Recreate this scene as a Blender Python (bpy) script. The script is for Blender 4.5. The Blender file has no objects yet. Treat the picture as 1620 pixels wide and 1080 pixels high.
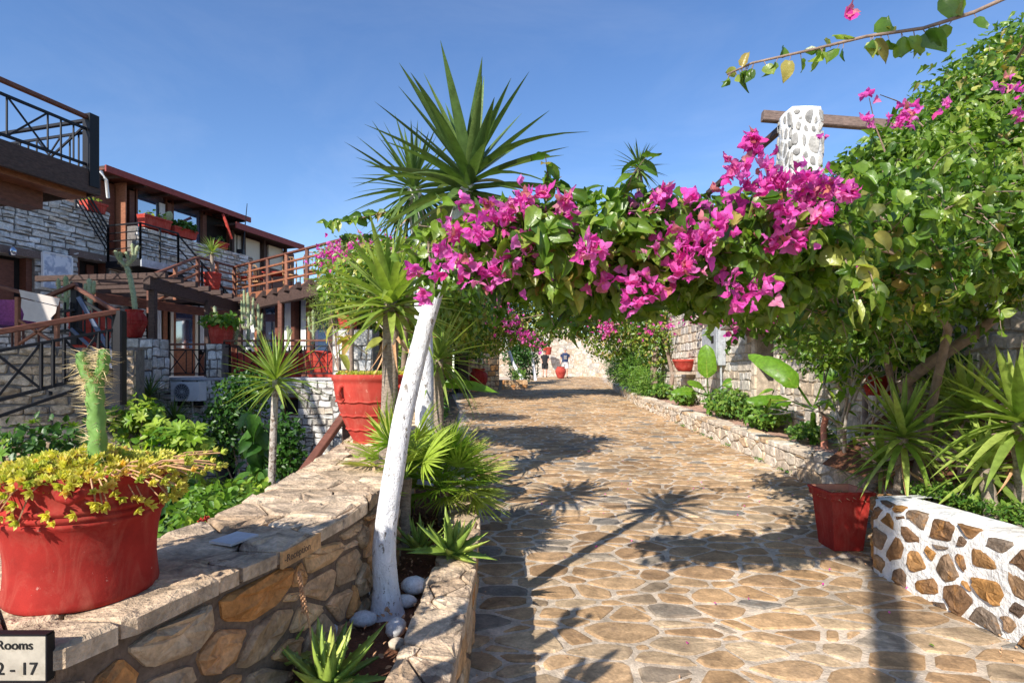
import bpy, math, random
import numpy as np
from mathutils import Vector, Matrix, noise

random.seed(11)
R = random.random
U = random.uniform
rad = math.radians
sc = bpy.context.scene
COL = sc.collection

# ---------------------------------------------------------------- camera, sky, sun, exposure
FPX, HOR, EYE = 900.0, 588.0, 1.60           # focal length in photo pixels, eye level row, eye height
cam_d = bpy.data.cameras.new('camera')
cam = bpy.data.objects.new('camera', cam_d)
COL.objects.link(cam)
cam.location = (0, 0, EYE)
cam.rotation_euler = (rad(90), 0, 0)
cam_d.sensor_width = 36.0
cam_d.lens = FPX / 1620 * 36
cam_d.shift_y = (HOR - 540) / 1620
cam_d.clip_start = 0.05
cam_d.clip_end = 6000
sc.camera = cam

SUN_EL = rad(34)
hd = Vector((0.6, 1.0, 0)).normalized()
LIGHT = Vector((hd.x * math.cos(SUN_EL), hd.y * math.cos(SUN_EL), -math.sin(SUN_EL)))
world = bpy.data.worlds.new('World')
sc.world = world
world.use_nodes = True
wn = world.node_tree
bg = wn.nodes['Background']
sky = wn.nodes.new('ShaderNodeTexSky')
sky.sky_type = 'NISHITA'
sky.sun_disc = False
sky.sun_elevation = SUN_EL
sky.sun_rotation = rad(211)
sky.air_density = 1.0
sky.dust_density = 0.45
sky.ozone_density = 2.5
sky.altitude = 300
hs = wn.nodes.new('ShaderNodeHueSaturation')       # deep clear blue of the photograph
hs.inputs['Saturation'].default_value = 1.12
hs.inputs['Hue'].default_value = .507
wn.links.new(sky.outputs[0], hs.inputs['Color'])
tcw = wn.nodes.new('ShaderNodeTexCoord'); mpw = wn.nodes.new('ShaderNodeMapping'); mpw.inputs['Scale'].default_value = (1.2, 1.2, 3.2)
wn.links.new(tcw.outputs['Generated'], mpw.inputs[0])
nw = wn.nodes.new('ShaderNodeTexNoise'); nw.inputs['Scale'].default_value = 1.7; nw.inputs['Detail'].default_value = 7; nw.inputs['Roughness'].default_value = .62; nw.inputs['Distortion'].default_value = .6
wn.links.new(mpw.outputs[0], nw.inputs['Vector'])
for sock, a_, b_ in (('Saturation', 1.16, 1.04), ('Value', 1.06, 1.12)):      # thin high haze, here and there
    mr = wn.nodes.new('ShaderNodeMapRange'); wn.links.new(nw.outputs[0], mr.inputs[0])
    mr.inputs[1].default_value = .45; mr.inputs[2].default_value = .75; mr.inputs[3].default_value = a_; mr.inputs[4].default_value = b_
    wn.links.new(mr.outputs[0], hs.inputs[sock])
wn.links.new(hs.outputs[0], bg.inputs[0])
bg.inputs[1].default_value = 0.135
sun_d = bpy.data.lights.new('sun', 'SUN')
sun_d.energy = 5.0
sun_d.angle = rad(0.55)
sun_d.color = (1.0, 0.94, 0.85)
sun = bpy.data.objects.new('sun', sun_d)
COL.objects.link(sun)
sun.rotation_euler = LIGHT.to_track_quat('-Z', 'Y').to_euler()
sun.location = (-6, -10, 12)
sc.view_settings.view_transform = 'Standard'
sc.view_settings.look = 'None'
sc.view_settings.gamma = 1.0
sc.view_settings.exposure = 0.52
sc.view_settings.use_curve_mapping = False
sc.cycles.max_bounces = 6
sc.cycles.diffuse_bounces = 3
sc.cycles.transparent_max_bounces = 6

def P(u, v, d):
    "a point d metres ahead of the camera foot seen at photo pixel u, v"
    return Vector(((u - 810) / FPX * d, d, EYE - (v - HOR) / FPX * d))

# ---------------------------------------------------------------- helpers
class MB:
    "collects geometry for ONE mesh object, world coordinates"
    def __init__(s):
        s.v, s.f, s.t, s.m = [], [], [], []
    def add(s, vs, fs, tint=0.5, mi=0):
        n = len(s.v)
        s.v += [tuple(p) for p in vs]
        s.t += [tint] * len(vs)
        s.f += [tuple(i + n for i in f) for f in fs]
        s.m += [mi] * len(fs)
        return s
    def box(s, x0, x1, y0, y1, z0, z1, tint=.5, mi=0):
        vs = [(x0,y0,z0),(x1,y0,z0),(x1,y1,z0),(x0,y1,z0),(x0,y0,z1),(x1,y0,z1),(x1,y1,z1),(x0,y1,z1)]
        return s.add(vs, [(0,3,2,1),(4,5,6,7),(0,1,5,4),(1,2,6,5),(2,3,7,6),(3,0,4,7)], tint, mi)
    def beam(s, a, b, w, h, tint=.5, up=(0,0,1), mi=0):
        a, b = Vector(a), Vector(b)
        d = (b - a).normalized()
        u = Vector(up)
        if abs(d.dot(u)) > .97: u = Vector((0, 1, 0))
        sd = d.cross(u).normalized(); u = sd.cross(d).normalized()
        c = min(w, h) * .12
        prof = [(-w/2+c,-h/2),(w/2-c,-h/2),(w/2,-h/2+c),(w/2,h/2-c),(w/2-c,h/2),(-w/2+c,h/2),(-w/2,h/2-c),(-w/2,-h/2+c)]
        vs = [a + sd*x + u*y for x, y in prof] + [b + sd*x + u*y for x, y in prof]
        fs = [(i, (i+1)%8, 8+(i+1)%8, 8+i) for i in range(8)] + [tuple(range(7,-1,-1)), tuple(range(8,16))]
        return s.add(vs, fs, tint, mi)
    def tube(s, pts, rs, n=8, tint=.5, cap=True, mi=0):
        pts = [Vector(p) for p in pts]
        if not isinstance(rs, (list, tuple)): rs = [rs] * len(pts)
        vs, fs = [], []
        ref = Vector((0, 0, 1))
        for i, p in enumerate(pts):
            d = (pts[min(i+1, len(pts)-1)] - pts[max(i-1, 0)]).normalized()
            if abs(d.dot(ref)) > .95: ref = Vector((1, 0, 0))
            a = d.cross(ref).normalized(); b = d.cross(a).normalized()
            ref = a.cross(d).normalized() if i else ref
            for k in range(n):
                q = 2 * math.pi * k / n
                vs.append(p + (a * math.cos(q) + b * math.sin(q)) * rs[i])
        for i in range(len(pts)-1):
            for k in range(n):
                fs.append((i*n+k, i*n+(k+1)%n, (i+1)*n+(k+1)%n, (i+1)*n+k))
        if cap:
            fs.append(tuple(range(n))); fs.append(tuple(range(len(pts)*n-1, (len(pts)-1)*n-1, -1)))
        return s.add(vs, fs, tint, mi)
    def lathe(s, c, prof, n=32, tint=.5, mi=0, a0=0, wob=0):
        c = Vector(c); vs, fs = [], []
        for (r, z) in prof:
            for k in range(n):
                q = 2*math.pi*k/n + a0
                w = 1 + wob * noise.noise(Vector((math.cos(q)*1.3, math.sin(q)*1.3, z*4)) + c)
                vs.append(c + Vector((math.cos(q)*r*w, math.sin(q)*r*w, z)))
        for i in range(len(prof)-1):
            for k in range(n):
                fs.append((i*n+k, i*n+(k+1)%n, (i+1)*n+(k+1)%n, (i+1)*n+k))
        return s.add(vs, fs, tint, mi)
    def ball(s, c, r, n=8, tint=.5, jit=0, mi=0):
        c = Vector(c); r = Vector(r) if not isinstance(r, (int, float)) else Vector((r, r, r))
        m = n//2; vs = [c - Vector((0,0,r.z))]
        for i in range(1, m):
            a = math.pi*i/m
            for k in range(n):
                q = 2*math.pi*k/n
                j = 1 + jit*U(-1, 1)
                vs.append(c + Vector((r.x*math.sin(a)*math.cos(q)*j, r.y*math.sin(a)*math.sin(q)*j, -r.z*math.cos(a)*j)))
        vs.append(c + Vector((0,0,r.z)))
        fs = [(0, 1+(k+1)%n, 1+k) for k in range(n)]
        for i in range(m-2):
            for k in range(n):
                fs.append((1+i*n+k, 1+i*n+(k+1)%n, 1+(i+1)*n+(k+1)%n, 1+(i+1)*n+k))
        l = len(vs)-1; b = 1+(m-2)*n
        fs += [(l, b+k, b+(k+1)%n) for k in range(n)]
        return s.add(vs, fs, tint, mi)
    def mesh(s, name, mats, smooth=False):
        me = bpy.data.meshes.new(name)
        me.from_pydata(s.v, [], s.f)
        at = me.attributes.new('tint', 'FLOAT', 'POINT')
        at.data.foreach_set('value', np.array(s.t, dtype=np.float32))
        for m in (mats if isinstance(mats, (list, tuple)) else [mats]): me.materials.append(m)
        if any(s.m): me.polygons.foreach_set('material_index', s.m)
        if smooth: me.polygons.foreach_set('use_smooth', [True]*len(me.polygons))
        return me
    def build(s, name, mats, parent=None, smooth=False, **kw):
        o = bpy.data.objects.new(name, s.mesh(name, mats, smooth))
        COL.objects.link(o)
        if parent: hang(o, parent)
        if kw: tag(o, **kw)
        return o

def wloc(o):
    l = Vector((0,0,0))
    while o is not None:
        if o.get('_w'): return Vector(o['_w'])
        l += o.location; o = o.parent
    return l
def hang(o, parent):
    o.parent = parent
    o.matrix_parent_inverse = Matrix.Translation(-wloc0(parent))
def wloc0(p):
    # world translation of an unrotated parent: things are never rotated, part meshes sit at the origin of the world
    return WORLD_AT.get(p.name, Vector((0,0,0)))
WORLD_AT = {}
def tag(o, label=None, category=None, group=None, kind=None):
    if label: o['label'] = label
    if category: o['category'] = category
    if group: o['group'] = group
    if kind: o['kind'] = kind
    return o
def thing(name, loc, label, category, group=None):
    o = bpy.data.objects.new(name, None); COL.objects.link(o)
    o.empty_display_size = .1
    o.location = loc
    WORLD_AT[o.name] = Vector(loc)
    return tag(o, label, category, group)
def inst(name, me, mat4, parent):
    "a part that shares mesh data, placed by a world matrix"
    o = bpy.data.objects.new(name, me); COL.objects.link(o)
    hang(o, parent)
    o.matrix_basis = mat4
    return o
def frame(p, d, up=(0,0,1), s=1.0, roll=0.0):
    "matrix that sends local +Y to d and local +Z near up"
    d = Vector(d).normalized(); u = Vector(up)
    if abs(d.dot(u)) > .98: u = Vector((.3, -.7, .2))
    x = d.cross(u).normalized(); z = x.cross(d).normalized()
    m = Matrix((x, d, z)).transposed().to_4x4()
    if roll: m = m @ Matrix.Rotation(roll, 4, 'Y')
    if isinstance(s, (int, float)): s = (s, s, s)
    m = m @ Matrix.Diagonal((s[0], s[1], s[2], 1))
    m.translation = Vector(p)
    return m
def scatter(name, templates, mats4, tints, mat, parent=None, smooth=True, **kw):
    "joins many transformed copies of template (verts, faces) into ONE mesh with numpy"
    V, L, C, T = [], [], [], []
    base = 0
    for k, (tv, tf) in enumerate(templates):
        idx = [i for i in range(len(mats4)) if i % len(templates) == k]
        if not idx: continue
        M4 = np.array([np.array(mats4[i]) for i in idx], dtype=np.float64)
        tvn = np.array([tuple(p) + (1,) for p in tv])
        W = np.einsum('nij,kj->nki', M4, tvn)[:, :, :3]
        nv = len(tv)
        V.append(W.reshape(-1, 3))
        T.append(np.repeat(np.array([tints[i] for i in idx]), nv))
        flat = np.array([i for f in tf for i in f]); cnt = np.array([len(f) for f in tf])
        offs = base + np.arange(len(idx)) * nv
        L.append((flat[None, :] + offs[:, None]).reshape(-1)); C.append(np.tile(cnt, len(idx)))
        base += nv * len(idx)
    V = np.concatenate(V); L = np.concatenate(L); C = np.concatenate(C); T = np.concatenate(T)
    me = bpy.data.meshes.new(name)
    me.vertices.add(len(V)); me.vertices.foreach_set('co', V.astype(np.float32).reshape(-1))
    me.loops.add(len(L)); me.loops.foreach_set('vertex_index', L.astype(np.int32))
    me.polygons.add(len(C))
    st = np.concatenate([[0], np.cumsum(C)[:-1]]).astype(np.int32)
    me.polygons.foreach_set('loop_start', st)
    try: me.polygons.foreach_set('loop_total', C.astype(np.int32))
    except Exception: pass
    me.update(calc_edges=True)
    at = me.attributes.new('tint', 'FLOAT', 'POINT'); at.data.foreach_set('value', T.astype(np.float32))
    if smooth: me.polygons.foreach_set('use_smooth', [True]*len(me.polygons))
    me.materials.append(mat); me.validate()
    o = bpy.data.objects.new(name, me); COL.objects.link(o)
    if parent: hang(o, parent)
    if kw: tag(o, **kw)
    return o

# ---------------------------------------------------------------- materials
def new_mat(name):
    m = bpy.data.materials.new(name); m.use_nodes = True
    nt = m.node_tree; b = nt.nodes['Principled BSDF']
    return m, nt, b
def ramp(nt, stops, interp='LINEAR'):
    r = nt.nodes.new('ShaderNodeValToRGB'); r.color_ramp.interpolation = interp
    e = r.color_ramp.elements
    while len(e) < len(stops): e.new(0.5)
    for k, (p, c) in enumerate(stops):
        e[k].position = p; e[k].color = (*c, 1)
    return r
def tex_noise(nt, scale, detail=4, rough=.55, co=None, dist=0):
    n = nt.nodes.new('ShaderNodeTexNoise')
    n.inputs['Scale'].default_value = scale; n.inputs['Detail'].default_value = detail
    n.inputs['Roughness'].default_value = rough; n.inputs['Distortion'].default_value = dist
    if co is not None: nt.links.new(co, n.inputs['Vector'])
    return n
def mixc(nt, kind, fac, a, b):
    m = nt.nodes.new('ShaderNodeMix'); m.data_type = 'RGBA'; m.blend_type = kind
    for s, x in ((0, fac), (6, a), (7, b)):
        if isinstance(x, (int, float)): m.inputs[s].default_value = x
        elif isinstance(x, tuple): m.inputs[s].default_value = (*x, 1)
        else: nt.links.new(x, m.inputs[s])
    return m.outputs[2]
def maprange(nt, x, a, b, c, d):
    m = nt.nodes.new('ShaderNodeMapRange')
    nt.links.new(x, m.inputs[0])
    for i, q in enumerate((a, b, c, d)): m.inputs[i+1].default_value = q
    return m.outputs[0]
def tintfac(nt, objrand=True):
    a = nt.nodes.new('ShaderNodeAttribute'); a.attribute_name = 'tint'
    if not objrand: return a.outputs['Fac']
    o = nt.nodes.new('ShaderNodeObjectInfo')
    s = nt.nodes.new('ShaderNodeMath'); s.operation = 'ADD'
    nt.links.new(a.outputs['Fac'], s.inputs[0]); nt.links.new(o.outputs['Random'], s.inputs[1])
    f = nt.nodes.new('ShaderNodeMath'); f.operation = 'FRACT'
    nt.links.new(s.outputs[0], f.inputs[0])
    return f.outputs[0]
def bump(nt, b, h, strength, dist):
    n = nt.nodes.new('ShaderNodeBump'); n.inputs['Strength'].default_value = strength
    n.inputs['Distance'].default_value = dist
    nt.links.new(h, n.inputs['Height']); nt.links.new(n.outputs[0], b.inputs['Normal'])
def mat_stone(name, stops, scale=14, bstr=.7, bdist=.012, rough=.88, dark=.55, spots=0.0, spotc=(.05,.045,.035), interp='LINEAR', fine=(.78,1.18), big=0):
    m, nt, b = new_mat(name)
    co = nt.nodes.new('ShaderNodeNewGeometry').outputs['Position']
    base = ramp(nt, stops, interp); nt.links.new(tintfac(nt), base.inputs[0])
    n1 = tex_noise(nt, scale, 6, .6, co, .4)
    n2 = tex_noise(nt, scale*6, 4, .6, co)
    f1 = maprange(nt, n1.outputs[0], .3, .7, dark, 1.25)
    f2 = maprange(nt, n2.outputs[0], .3, .7, fine[0], fine[1])
    mul = nt.nodes.new('ShaderNodeMath'); mul.operation = 'MULTIPLY'
    nt.links.new(f1, mul.inputs[0]); nt.links.new(f2, mul.inputs[1])
    comb = nt.nodes.new('ShaderNodeCombineColor')
    for i in range(3): nt.links.new(mul.outputs[0], comb.inputs[i])
    c = mixc(nt, 'MULTIPLY', 1.0, base.outputs[0], comb.outputs[0])
    if big:
        nb = tex_noise(nt, .9, 5, .65, co, .5)
        cb = nt.nodes.new('ShaderNodeCombineColor'); fb2 = maprange(nt, nb.outputs[0], .35, .65, 1-big, 1.1)
        for i in range(3): nt.links.new(fb2, cb.inputs[i])
        c = mixc(nt, 'MULTIPLY', 1.0, c, cb.outputs[0])
    if spots:
        n3 = tex_noise(nt, scale*.45, 5, .7, co, 1.0)
        sf = maprange(nt, n3.outputs[0], .56, .66, 0, spots)
        c = mixc(nt, 'MIX', sf, c, spotc)
    nt.links.new(c, b.inputs['Base Color'])
    b.inputs['Roughness'].default_value = rough
    b.inputs['Specular IOR Level'].default_value = .25
    h = nt.nodes.new('ShaderNodeMath'); h.operation = 'MULTIPLY_ADD'
    nt.links.new(n2.outputs[0], h.inputs[0]); h.inputs[1].default_value = .35
    nt.links.new(n1.outputs[0], h.inputs[2])
    bump(nt, b, h.outputs[0], bstr, bdist)
    return m
def mat_leaf(name, stops, trans=.35, rough=.42, spec=.4, objrand=True, vein=0.0):
    m, nt, b = new_mat(name)
    base = ramp(nt, stops); nt.links.new(tintfac(nt, objrand), base.inputs[0])
    co = nt.nodes.new('ShaderNodeNewGeometry').outputs['Position']
    n = tex_noise(nt, 22, 3, .5, co)
    f = maprange(nt, n.outputs[0], .3, .7, .72, 1.22)
    comb = nt.nodes.new('ShaderNodeCombineColor')
    for i in range(3): nt.links.new(f, comb.inputs[i])
    c = mixc(nt, 'MULTIPLY', 1.0, base.outputs[0], comb.outputs[0])
    nt.links.new(c, b.inputs['Base Color'])
    b.inputs['Roughness'].default_value = rough
    b.inputs['Specular IOR Level'].default_value = spec
    n4 = tex_noise(nt, 90, 2, .5, co)
    bump(nt, b, n4.outputs[0], .35, .004)
    tr = nt.nodes.new('ShaderNodeBsdfTranslucent')
    tc = mixc(nt, 'MULTIPLY', 1.0, c, (1.5, 1.6, .7))
    nt.links.new(tc, tr.inputs[0])
    mx = nt.nodes.new('ShaderNodeMixShader'); mx.inputs[0].default_value = trans
    nt.links.new(b.outputs[0], mx.inputs[1]); nt.links.new(tr.outputs[0], mx.inputs[2])
    nt.links.new(mx.outputs[0], nt.nodes['Material Output'].inputs[0])
    return m
def mat_plain(name, col, rough=.6, metal=0, var=.18, scale=9, bstr=.15, bdist=.004, spec=.3, wear=None, wearamt=0, wscale=20, wthr=.6, stretch=None, stain=None, stamt=.3):
    m, nt, b = new_mat(name)
    co = nt.nodes.new('ShaderNodeNewGeometry').outputs['Position']
    if stretch:
        mp = nt.nodes.new('ShaderNodeMapping'); mp.inputs['Scale'].default_value = stretch
        nt.links.new(co, mp.inputs[0]); co = mp.outputs[0]
    n1 = tex_noise(nt, scale, 6, .6, co)
    f = maprange(nt, n1.outputs[0], .3, .7, 1-var, 1+var)
    comb = nt.nodes.new('ShaderNodeCombineColor')
    for i in range(3): nt.links.new(f, comb.inputs[i])
    c = mixc(nt, 'MULTIPLY', 1.0, col, comb.outputs[0])
    if stain:
        ms_ = nt.nodes.new('ShaderNodeMapping'); ms_.inputs['Scale'].default_value = (7, 7, 2.2); nt.links.new(co, ms_.inputs[0])
        n5 = tex_noise(nt, 1.6, 6, .7, ms_.outputs[0], .8)
        c = mixc(nt, 'MIX', maprange(nt, n5.outputs[0], .46, .72, 0, stamt), c, stain)
    if wear:
        n3 = tex_noise(nt, wscale, 5, .75, co, .3)
        c = mixc(nt, 'MIX', maprange(nt, n3.outputs[0], wthr, wthr+.05, 0, wearamt), c, wear)
    nt.links.new(c, b.inputs['Base Color'])
    b.inputs['Roughness'].default_value = rough
    b.inputs['Metallic'].default_value = metal
    b.inputs['Specular IOR Level'].default_value = spec
    n2 = tex_noise(nt, scale*7, 4, .6, co)
    h = nt.nodes.new('ShaderNodeMath'); h.operation = 'MULTIPLY_ADD'
    nt.links.new(n2.outputs[0], h.inputs[0]); h.inputs[1].default_value = .3
    nt.links.new(n1.outputs[0], h.inputs[2])
    bump(nt, b, h.outputs[0], bstr, bdist)
    return m

MS = {}
MS['paving'] = mat_stone('paving_stone_tan', [(0,(.50,.305,.15)),(.3,(.58,.385,.215)),(.5,(.39,.24,.125)),(.62,(.50,.32,.17)),(.8,(.64,.47,.29)),(.91,(.36,.26,.165)),(.965,(.23,.215,.19)),(1,(.45,.36,.26))], 9, 1.0, .010, .85, .58, .45, (.23,.155,.10), big=.35)
MS['grout'] = mat_stone('lime_grout', [(0,(.66,.54,.41)),(1,(.66,.54,.41))], 9, 1.0, .018, .95, .62, .3, (.40,.31,.23), big=.3)
MS['rubble'] = mat_stone('ochre_rubble', [(0,(.64,.36,.16)),(.3,(.74,.48,.26)),(.5,(.64,.28,.085)),(.7,(.72,.50,.31)),(.85,(.50,.32,.18)),(1,(.74,.57,.38))], 8, 1.0, .025, .9, .55, .4, (.26,.15,.08))
MS['mortar_brown'] = mat_stone('mortar_brown', [(0,(.22,.155,.11)),(1,(.22,.155,.11))], 10, .9, .02, .95, .6)
MS['coping'] = mat_stone('weathered_coping', [(0,(.60,.43,.28)),(.5,(.70,.54,.38)),(1,(.50,.35,.22))], 9, 1.0, .03, .92, .4, .85, (.17,.115,.08))
MS['pale'] = mat_stone('pale_limestone', [(0,(.56,.48,.38)),(.35,(.66,.60,.52)),(.6,(.52,.38,.25)),(.8,(.62,.58,.52)),(1,(.42,.38,.33))], 6, .9, .02, .9, .55, .3)
MS['grey'] = mat_stone('grey_limestone', [(0,(.60,.58,.54)),(.35,(.74,.72,.69)),(.6,(.54,.49,.42)),(.8,(.70,.69,.67)),(1,(.62,.52,.40))], 5, .8, .02, .9, .55, .35, (.12,.11,.10))
MS['mortar_grey'] = mat_stone('mortar_grey', [(0,(.20,.18,.165)),(1,(.20,.18,.165))], 8, .8, .02, .95, .6)
MS['mortar_warm'] = mat_stone('mortar_warm', [(0,(.44,.36,.27)),(1,(.44,.36,.27))], 8, .8, .02, .95, .6)
MS['kerb'] = mat_stone('kerb_limestone', [(0,(.68,.54,.39)),(.3,(.74,.65,.53)),(.55,(.60,.40,.22)),(.8,(.70,.61,.50)),(1,(.50,.39,.29))], 8, .9, .016, .9, .5, .4)
MS['brownstone'] = mat_stone('brown_ironstone', [(0,(.20,.115,.065)),(.25,(.30,.16,.07)),(.45,(.13,.095,.075)),(.6,(.46,.23,.07)),(.8,(.22,.17,.13)),(1,(.34,.20,.10))], 11, 1.0, .02, .75, .35, .6, (.40,.19,.05))
MS['whitewash'] = mat_stone('whitewash', [(0,(.78,.77,.75)),(1,(.78,.77,.75))], 6, 1.0, .035, .9, .75, .6, (.50,.43,.34), fine=(.88,1.06))
MS['pebble'] = mat_stone('painted_pebble', [(0,(.66,.66,.66)),(.6,(.78,.78,.77)),(1,(.50,.49,.48))], 14, .6, .006, .8, .8, .35, (.42,.37,.32))
MS['pillar_stone'] = mat_stone('pillar_stone', [(0,(.34,.33,.31)),(1,(.44,.42,.38))], 6, .8, .02, .9, .5)
MS['soil'] = mat_stone('red_soil', [(0,(.20,.085,.045)),(1,(.20,.085,.045))], 18, 1.0, .03, .97, .55)
MS['earth'] = mat_stone('garden_earth', [(0,(.13,.10,.07)),(1,(.13,.10,.07))], 3, 1.0, .04, .97, .5)
MS['pink'] = mat_stone('pink_rock', [(0,(.55,.33,.25)),(.5,(.66,.48,.38)),(1,(.45,.24,.17))], 9, 1.0, .025, .92, .5, .3)
MS['red'] = mat_plain('red_pot_paint', (.32,.026,.020), .8, var=.26, scale=6, bstr=.5, bdist=.006, spec=.15, wear=(.50,.27,.22), wearamt=.75, wscale=34, wthr=.66, stain=(.44,.13,.09), stamt=.55)
MS['redin'] = mat_plain('terracotta_inside', (.60,.24,.15), .8, var=.15)
MS['coral'] = mat_plain('faded_red_paint', (.41,.05,.036), .85, var=.2, scale=5, bstr=.5, spec=.15, wear=(.60,.30,.23), wearamt=.6, wscale=22, wthr=.64, stain=(.55,.17,.12), stamt=.5)
MS['trunkwhite'] = mat_plain('limewashed_bark', (.80,.79,.80), .85, var=.12, scale=26, bstr=1.0, bdist=.022, wear=(.22,.18,.14), wearamt=.95, wscale=34, wthr=.575, stretch=(1,1,.55))
MS['garden_trunk'] = mat_plain('pale_grey_bark', (.46,.41,.36), .9, var=.3, scale=24, bstr=1.0, bdist=.02, wear=(.16,.11,.08), wearamt=.9, wscale=18, wthr=.52)
MS['bark'] = mat_plain('grey_bark', (.33,.26,.20), .9, var=.4, scale=26, bstr=1.0, bdist=.02, stretch=(1,1,2.2))
MS['vine'] = mat_plain('vine_bark', (.26,.185,.14), .9, var=.3, scale=20, bstr=.8, bdist=.01)
MS['twig'] = mat_plain('pale_twig', (.42,.36,.30), .85, var=.2, scale=30)
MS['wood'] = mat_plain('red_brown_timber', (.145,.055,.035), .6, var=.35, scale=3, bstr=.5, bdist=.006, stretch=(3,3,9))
MS['woodlit'] = mat_plain('lit_orange_timber', (.27,.105,.055), .6, var=.3, scale=3, bstr=.5, bdist=.006, stretch=(3,3,9))  # lighter copy of the timber, its sunlit tone put into the colour
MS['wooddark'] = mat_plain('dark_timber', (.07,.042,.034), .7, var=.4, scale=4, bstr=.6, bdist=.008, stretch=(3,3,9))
MS['woodgrey'] = mat_plain('weathered_timber', (.17,.12,.10), .8, var=.4, scale=5, bstr=.7, bdist=.01, stretch=(2,9,9))
MS['iron'] = mat_plain('black_iron', (.007,.007,.010), .55, 0, var=.2, spec=.3)
MS['roof'] = mat_plain('red_fascia', (.27,.05,.04), .6, var=.25)
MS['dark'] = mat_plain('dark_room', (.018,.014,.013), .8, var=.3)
MS['cream'] = mat_plain('cream_curtain', (.72,.66,.54), .85, var=.10, scale=6, bstr=.5, bdist=.02, stretch=(9,9,.6))
MS['curtain'] = mat_plain('white_curtain', (.74,.74,.76), .85, var=.15, scale=6, bstr=.5, bdist=.02, stretch=(9,9,.6))
MS['canvas'] = mat_plain('white_canvas', (.50,.45,.41), .8, var=.08)
MS['white'] = mat_plain('white_enamel', (.80,.80,.80), .4, var=.05)
MS['greymetal'] = mat_plain('grey_metal', (.42,.44,.47), .45, .2, var=.25, wear=(.2,.21,.23), wearamt=.7, wscale=8, wthr=.58)
MS['cane'] = mat_plain('cane', (.46,.26,.12), .6, var=.3)
MS['blue'] = mat_plain('blue_paint_and_sky_tint', (.10,.13,.20), .6, var=.2)  # garden table paint; also carries the blue light on the stair stringers
MS['skin'] = mat_plain('skin', (.62,.34,.24), .5, var=.06)
MS['hair'] = mat_plain('grey_hair', (.32,.27,.24), .8, var=.3, scale=40)
MS['hairdark'] = mat_plain('dark_hair', (.07,.045,.03), .8, var=.3, scale=40)
MS['navy'] = mat_plain('navy_cotton', (.03,.045,.10), .85, var=.2, scale=14)
MS['black'] = mat_plain('black_cotton', (.02,.02,.022), .85, var=.2)
MS['shorts'] = mat_plain('pale_cotton', (.62,.58,.55), .85, var=.15, scale=16)
MS['letter'] = mat_plain('black_lettering', (.02,.02,.02), .6)
MS['plaque'] = mat_plain('marble_plaque', (.43,.39,.32), .7, var=.18, scale=24, wear=(.34,.30,.23), wearamt=.6, wscale=34, wthr=.58)
MS['engrave'] = mat_plain('engraving', (.10,.07,.05), .9)
MS['slab'] = mat_plain('grey_slab', (.50,.49,.50), .8, var=.14, scale=12, bstr=.6, bdist=.008)
MS['purple'] = mat_plain('mauve_weave', (.36,.09,.24), .7, var=.3, scale=30)
MS['spine'] = mat_plain('straw_spine', (.72,.56,.30), .7)
MS['wick'] = mat_plain('dry_stalk', (.50,.28,.15), .9, var=.3, scale=60)
# printed picture board
def mat_board():
    m, nt, b = new_mat('photo_board')
    co = nt.nodes.new('ShaderNodeNewGeometry').outputs['Position']
    n = tex_noise(nt, 3.2, 7, .65, co, .6)
    r = ramp(nt, [(0,(.18,.22,.34)),(.45,(.40,.45,.56)),(.52,(.74,.76,.80)),(1,(.80,.80,.82))])
    nt.links.new(n.outputs[0], r.inputs[0]); nt.links.new(r.outputs[0], b.inputs['Base Color'])
    b.inputs['Roughness'].default_value = .5
    return m
MS['board'] = mat_board()
def mat_glass():
    m, nt, b = new_mat('window_glass')
    b.inputs['Base Color'].default_value = (.05,.10,.20,1); b.inputs['Roughness'].default_value = .04  # blue base stands in for the reflected sky
    b.inputs['Specular IOR Level'].default_value = 1.0; b.inputs['Metallic'].default_value = .0
    b.inputs['IOR'].default_value = 3.0
    return m
MS['glass'] = mat_glass()
G = mat_leaf
MS['bleaf'] = G('bougainvillea_leaf', [(0,(.05,.12,.014)),(.3,(.11,.21,.024)),(.6,(.20,.31,.04)),(.8,(.31,.40,.08)),(.92,(.46,.45,.10)),(.95,(.38,.24,.08)),(1,(.18,.26,.06))], .42, .34, .55)
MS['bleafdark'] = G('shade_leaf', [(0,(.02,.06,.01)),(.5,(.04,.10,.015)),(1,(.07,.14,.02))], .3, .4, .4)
MS['bract'] = G('magenta_bract', [(0,(.76,.07,.42)),(.35,(.84,.15,.58)),(.65,(.86,.27,.64)),(.8,(.74,.06,.34)),(.92,(.88,.38,.56)),(.95,(.55,.22,.14)),(1,(.80,.30,.40))], .5, .6, .2)
# the bracts let through pink light, not green
for n_ in MS['bract'].node_tree.nodes:
    if n_.type == 'MIX' and not n_.inputs[7].is_linked: n_.inputs[7].default_value = (1.15, .9, 1.15, 1)
MS['bractpink'] = MS['bract']
MS['yucca'] = G('yucca_leaf', [(0,(.075,.13,.035)),(.4,(.10,.175,.045)),(.75,(.15,.22,.06)),(1,(.06,.11,.03))], .22, .42, .45)
MS['yuccalt'] = G('yucca_leaf_light', [(0,(.17,.27,.04)),(.4,(.26,.36,.06)),(.75,(.36,.44,.10)),(1,(.14,.22,.04))], .3, .4, .45)
MS['fan'] = G('fan_palm_leaf', [(0,(.14,.26,.025)),(.4,(.24,.37,.035)),(.7,(.34,.45,.06)),(1,(.42,.42,.10))], .35, .42, .45)
MS['aloe'] = G('aloe_leaf', [(0,(.22,.34,.06)),(.5,(.34,.46,.08)),(1,(.50,.54,.13))], .15, .4, .45)
MS['sedum'] = G('sedum_leaf', [(0,(.52,.52,.08)),(.4,(.76,.66,.16)),(.7,(.40,.48,.08)),(1,(.80,.54,.16))], .35, .45, .35)
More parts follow.
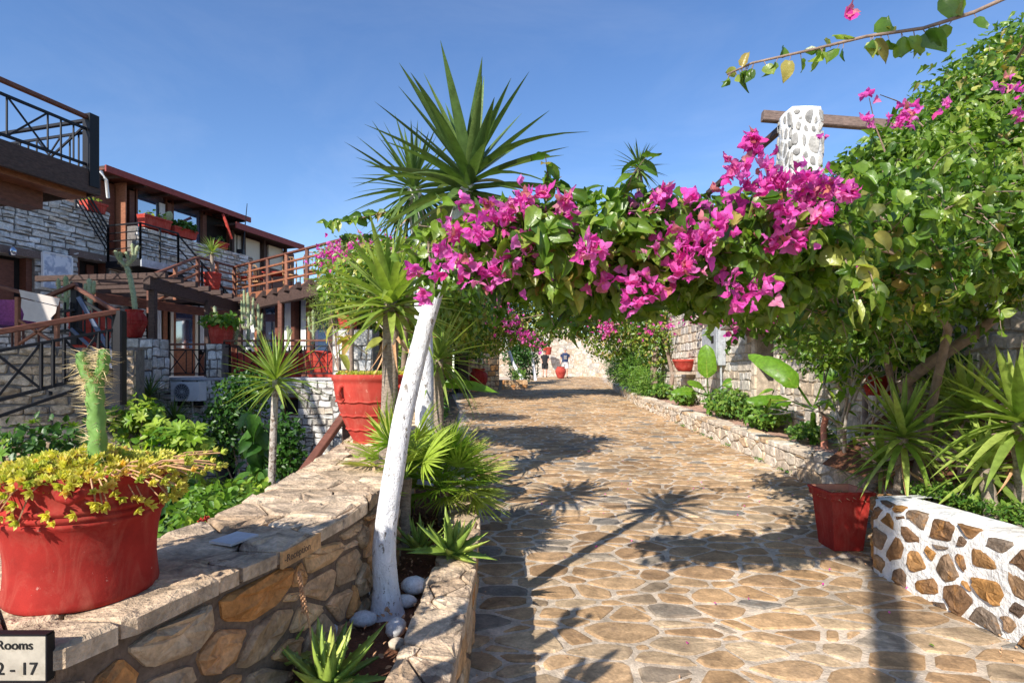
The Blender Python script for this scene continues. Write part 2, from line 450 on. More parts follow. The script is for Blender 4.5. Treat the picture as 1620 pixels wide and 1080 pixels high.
MS['cactus'] = G('cactus_skin', [(0,(.15,.30,.06)),(.5,(.20,.36,.09)),(1,(.26,.42,.12))], .12, .5, .3)
MS['cactusgrey'] = G('cactus_grey', [(0,(.30,.36,.20)),(.5,(.38,.43,.26)),(1,(.24,.31,.15))], .1, .6, .3)
MS['banana'] = G('banana_leaf', [(0,(.11,.25,.02)),(.5,(.17,.33,.03)),(1,(.09,.21,.02))], .45, .35, .45)
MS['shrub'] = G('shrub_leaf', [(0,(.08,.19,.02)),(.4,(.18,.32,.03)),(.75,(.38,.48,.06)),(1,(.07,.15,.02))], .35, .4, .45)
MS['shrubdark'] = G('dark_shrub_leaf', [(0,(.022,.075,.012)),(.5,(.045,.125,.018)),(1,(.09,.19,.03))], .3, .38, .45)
MS['ground'] = G('ground_cover_leaf', [(0,(.05,.13,.02)),(.6,(.12,.24,.03)),(1,(.20,.30,.05))], .3, .45, .35)
MS['pine'] = G('feathery_leaf', [(0,(.16,.24,.05)),(.6,(.26,.33,.08)),(1,(.34,.36,.12))], .3, .5, .3)
MS['yellowleaf'] = G('yellowing_leaf', [(0,(.30,.32,.06)),(.6,(.42,.38,.08)),(1,(.50,.30,.10))], .35, .45, .35)

# ---------------------------------------------------------------- 2-D stone layouts
def clip(poly, nx, ny, c):
    "keep nx*x+ny*y <= c"
    out = []
    for i in range(len(poly)):
        a, b = poly[i], poly[(i+1) % len(poly)]
        da, db = nx*a[0]+ny*a[1]-c, nx*b[0]+ny*b[1]-c
        if da <= 0: out.append(a)
        if (da < 0 < db) or (db < 0 < da):
            t = da/(da-db); out.append((a[0]+(b[0]-a[0])*t, a[1]+(b[1]-a[1])*t))
    return out
def chaikin(poly, q=.22, it=1):
    for _ in range(it):
        out = []
        for i in range(len(poly)):
            a, b = poly[i], poly[(i+1) % len(poly)]
            l = math.hypot(b[0]-a[0], b[1]-a[1])
            out.append((a[0]+(b[0]-a[0])*q, a[1]+(b[1]-a[1])*q))
            out.append((a[0]+(b[0]-a[0])*(1-q), a[1]+(b[1]-a[1])*(1-q)))
        poly = out
    return poly
def area(p):
    return .5*sum(p[i][0]*p[(i+1)%len(p)][1]-p[(i+1)%len(p)][0]*p[i][1] for i in range(len(p)))
def centroid(p):
    return (sum(a[0] for a in p)/len(p), sum(a[1] for a in p)/len(p))
def voronoi(w, h, cw, ch, gap, jit=.42, wt=.25, rq=.2):
    "irregular cells over w x h; cells cw x ch on average, weighted for mixed sizes"
    k = cw/ch; H = h*k
    nx, ny = max(1, round(w/cw)), max(1, round(h/ch)); dx, dy = w/nx, H/ny
    S = {}
    for j in range(-2, ny+2):
        for i in range(-2, nx+2):
            S[i,j] = ((i+.5+(.25 if j%2 else -.25)+U(-jit,jit))*dx, (j+.5+U(-jit,jit))*dy, U(-wt,wt)*dx*dy)
    out = []
    for j in range(-1, ny+1):
        for i in range(-1, nx+1):
            ax, ay, aw = S[i,j]
            poly = [(0,0),(w,0),(w,H),(0,H)]
            for dj in (-2,-1,0,1,2):
                for di in (-2,-1,0,1,2):
                    if (di or dj) and (i+di, j+dj) in S and poly:
                        bx, by, bw = S[i+di, j+dj]
                        L = math.hypot(bx-ax, by-ay) or 1e-6
                        ux, uy = (bx-ax)/L, (by-ay)/L
                        # gap measured in real metres, whatever the stretch of the layout
                        g = gap/2*math.hypot(ux, uy*k) 
                        c = ux*ax+uy*ay + L/2 + (aw-bw)/(2*L) - g*U(.6,1.5)
                        poly = clip(poly, ux, uy, c)
            if len(poly) < 3 or abs(area(poly)) < .06*dx*dy: continue
            poly = [(x, y/k) for x, y in poly]
            out.append(chaikin(poly, rq))
    return out
def courses(w, h, h0, h1, w0, w1, gap, rq=.1, wob=.012):
    "rough courses of squared rubble"
    out = []; y = 0
    while y < h - h0*.6:
        hh = U(h0, h1)
        if y+hh > h - h0*.6: hh = h - y
        x = -U(0, w1)
        while x < w:
            ww = U(w0, w1)*(1.25 if R()<.2 else 1)
            a, b = max(x, 0), min(x+ww, w)
            if b-a > w0*.35:
                g = gap/2
                def q(X, Y): return (X+U(-wob,wob), Y+U(-wob,wob))
                if hh > 1.5*h0 and R() < .4 and b-a < w1*.8:
                    m = y+hh*U(.35,.65)
                    rows = [(y, m), (m, y+hh)]
                else: rows = [(y, y+hh)]
                for (c, d) in rows:
                    xm = (a+b)/2
                    p = [q(a+g,c+g), q(xm,c+g), q(b-g,c+g), q(b-g,d-g), q(xm,d-g), q(a+g,d-g)]
                    out.append(chaikin(p, rq))
            x += ww
        y += hh
    return out
def shrink(poly, c, s):
    return [(c[0]+(x-c[0])*s, c[1]+(y-c[1])*s) for x, y in poly]
def stone(mb, poly, F, h, depth=.03, rough=.25, tint=None, det=1):
    c = centroid(poly); n = len(poly); tint = R() if tint is None else tint
    ex = math.sqrt(abs(area(poly)))
    if ex < 1e-3: return
    bev = max(.6, 1 - .022/ex) if det else .9
    tu, tv = U(-.25,.25)*rough*3, U(-.25,.25)*rough*3
    def hz(x, y, k=1): return h*(k + rough*U(-1,1)) + h*(tu*(x-c[0])+tv*(y-c[1]))/ex
    rings = [[F(x, y, -depth) for x, y in poly], [F(x, y, h*.45) for x, y in poly]]
    rings.append([F(x, y, hz(x, y)) for x, y in shrink(poly, c, bev)])
    if det > 1: rings.append([F(x, y, hz(x, y, 1.1)) for x, y in shrink(poly, c, .5)])
    vs = [p for r in rings for p in r] + [F(c[0], c[1], h*(1.1+rough*U(-1,1)))]
    fs = []
    for i in range(len(rings)-1):
        for k in range(n): fs.append((i*n+k, i*n+(k+1)%n, (i+1)*n+(k+1)%n, (i+1)*n+k))
    b = (len(rings)-1)*n
    for k in range(n): fs.append((b+k, b+(k+1)%n, len(vs)-1))
    mb.add(vs, fs, tint)
def cut_holes(polys, holes):
    out = []
    for p in polys:
        c = centroid(p); ok = True
        for (a, b, z0, z1) in holes:
            if a < c[0] < b and z0 < c[1] < z1: ok = False; break
            xs = [q[0] for q in p]; ys = [q[1] for q in p]
            if max(xs) < a or min(xs) > b or max(ys) < z0 or min(ys) > z1: continue
            m = [(a-c[0], (1,0,a)), (c[0]-b, (-1,0,-b)), (z0-c[1], (0,1,z0)), (c[1]-z1, (0,-1,-z1))]
            d, (nx, ny, cc) = max(m)
            p = clip(p, nx, ny, cc)
            if len(p) < 3: ok = False; break
        if ok and abs(area(p)) > 1e-4: out.append(p)
    return out
def lay(polys, F, parent, mat, h=.03, rough=.25, det=1, limit=300, name='stone', smooth=False, key=None, depth=.03):
    "stones as parts, the rest beyond the limit as one stuff mesh"
    polys = list(polys)
    if key: polys.sort(key=key)
    for p in polys[:limit]:
        mb = MB(); stone(mb, p, F, h*U(.6,1.3), depth, rough, None, det)
        if mb.v: mb.build(name, mat, parent, smooth)
    rest = polys[limit:]
    if rest:
        mb = MB()
        for p in rest: stone(mb, p, F, h*U(.6,1.3), depth, rough, None, 0)
        tag(mb.build(name+'s', mat, parent, smooth), kind='stuff')
def planemap(a, b, z0, side=1):
    "u runs from a to b (2-D), v is height above z0, n points to the side"
    a, b = Vector((a[0], a[1], 0)), Vector((b[0], b[1], 0))
    d = (b-a).normalized(); nrm = Vector((d.y, -d.x, 0))*side
    L = (b-a).length
    return (lambda u, v, n: a + d*u + nrm*n + Vector((0,0,z0+v))), L, d, nrm
def polymap(pts, z0, side=1):
    "same along a polyline"
    P2 = [Vector((p[0], p[1], 0)) for p in pts]
    ls = [0]
    for i in range(len(P2)-1): ls.append(ls[-1]+(P2[i+1]-P2[i]).length)
    ns = []
    for i in range(len(P2)):
        d = (P2[min(i+1,len(P2)-1)]-P2[max(i-1,0)]).normalized(); ns.append(Vector((d.y,-d.x,0))*side)
    def F(u, v, n):
        u = min(max(u, 0), ls[-1]-1e-6)
        i = max(k for k in range(len(ls)-1) if ls[k] <= u)
        t = (u-ls[i])/(ls[i+1]-ls[i])
        return P2[i].lerp(P2[i+1], t) + ns[i].lerp(ns[i+1], t).normalized()*n + Vector((0,0,(z0(u) if callable(z0) else z0)+v))
    return F, ls[-1]
def grid_sheet(mb, xs, ys, zf, tint=.5):
    nx = len(xs)
    vs = [(x, y, zf(x, y)) for y in ys for x in xs]
    fs = [(j*nx+i, j*nx+i+1, (j+1)*nx+i+1, (j+1)*nx+i) for j in range(len(ys)-1) for i in range(nx-1)]
    mb.add(vs, fs, tint)
def lin(a, b, n): return [a+(b-a)*i/(n-1) for i in range(n)]
def interp(x, pts):
    if x <= pts[0][0]: return pts[0][1]
    for (a, b), (c, d) in zip(pts, pts[1:]):
        if x <= c: return b+(d-b)*(x-a)/(c-a)
    return pts[-1][1]
# ---------------------------------------------------------------- the ground, the path
def zp(y): return 0.0 if y < 4 else (.04*(y-4) if y < 36 else 1.28)
def bend(y): return 0 if y < 16 else .011*(y-16)**2
def xl(y): return interp(y, [(5, -.25), (8, -.62), (16, -1.25), (22, -2.1), (26, -1.0), (29, .2), (34, 1.2)])
def xr(y): return interp(y, [(4.5, 2.95), (5.0, 3.0), (5.3, 3.9), (18, 3.9), (27, 4.6), (36, 5.4)])
GARDEN_Z = -1.6

mb = MB(); r_ = 4000
mb.add([(-r_,-r_,-1.62),(r_,-r_,-1.62),(r_,r_,-1.62),(-r_,r_,-1.62)], [(0,1,2,3)])
tag(mb.build('ground', MS['earth']), kind='structure')
# sunken garden floor left of the big wall
mb = MB(); grid_sheet(mb, lin(-12, -1.5, 14), lin(2, 14, 14), lambda x, y: GARDEN_Z+.06*noise.noise(Vector((x, y, 0))))
tag(mb.build('garden_floor', MS['earth']), kind='structure')

mb = MB()
ys = lin(-2, 40, 120)
xs = lin(-2.4, 6.2, 30)
vs = [(x, y, zp(y)+.012*noise.noise(Vector((x*.8, y*.8, 0)))) for y in ys for x in xs]
mb.add(vs, [(j*30+i, j*30+i+1, (j+1)*30+i+1, (j+1)*30+i) for j in range(119) for i in range(29)])
path = tag(mb.build('path', MS['grout'], smooth=True), kind='structure')
mb = MB()   # earth under the path
mb.add([(-2.4,-2,-1.62),(6.2,-2,-1.62),(6.2,40,-1.62),(-2.4,40,-1.62),(-2.4,-2,-.03),(6.2,-2,-.03),(6.2,4,-.03),(-2.4,4,-.03),(6.2,40,1.24),(-2.4,40,1.24)],
       [(0,1,5,4),(1,2,8,6,5),(2,3,9,8),(3,0,4,7,9)])
tag(mb.build('embankment', MS['earth']), kind='structure')

W0, Y0 = -2.2, 1.6
polys = voronoi(6.5, 34.6, .255, .165, .036, jit=.48, wt=.5, rq=.17)
keep = []
for p in polys:
    c = centroid(p); y = c[1]+Y0; x = c[0]+W0+bend(y)
    if xl(y)-.05 < x < xr(y)+.05 and y < 36: keep.append(p)
def Fpath(u, v, n):
    y = v+Y0; x = u+W0+bend(y)
    return Vector((x, y, zp(y)+.012*noise.noise(Vector((x*.8, y*.8, 0)))+n))
def inview(p):
    c = centroid(p); y = c[1]+Y0; x = c[0]+W0+bend(y)
    return (0 if (y > 2.75 and abs(x)/y < .93) else 1, y)
lay(keep, Fpath, path, MS['paving'], h=.009, rough=.3, det=1, limit=300, name='paving_stone', smooth=False, key=inview, depth=.02)

# ---------------------------------------------------------------- big curved retaining wall on the left
WR = [(-1.17,1.46),(-1.09,1.72),(-.94,2.2),(-.81,2.84),(-.78,3.46),(-.84,4.2),(-.95,5.2),(-1.12,6.5),(-1.45,9)]
WL = [(-2.6,2.15),(-1.66,2.15),(-1.42,2.5),(-1.42,3.1),(-1.45,4.2),(-1.56,5.6),(-1.75,7),(-2.05,9)]
def wtop(y): return interp(y, [(0,.88),(3,.90),(5.3,.96),(9,1.10)])
bigwall = thing('retaining_wall', (-1.1, 3, 0), 'thick ochre rubble wall with flat weathered coping carrying the two red pots', 'stone wall')
outline = [(-2.6,1.46)] + WR + WL[::-1][:-1] + [(-2.6, 2.15)]
mb = MB(); n = len(outline)
lo = [(x, y, -1.6) for x, y in outline]; hi = [(x, y, wtop(y)-.055) for x, y in outline]
fs = [(i, (i+1)%n, n+(i+1)%n, n+i) for i in range(n)]
mb.add(lo+hi, fs)
nW, nL = len(WR), len(WL)
def at_y(pts, y): return interp(y, [(b, a) for a, b in pts])
yy = [1.46,1.8,2.15]+lin(2.3, 9, 20)
tv = []
for y in yy:
    tv += [(-2.6 if y < 2.16 else at_y(WL[1:], y), y, wtop(y)-.056), (at_y(WR, y), y, wtop(y)-.056)]
mb.add(tv, [(2*i, 2*i+1, 2*i+3, 2*i+2) for i in range(len(yy)-1)])
mb.build('core', MS['mortar_brown'], bigwall)
F, L = polymap(WR, 0, 1)
def Fw(u, v, n): 
    p = F(u, v, n); return p
polys = [[(x, y+.02) for x, y in p] for p in voronoi(L, .80, .22, .125, .028, jit=.46, wt=.42, rq=.13)]
lay(polys, Fw, bigwall, MS['rubble'], h=.026, rough=.5, det=2, limit=240, key=lambda p: centroid(p)[0])
F2, L2 = polymap([(-2.6,1.46),(-1.17,1.46)], 0, 1)
lay([[(x, y+.02) for x, y in p] for p in voronoi(L2, .80, .27, .155, .035, jit=.44, wt=.3, rq=.16)], F2, bigwall, MS['rubble'], h=.012, rough=.3, det=2)
F3, L3 = polymap(WL, 0, -1)
lay([[(x, y-1.5) for x, y in p] for p in courses(L3, 2.3, .12, .22, .2, .5, .03)], F3, bigwall, MS['grey'], h=.02, det=1, limit=0)
# coping flagstones: cells on (t across, s along)
def Fcop(u, v, n):
    y = 1.44+v
    a = -2.6 if y < 2.12 else at_y(WL[1:], y); b = at_y(WR, y)
    a, b = a-.02, b+.035
    x = (b-(1-u/.5)*.5) if y < 2.12 else a+(b-a)*u/.5
    return Vector((x+.012*noise.noise(Vector((u*9, v*7, 3))), y+.012*noise.noise(Vector((u*9, v*7, 9))), wtop(y)+n))
cop = voronoi(.5, 7.5, .21, .19, .009, jit=.46, wt=.45, rq=.1)
lay(cop, Fcop, bigwall, MS['coping'], h=.010, rough=.9, det=2, name='coping_stone', depth=.046)
def Fcop2(u, v, n):
    return Vector((-2.62+u+.012*noise.noise(Vector((u*9, v*7, 3))), 1.43+v, .885+n))
lay(voronoi(1.0, .74, .22, .20, .009, jit=.45, wt=.4, rq=.1), Fcop2, bigwall, MS['coping'], h=.010, rough=.9, det=2, name='coping_stone', depth=.046)

# ---------------------------------------------------------------- trunk planter with its low wall
pl = thing('planter_wall', (-.35, 3.2, 0), 'low stone planter wall along the path holding the whitewashed trunk and aloes', 'planter wall')
PO = [(-.30,1.3),(-.245,2.2),(-.235,3.2),(-.26,4.2),(-.33,5.0),(-.42,5.6),(-.62,6.1)]
def pin(y): return at_y(PO, y)-.2
def ptop(y): return .45+.012*(y-2)
mb = MB(); ysq = lin(1.3, 6.1, 22)
vs = []
for y in ysq:
    xo, xi = at_y(PO, y), pin(y)
    vs += [(xi, y, 0), (xi, y, ptop(y)-.05), (xo, y, ptop(y)-.05), (xo, y, 0)]
mb.add(vs, [(4*i+k, 4*i+k+1, 4*i+k+5, 4*i+k+4) for i in range(21) for k in range(3)]+[(0,1,2,3)])
mb.build('core', MS['mortar_brown'], pl)
F, L = polymap(PO, 0, 1)
lay([[(x, y+.015) for x, y in p] for p in voronoi(L, .41, .36, .22, .02, jit=.45, wt=.3, rq=.14)], F, pl, MS['rubble'], h=.012, rough=.35, det=2)
def Fpc(u, v, n):
    y = 1.3+v; a, b = pin(y)-.02, at_y(PO, y)+.025
    return Vector((a+(b-a)*u/.25+.01*noise.noise(Vector((u*9, v*7, 3))), y, ptop(y)+n))
lay(voronoi(.25, 4.75, .22, .20, .010, jit=.45, wt=.4, rq=.12), Fpc, pl, MS['coping'], h=.010, rough=.6, det=2, name='coping_stone', depth=.055)
mb = MB()
xs_, ys_ = lin(0, 1, 10), lin(1.3, 6.4, 40)
vs = [((at_y(WR, max(y,1.47))-.03)*(1-t)+(pin(y)+.03)*t, y, .33+.05*noise.noise(Vector((t*3, y*3, 1)))+.02*noise.noise(Vector((t*12, y*12, 1)))) for y in ys_ for t in xs_]
mb.add(vs, [(j*10+i, j*10+i+1, (j+1)*10+i+1, (j+1)*10+i) for j in range(39) for i in range(9)])
tag(mb.build('planter_soil', MS['soil'], smooth=True), kind='structure')

# bed left of the path further up
mb = MB(); ys_ = lin(6.0, 23.5, 40); xs_ = lin(0, 1, 8)
vs = [((xl(y)-.25)*t + (1-t)*interp(y, [(6,-1.15),(9,-2.1),(23.5,-3.6)]), y, zp(y)+.12*(1-t)+.05+.05*noise.noise(Vector((t*4, y*2, 1)))) for y in ys_ for t in xs_]
mb.add(vs, [(j*8+i, j*8+i+1, (j+1)*8+i+1, (j+1)*8+i) for j in range(39) for i in range(7)])
tag(mb.build('bed_soil', MS['earth'], smooth=True), kind='structure')
mb = MB(); 
pts = [(interp(y, [(6,-1.15),(9,-2.1),(23.5,-3.6)]), y) for y in lin(9, 23.5, 8)]
vs = []
for x, y in pts: vs += [(x, y, -1.6), (x, y, zp(y)+.25), (x-.3, y, zp(y)+.25), (x-.3, y, -1.6)]
mb.add(vs, [(4*i+k, 4*i+k+1, 4*i+k+5, 4*i+k+4) for i in range(7) for k in range(3)])
tag(mb.build('bed_wall', MS['mortar_grey']), label='plain garden wall edge behind the planting left of the path', category='wall')

# ---------------------------------------------------------------- right kerb with its bed
kerb = thing('kerb_wall', (3.95, 10, 0), 'low knee high wall of pale stone blocks edging the right side of the path', 'kerb wall')
KX = lambda y: xr(max(y, 5.4))
def kt(y): return zp(y)+interp(y, [(5,.40),(10,.36),(20,.28),(28,.24)])
ysq = lin(4.7, 28, 40); vs = []
for y in ysq: vs += [(KX(y), y, zp(y)-.05), (KX(y), y, kt(y)-.04), (KX(y)+.28, y, kt(y)-.04), (KX(y)+.28, y, zp(y)-.05)]
mb = MB(); mb.add(vs, [(4*i+k, 4*i+4+k, 4*i+5+k, 4*i+1+k) for i in range(39) for k in range(3)])
mb.build('core', MS['mortar_warm'], kerb)
def Fk(u, v, n):
    y = 28-u; t = v/.34*(kt(y)-zp(y)-.06)
    return Vector((KX(y)-n, y, zp(y)+t))
pk = voronoi(23.3, .34, .30, .19, .022, jit=.38, wt=.3, rq=.12)
lay(pk, Fk, kerb, MS['kerb'], h=.018, rough=.4, det=1, limit=150, key=lambda p: -centroid(p)[0])
def Fkc(u, v, n):
    y = 4.7+v; return Vector((KX(y)-.02+u+.01*noise.noise(Vector((u*5, v*5, 0))), y, kt(y)+n))
lay(voronoi(.32, 23.2, .30, .36, .014, jit=.3, wt=.2, rq=.12), Fkc, kerb, MS['kerb'], h=.012, rough=.7, det=1, limit=75, name='coping_stone', key=lambda p: centroid(p)[1], depth=.05)
mb = MB(); ys_ = lin(4.6, 30, 60)
vs = [(KX(y)+.2+t*1.5, y, kt(y)-.04+.08*t+.05*noise.noise(Vector((t*4, y*2, 5)))) for y in ys_ for t in lin(0, 1, 8)]
mb.add(vs, [(j*8+i, j*8+i+1, (j+1)*8+i+1, (j+1)*8+i) for j in range(59) for i in range(7)])
tag(mb.build('kerb_bed_soil', MS['pink'], smooth=True), kind='structure')

# ---------------------------------------------------------------- whitewashed rubble wall at the right front
ww = thing('whitewashed_wall', (3.0, 3.4, 0), 'knee high planter wall of brown stones set in thick whitewash beside the square red pot', 'planter wall')
WW = [(3.02,1.2),(2.97,2.4),(2.95,3.3),(2.90,4.0),(2.84,4.46),(2.92,4.60),(3.15,4.64),(3.9,4.75)]
WT = .63
mbw = MB()
F, L = polymap(WW, 0, -1)
NS, NV = 60, 10
vs = []
for i in range(NS):
    u = L*i/(NS-1)
    for j in range(NV):
        t = j/(NV-1)
        if t < .75:
            v = t/.75*(WT-.04); n = .012*noise.noise(Vector((u*3, v*3, 2)))
        else:
            q = (t-.75)/.25; v = WT-.04+.04*math.sin(q*math.pi/2); n = -.26*q**1.3
        p = F(u, v, n+.006*noise.noise(Vector((u*11, v*11, 7))))
        vs.append(p)
mbw.add(vs, [(i*NV+j, i*NV+j+1, (i+1)*NV+j+1, (i+1)*NV+j) for i in range(NS-1) for j in range(NV-1)])
mbw.build('whitewash', MS['whitewash'], ww, smooth=True)
polys = voronoi(L, .60, .17, .15, .030, jit=.49, wt=.5, rq=.14)
pq = []
for p in polys:
    c_ = centroid(p); k_ = U(.72, 1.02)
    pq.append([(c_[0]+(x-c_[0])*k_+U(-.008,.008), c_[1]+(y-c_[1])*k_+.01+U(-.008,.008)) for x, y in p])
lay(pq, F, ww, MS['brownstone'], h=.018, rough=.38, det=2)
mb = MB()
ys_, xs_ = lin(1.2, 4.9, 20), lin(3.1, 4.6, 10)
mb.add([(x, y, .52+.05*noise.noise(Vector((x*3, y*3, 8)))+max(0, x-3.7)*.55) for y in ys_ for x in xs_], [(j*10+i, j*10+i+1, (j+1)*10+i+1, (j+1)*10+i) for j in range(19) for i in range(9)])
tag(mb.build('corner_bed_soil', MS['soil'], smooth=True), kind='structure')
# rubble bank behind the spiky plants
bank = thing('rubble_bank', (4.2, 4, .6), 'bank of loose pinkish rocks behind the spiky plants at the right', 'rock bank')
for k in range(150):
    y = U(2.6, 6.6); t = R(); x = 3.75+t*1.0+U(-.1, .1); z = .55+t*.75+U(-.05, .05)
    mb = MB(); r0 = U(.06, .15); mb.ball((x, y, z), (r0*U(.8,1.4), r0*U(.8,1.4), r0*U(.5,.9)), 7, R(), .22)
    mb.build('rock', MS['pink'], bank)
mb = MB(); mb.add([(3.7,2.4,.5),(3.7,6.8,.5),(4.79,6.8,1.35),(4.79,2.4,1.35)], [(0,1,2,3)]); mb.build('bank_earth', MS['soil'], bank)

# ---------------------------------------------------------------- house along the right side
HX = 4.8
house = thing('stone_house', (6, 11, .3), 'low pale stone house with dark doorway under the pink creeper on the right', 'house')
DY0, DY1 = 10.35, 11.15      # doorway
HZ = 3.4
DT = 2.32
def yz_wall(mb, x0, x1, y0, y1, z0, z1): mb.box(x0, x1, y0, y1, z0, z1)
mb = MB()
mb.box(HX, 9, 2.2, DY0, -.2, HZ); mb.box(HX, 9, DY1, 18.2, -.2, HZ); mb.box(HX, 9, DY0, DY1, DT, HZ); mb.box(HX+.55, 9, DY0, DY1, -.2, DT)
mb.build('core', MS['mortar_warm'], house)
Fh, L, _, _ = planemap((HX, 18.2), (HX, 2.2), .2, 1)
u_of = lambda y: 18.2-y
hol = [(u_of(DY1)-.18, u_of(DY0)+.18, -1, DT-.2+.24)]
near = cut_holes(courses(16, 3.2, .15, .27, .18, .42, .03, wob=.02), hol)
lay(near, Fh, house, MS['pale'], h=.022, rough=.4, det=1, limit=300, key=lambda p: (centroid(p)[1] > 2.2, -centroid(p)[0]))
Fe, L, _, _ = planemap((9, 18.2), (HX, 18.2), .2, 1)
lay(courses(4.2, 3.2, .15, .27, .18, .42, .03, wob=.02), Fe, house, MS['pale'], h=.022, limit=0)
Fe, L, _, _ = planemap((HX, 2.2), (9, 2.2), .2, 1)
lay(courses(4.2, 3.2, .15, .27, .18, .42, .03, wob=.02), Fe, house, MS['pale'], h=.022, limit=0)
for s, y0, y1 in ((0, DY0-.17, DY0-.01), (1, DY1+.01, DY1+.17)):
    z = .35
    while z < DT-.05:
        h_ = min(U(.24, .36), DT-.02-z)
        mb = MB(); mb.box(HX-.045, HX+.2, y0+U(-.02,.02)*(1-s), y1+U(-.02,.02)*s, z+.006, z+h_-.006, R()); mb.build('jamb_stone', MS['kerb'], house); z += h_
mb = MB(); mb.box(HX-.06, HX+.3, DY0-.4, DY1+.4, DT+.004, DT+.2); mb.build('lintel', MS['woodgrey'], house)
mb = MB(); mb.box(HX-.55, HX-.062, DY0-.5, DY1+.45, DT+.12, DT+.17); mb.build('door_canopy', MS['woodgrey'], house)
dr = MB().box(HX+.42, HX+.47, DY0+.01, DY1-.01, .35, DT-.01).build('door', MS['wooddark'], house)
for k in range(5):
    y = DY0+.03+k*.15
    MB().box(HX+.405, HX+.418, y, y+.135, .4, DT-.05).build('plank', MS['wooddark'], dr)
MB().lathe((HX+.38, DY0+.12, 1.35), [(0,-.02),(.02,-.02),(.025,0),(.02,.02),(0,.02)], 8).build('handle', MS['greymetal'], dr)
# roof terrace parapet of the house
mb = MB(); mb.box(HX-.05, 9.1, 2.1, 18.3, HZ+.002, HZ+.12); mb.build('roof_slab', MS['pale'], house)

# electric box on the house wall
eb = thing('electric_box', (HX, 14, 2.0), 'grey metal electricity meter box mounted high on the pale stone wall', 'meter box')
p0, p1 = P(1108, 560, 14.1), P(1155, 560, 12.6)
MB().box(HX-.20, HX-.03, 12.7, 13.75, 1.75, 2.62).build('cabinet', MS['greymetal'], eb)
MB().box(HX-.225, HX-.203, 12.74, 13.2, 1.79, 2.58).build('door', MS['greymetal'], eb)
MB().box(HX-.225, HX-.203, 13.24, 13.71, 1.79, 2.58).build('door', MS['greymetal'], eb)
MB().box(HX-.235, HX-.227, 12.9, 13.05, 2.25, 2.42).build('window', MS['dark'], eb)
MB().tube([(HX-.1, 12.8, 1.75), (HX-.08, 12.8, .8)], .025).build('conduit', MS['greymetal'], eb)
# wall pot on a little shelf
wp = thing('wall_planter', (HX, 15.1, 1.5), 'small red half round pot on a stone shelf of the pale wall', 'wall pot')
y_ = 15.2
MB().lathe((HX-.2, y_, 1.62), [(.0,0),(.16,.0),(.24,.12),(.29,.25),(.31,.26),(.31,.31),(.26,.31),(.24,.2),(0,.2)], 24).build('pot', MS['coral'], wp, True)
MB().box(HX-.55, HX-.03, y_-.42, y_+.42, 1.53, 1.6).build('shelf', MS['pale'], wp)
# second red pot near the wall seen between the leaves of the shrub
def round_pot(name, c, r, h, label, mat='red', n=40, belly=False, rings=3, group=None, soil=True, cat='flower pot', handles=0, wavy=False, prof=None):
    t = thing(name, c, label, cat, group)
    if prof: pass
    elif belly:
        prof = [(0,0),(r*.52,0),(r*.58,h*.03),(r*.80,h*.28),(r*.98,h*.52),(r,h*.62),(r*.93,h*.76),(r*.72,h*.88),(r*.66,h*.92),(r*.74,h*.96),(r*.76,h*.99),(r*.70,h),(r*.60,h*.97),(r*.6,h*.88)]
    else:
        prof = [(0,0),(r*.70,0),(r*.73,h*.03),(r*.72,h*.06)]
        steps = 14
        for i in range(1, steps): 
            q = i/steps; prof.append((r*(.72+.20*q+.05*math.sin(q*math.pi)), h*(.06+.78*q)))
        prof += [(r*.93,h*.85),(r*.99,h*.88),(r,h*.91),(r,h*.97),(r*.98,h),(r*.90,h),(r*.88,h*.97),(r*.86,h*.86)]
    mb = MB(); mb.lathe(c, prof, n, wob=.006)
    body = mb.build('body', MS[mat], t, True)
    for k in range(rings):
        z = h*(.62-.20*k) if not belly else h*(.60-.12*k)
        rr = interp(z, [(b, a) for a, b in prof[1:-4]])
        m2 = MB(); ring = []
        q_ = 48
        pts = [Vector(c)+Vector(((rr+.004)*math.cos(a), (rr+.004)*math.sin(a), z+(.008*h*math.sin(a*14+k) if wavy else 0))) for a in [2*math.pi*i/q_ for i in range(q_+1)]]
        m2.tube(pts, max(.006, .016*h), 5, cap=False)
        m2.build('band', MS[mat], t, True)
    if soil:
        MB().lathe(c, [(0, prof[-1][1]-.01), (prof[-1][0]+.005, prof[-1][1]-.02)], 20).build('soil', MS['soil'], t, True)
    return t

# whitewashed pillar and pergola beams over the roof terrace
pil = thing('whitewashed_pillar', (4.95, 9.8, HZ), 'tall tapering whitewashed pillar dotted with grey stones against the sky', 'pillar')
def Fpil(side):
    cx, cy = 4.98, 9.85
    ax = [(1,0),(0,1),(-1,0),(0,-1)][side]; tx = (-ax[1], ax[0])
    def f(u, v, n):
        hw = .31-.05*v/2.6
        return Vector((cx+ax[0]*(hw+n)+tx[0]*(u-.3)*hw/.3, cy+ax[1]*(hw+n)+tx[1]*(u-.3)*hw/.3, HZ+.12+v))
    return f
mb = MB(); vs = []
for k in range(9):
    v = 2.56*k/8; hw = .31-.05*v/2.6
    for j in range(12):
        a = 2*math.pi*j/12+math.pi/12
        m_ = max(abs(math.cos(a)), abs(math.sin(a)))
        s_ = hw/m_*(.93 if abs(abs(math.cos(a))-abs(math.sin(a))) < .3 else 1)
        vs.append((4.98+math.cos(a)*s_, 9.85+math.sin(a)*s_, HZ+.12+v+(.02*noise.noise(Vector((j,k,1))))))
mb.add(vs, [(k*12+j, k*12+(j+1)%12, (k+1)*12+(j+1)%12, (k+1)*12+j) for k in range(8) for j in range(12)]+[tuple(range(96,108))])
mb.build('core', MS['whitewash'], pil, True)
for sd in (2, 3, 0, 1):
    lay(voronoi(.6, 2.5, .16, .22, .060, jit=.4, wt=.3, rq=.3), Fpil(sd), pil, MS['pillar_stone'], h=.012, det=1)
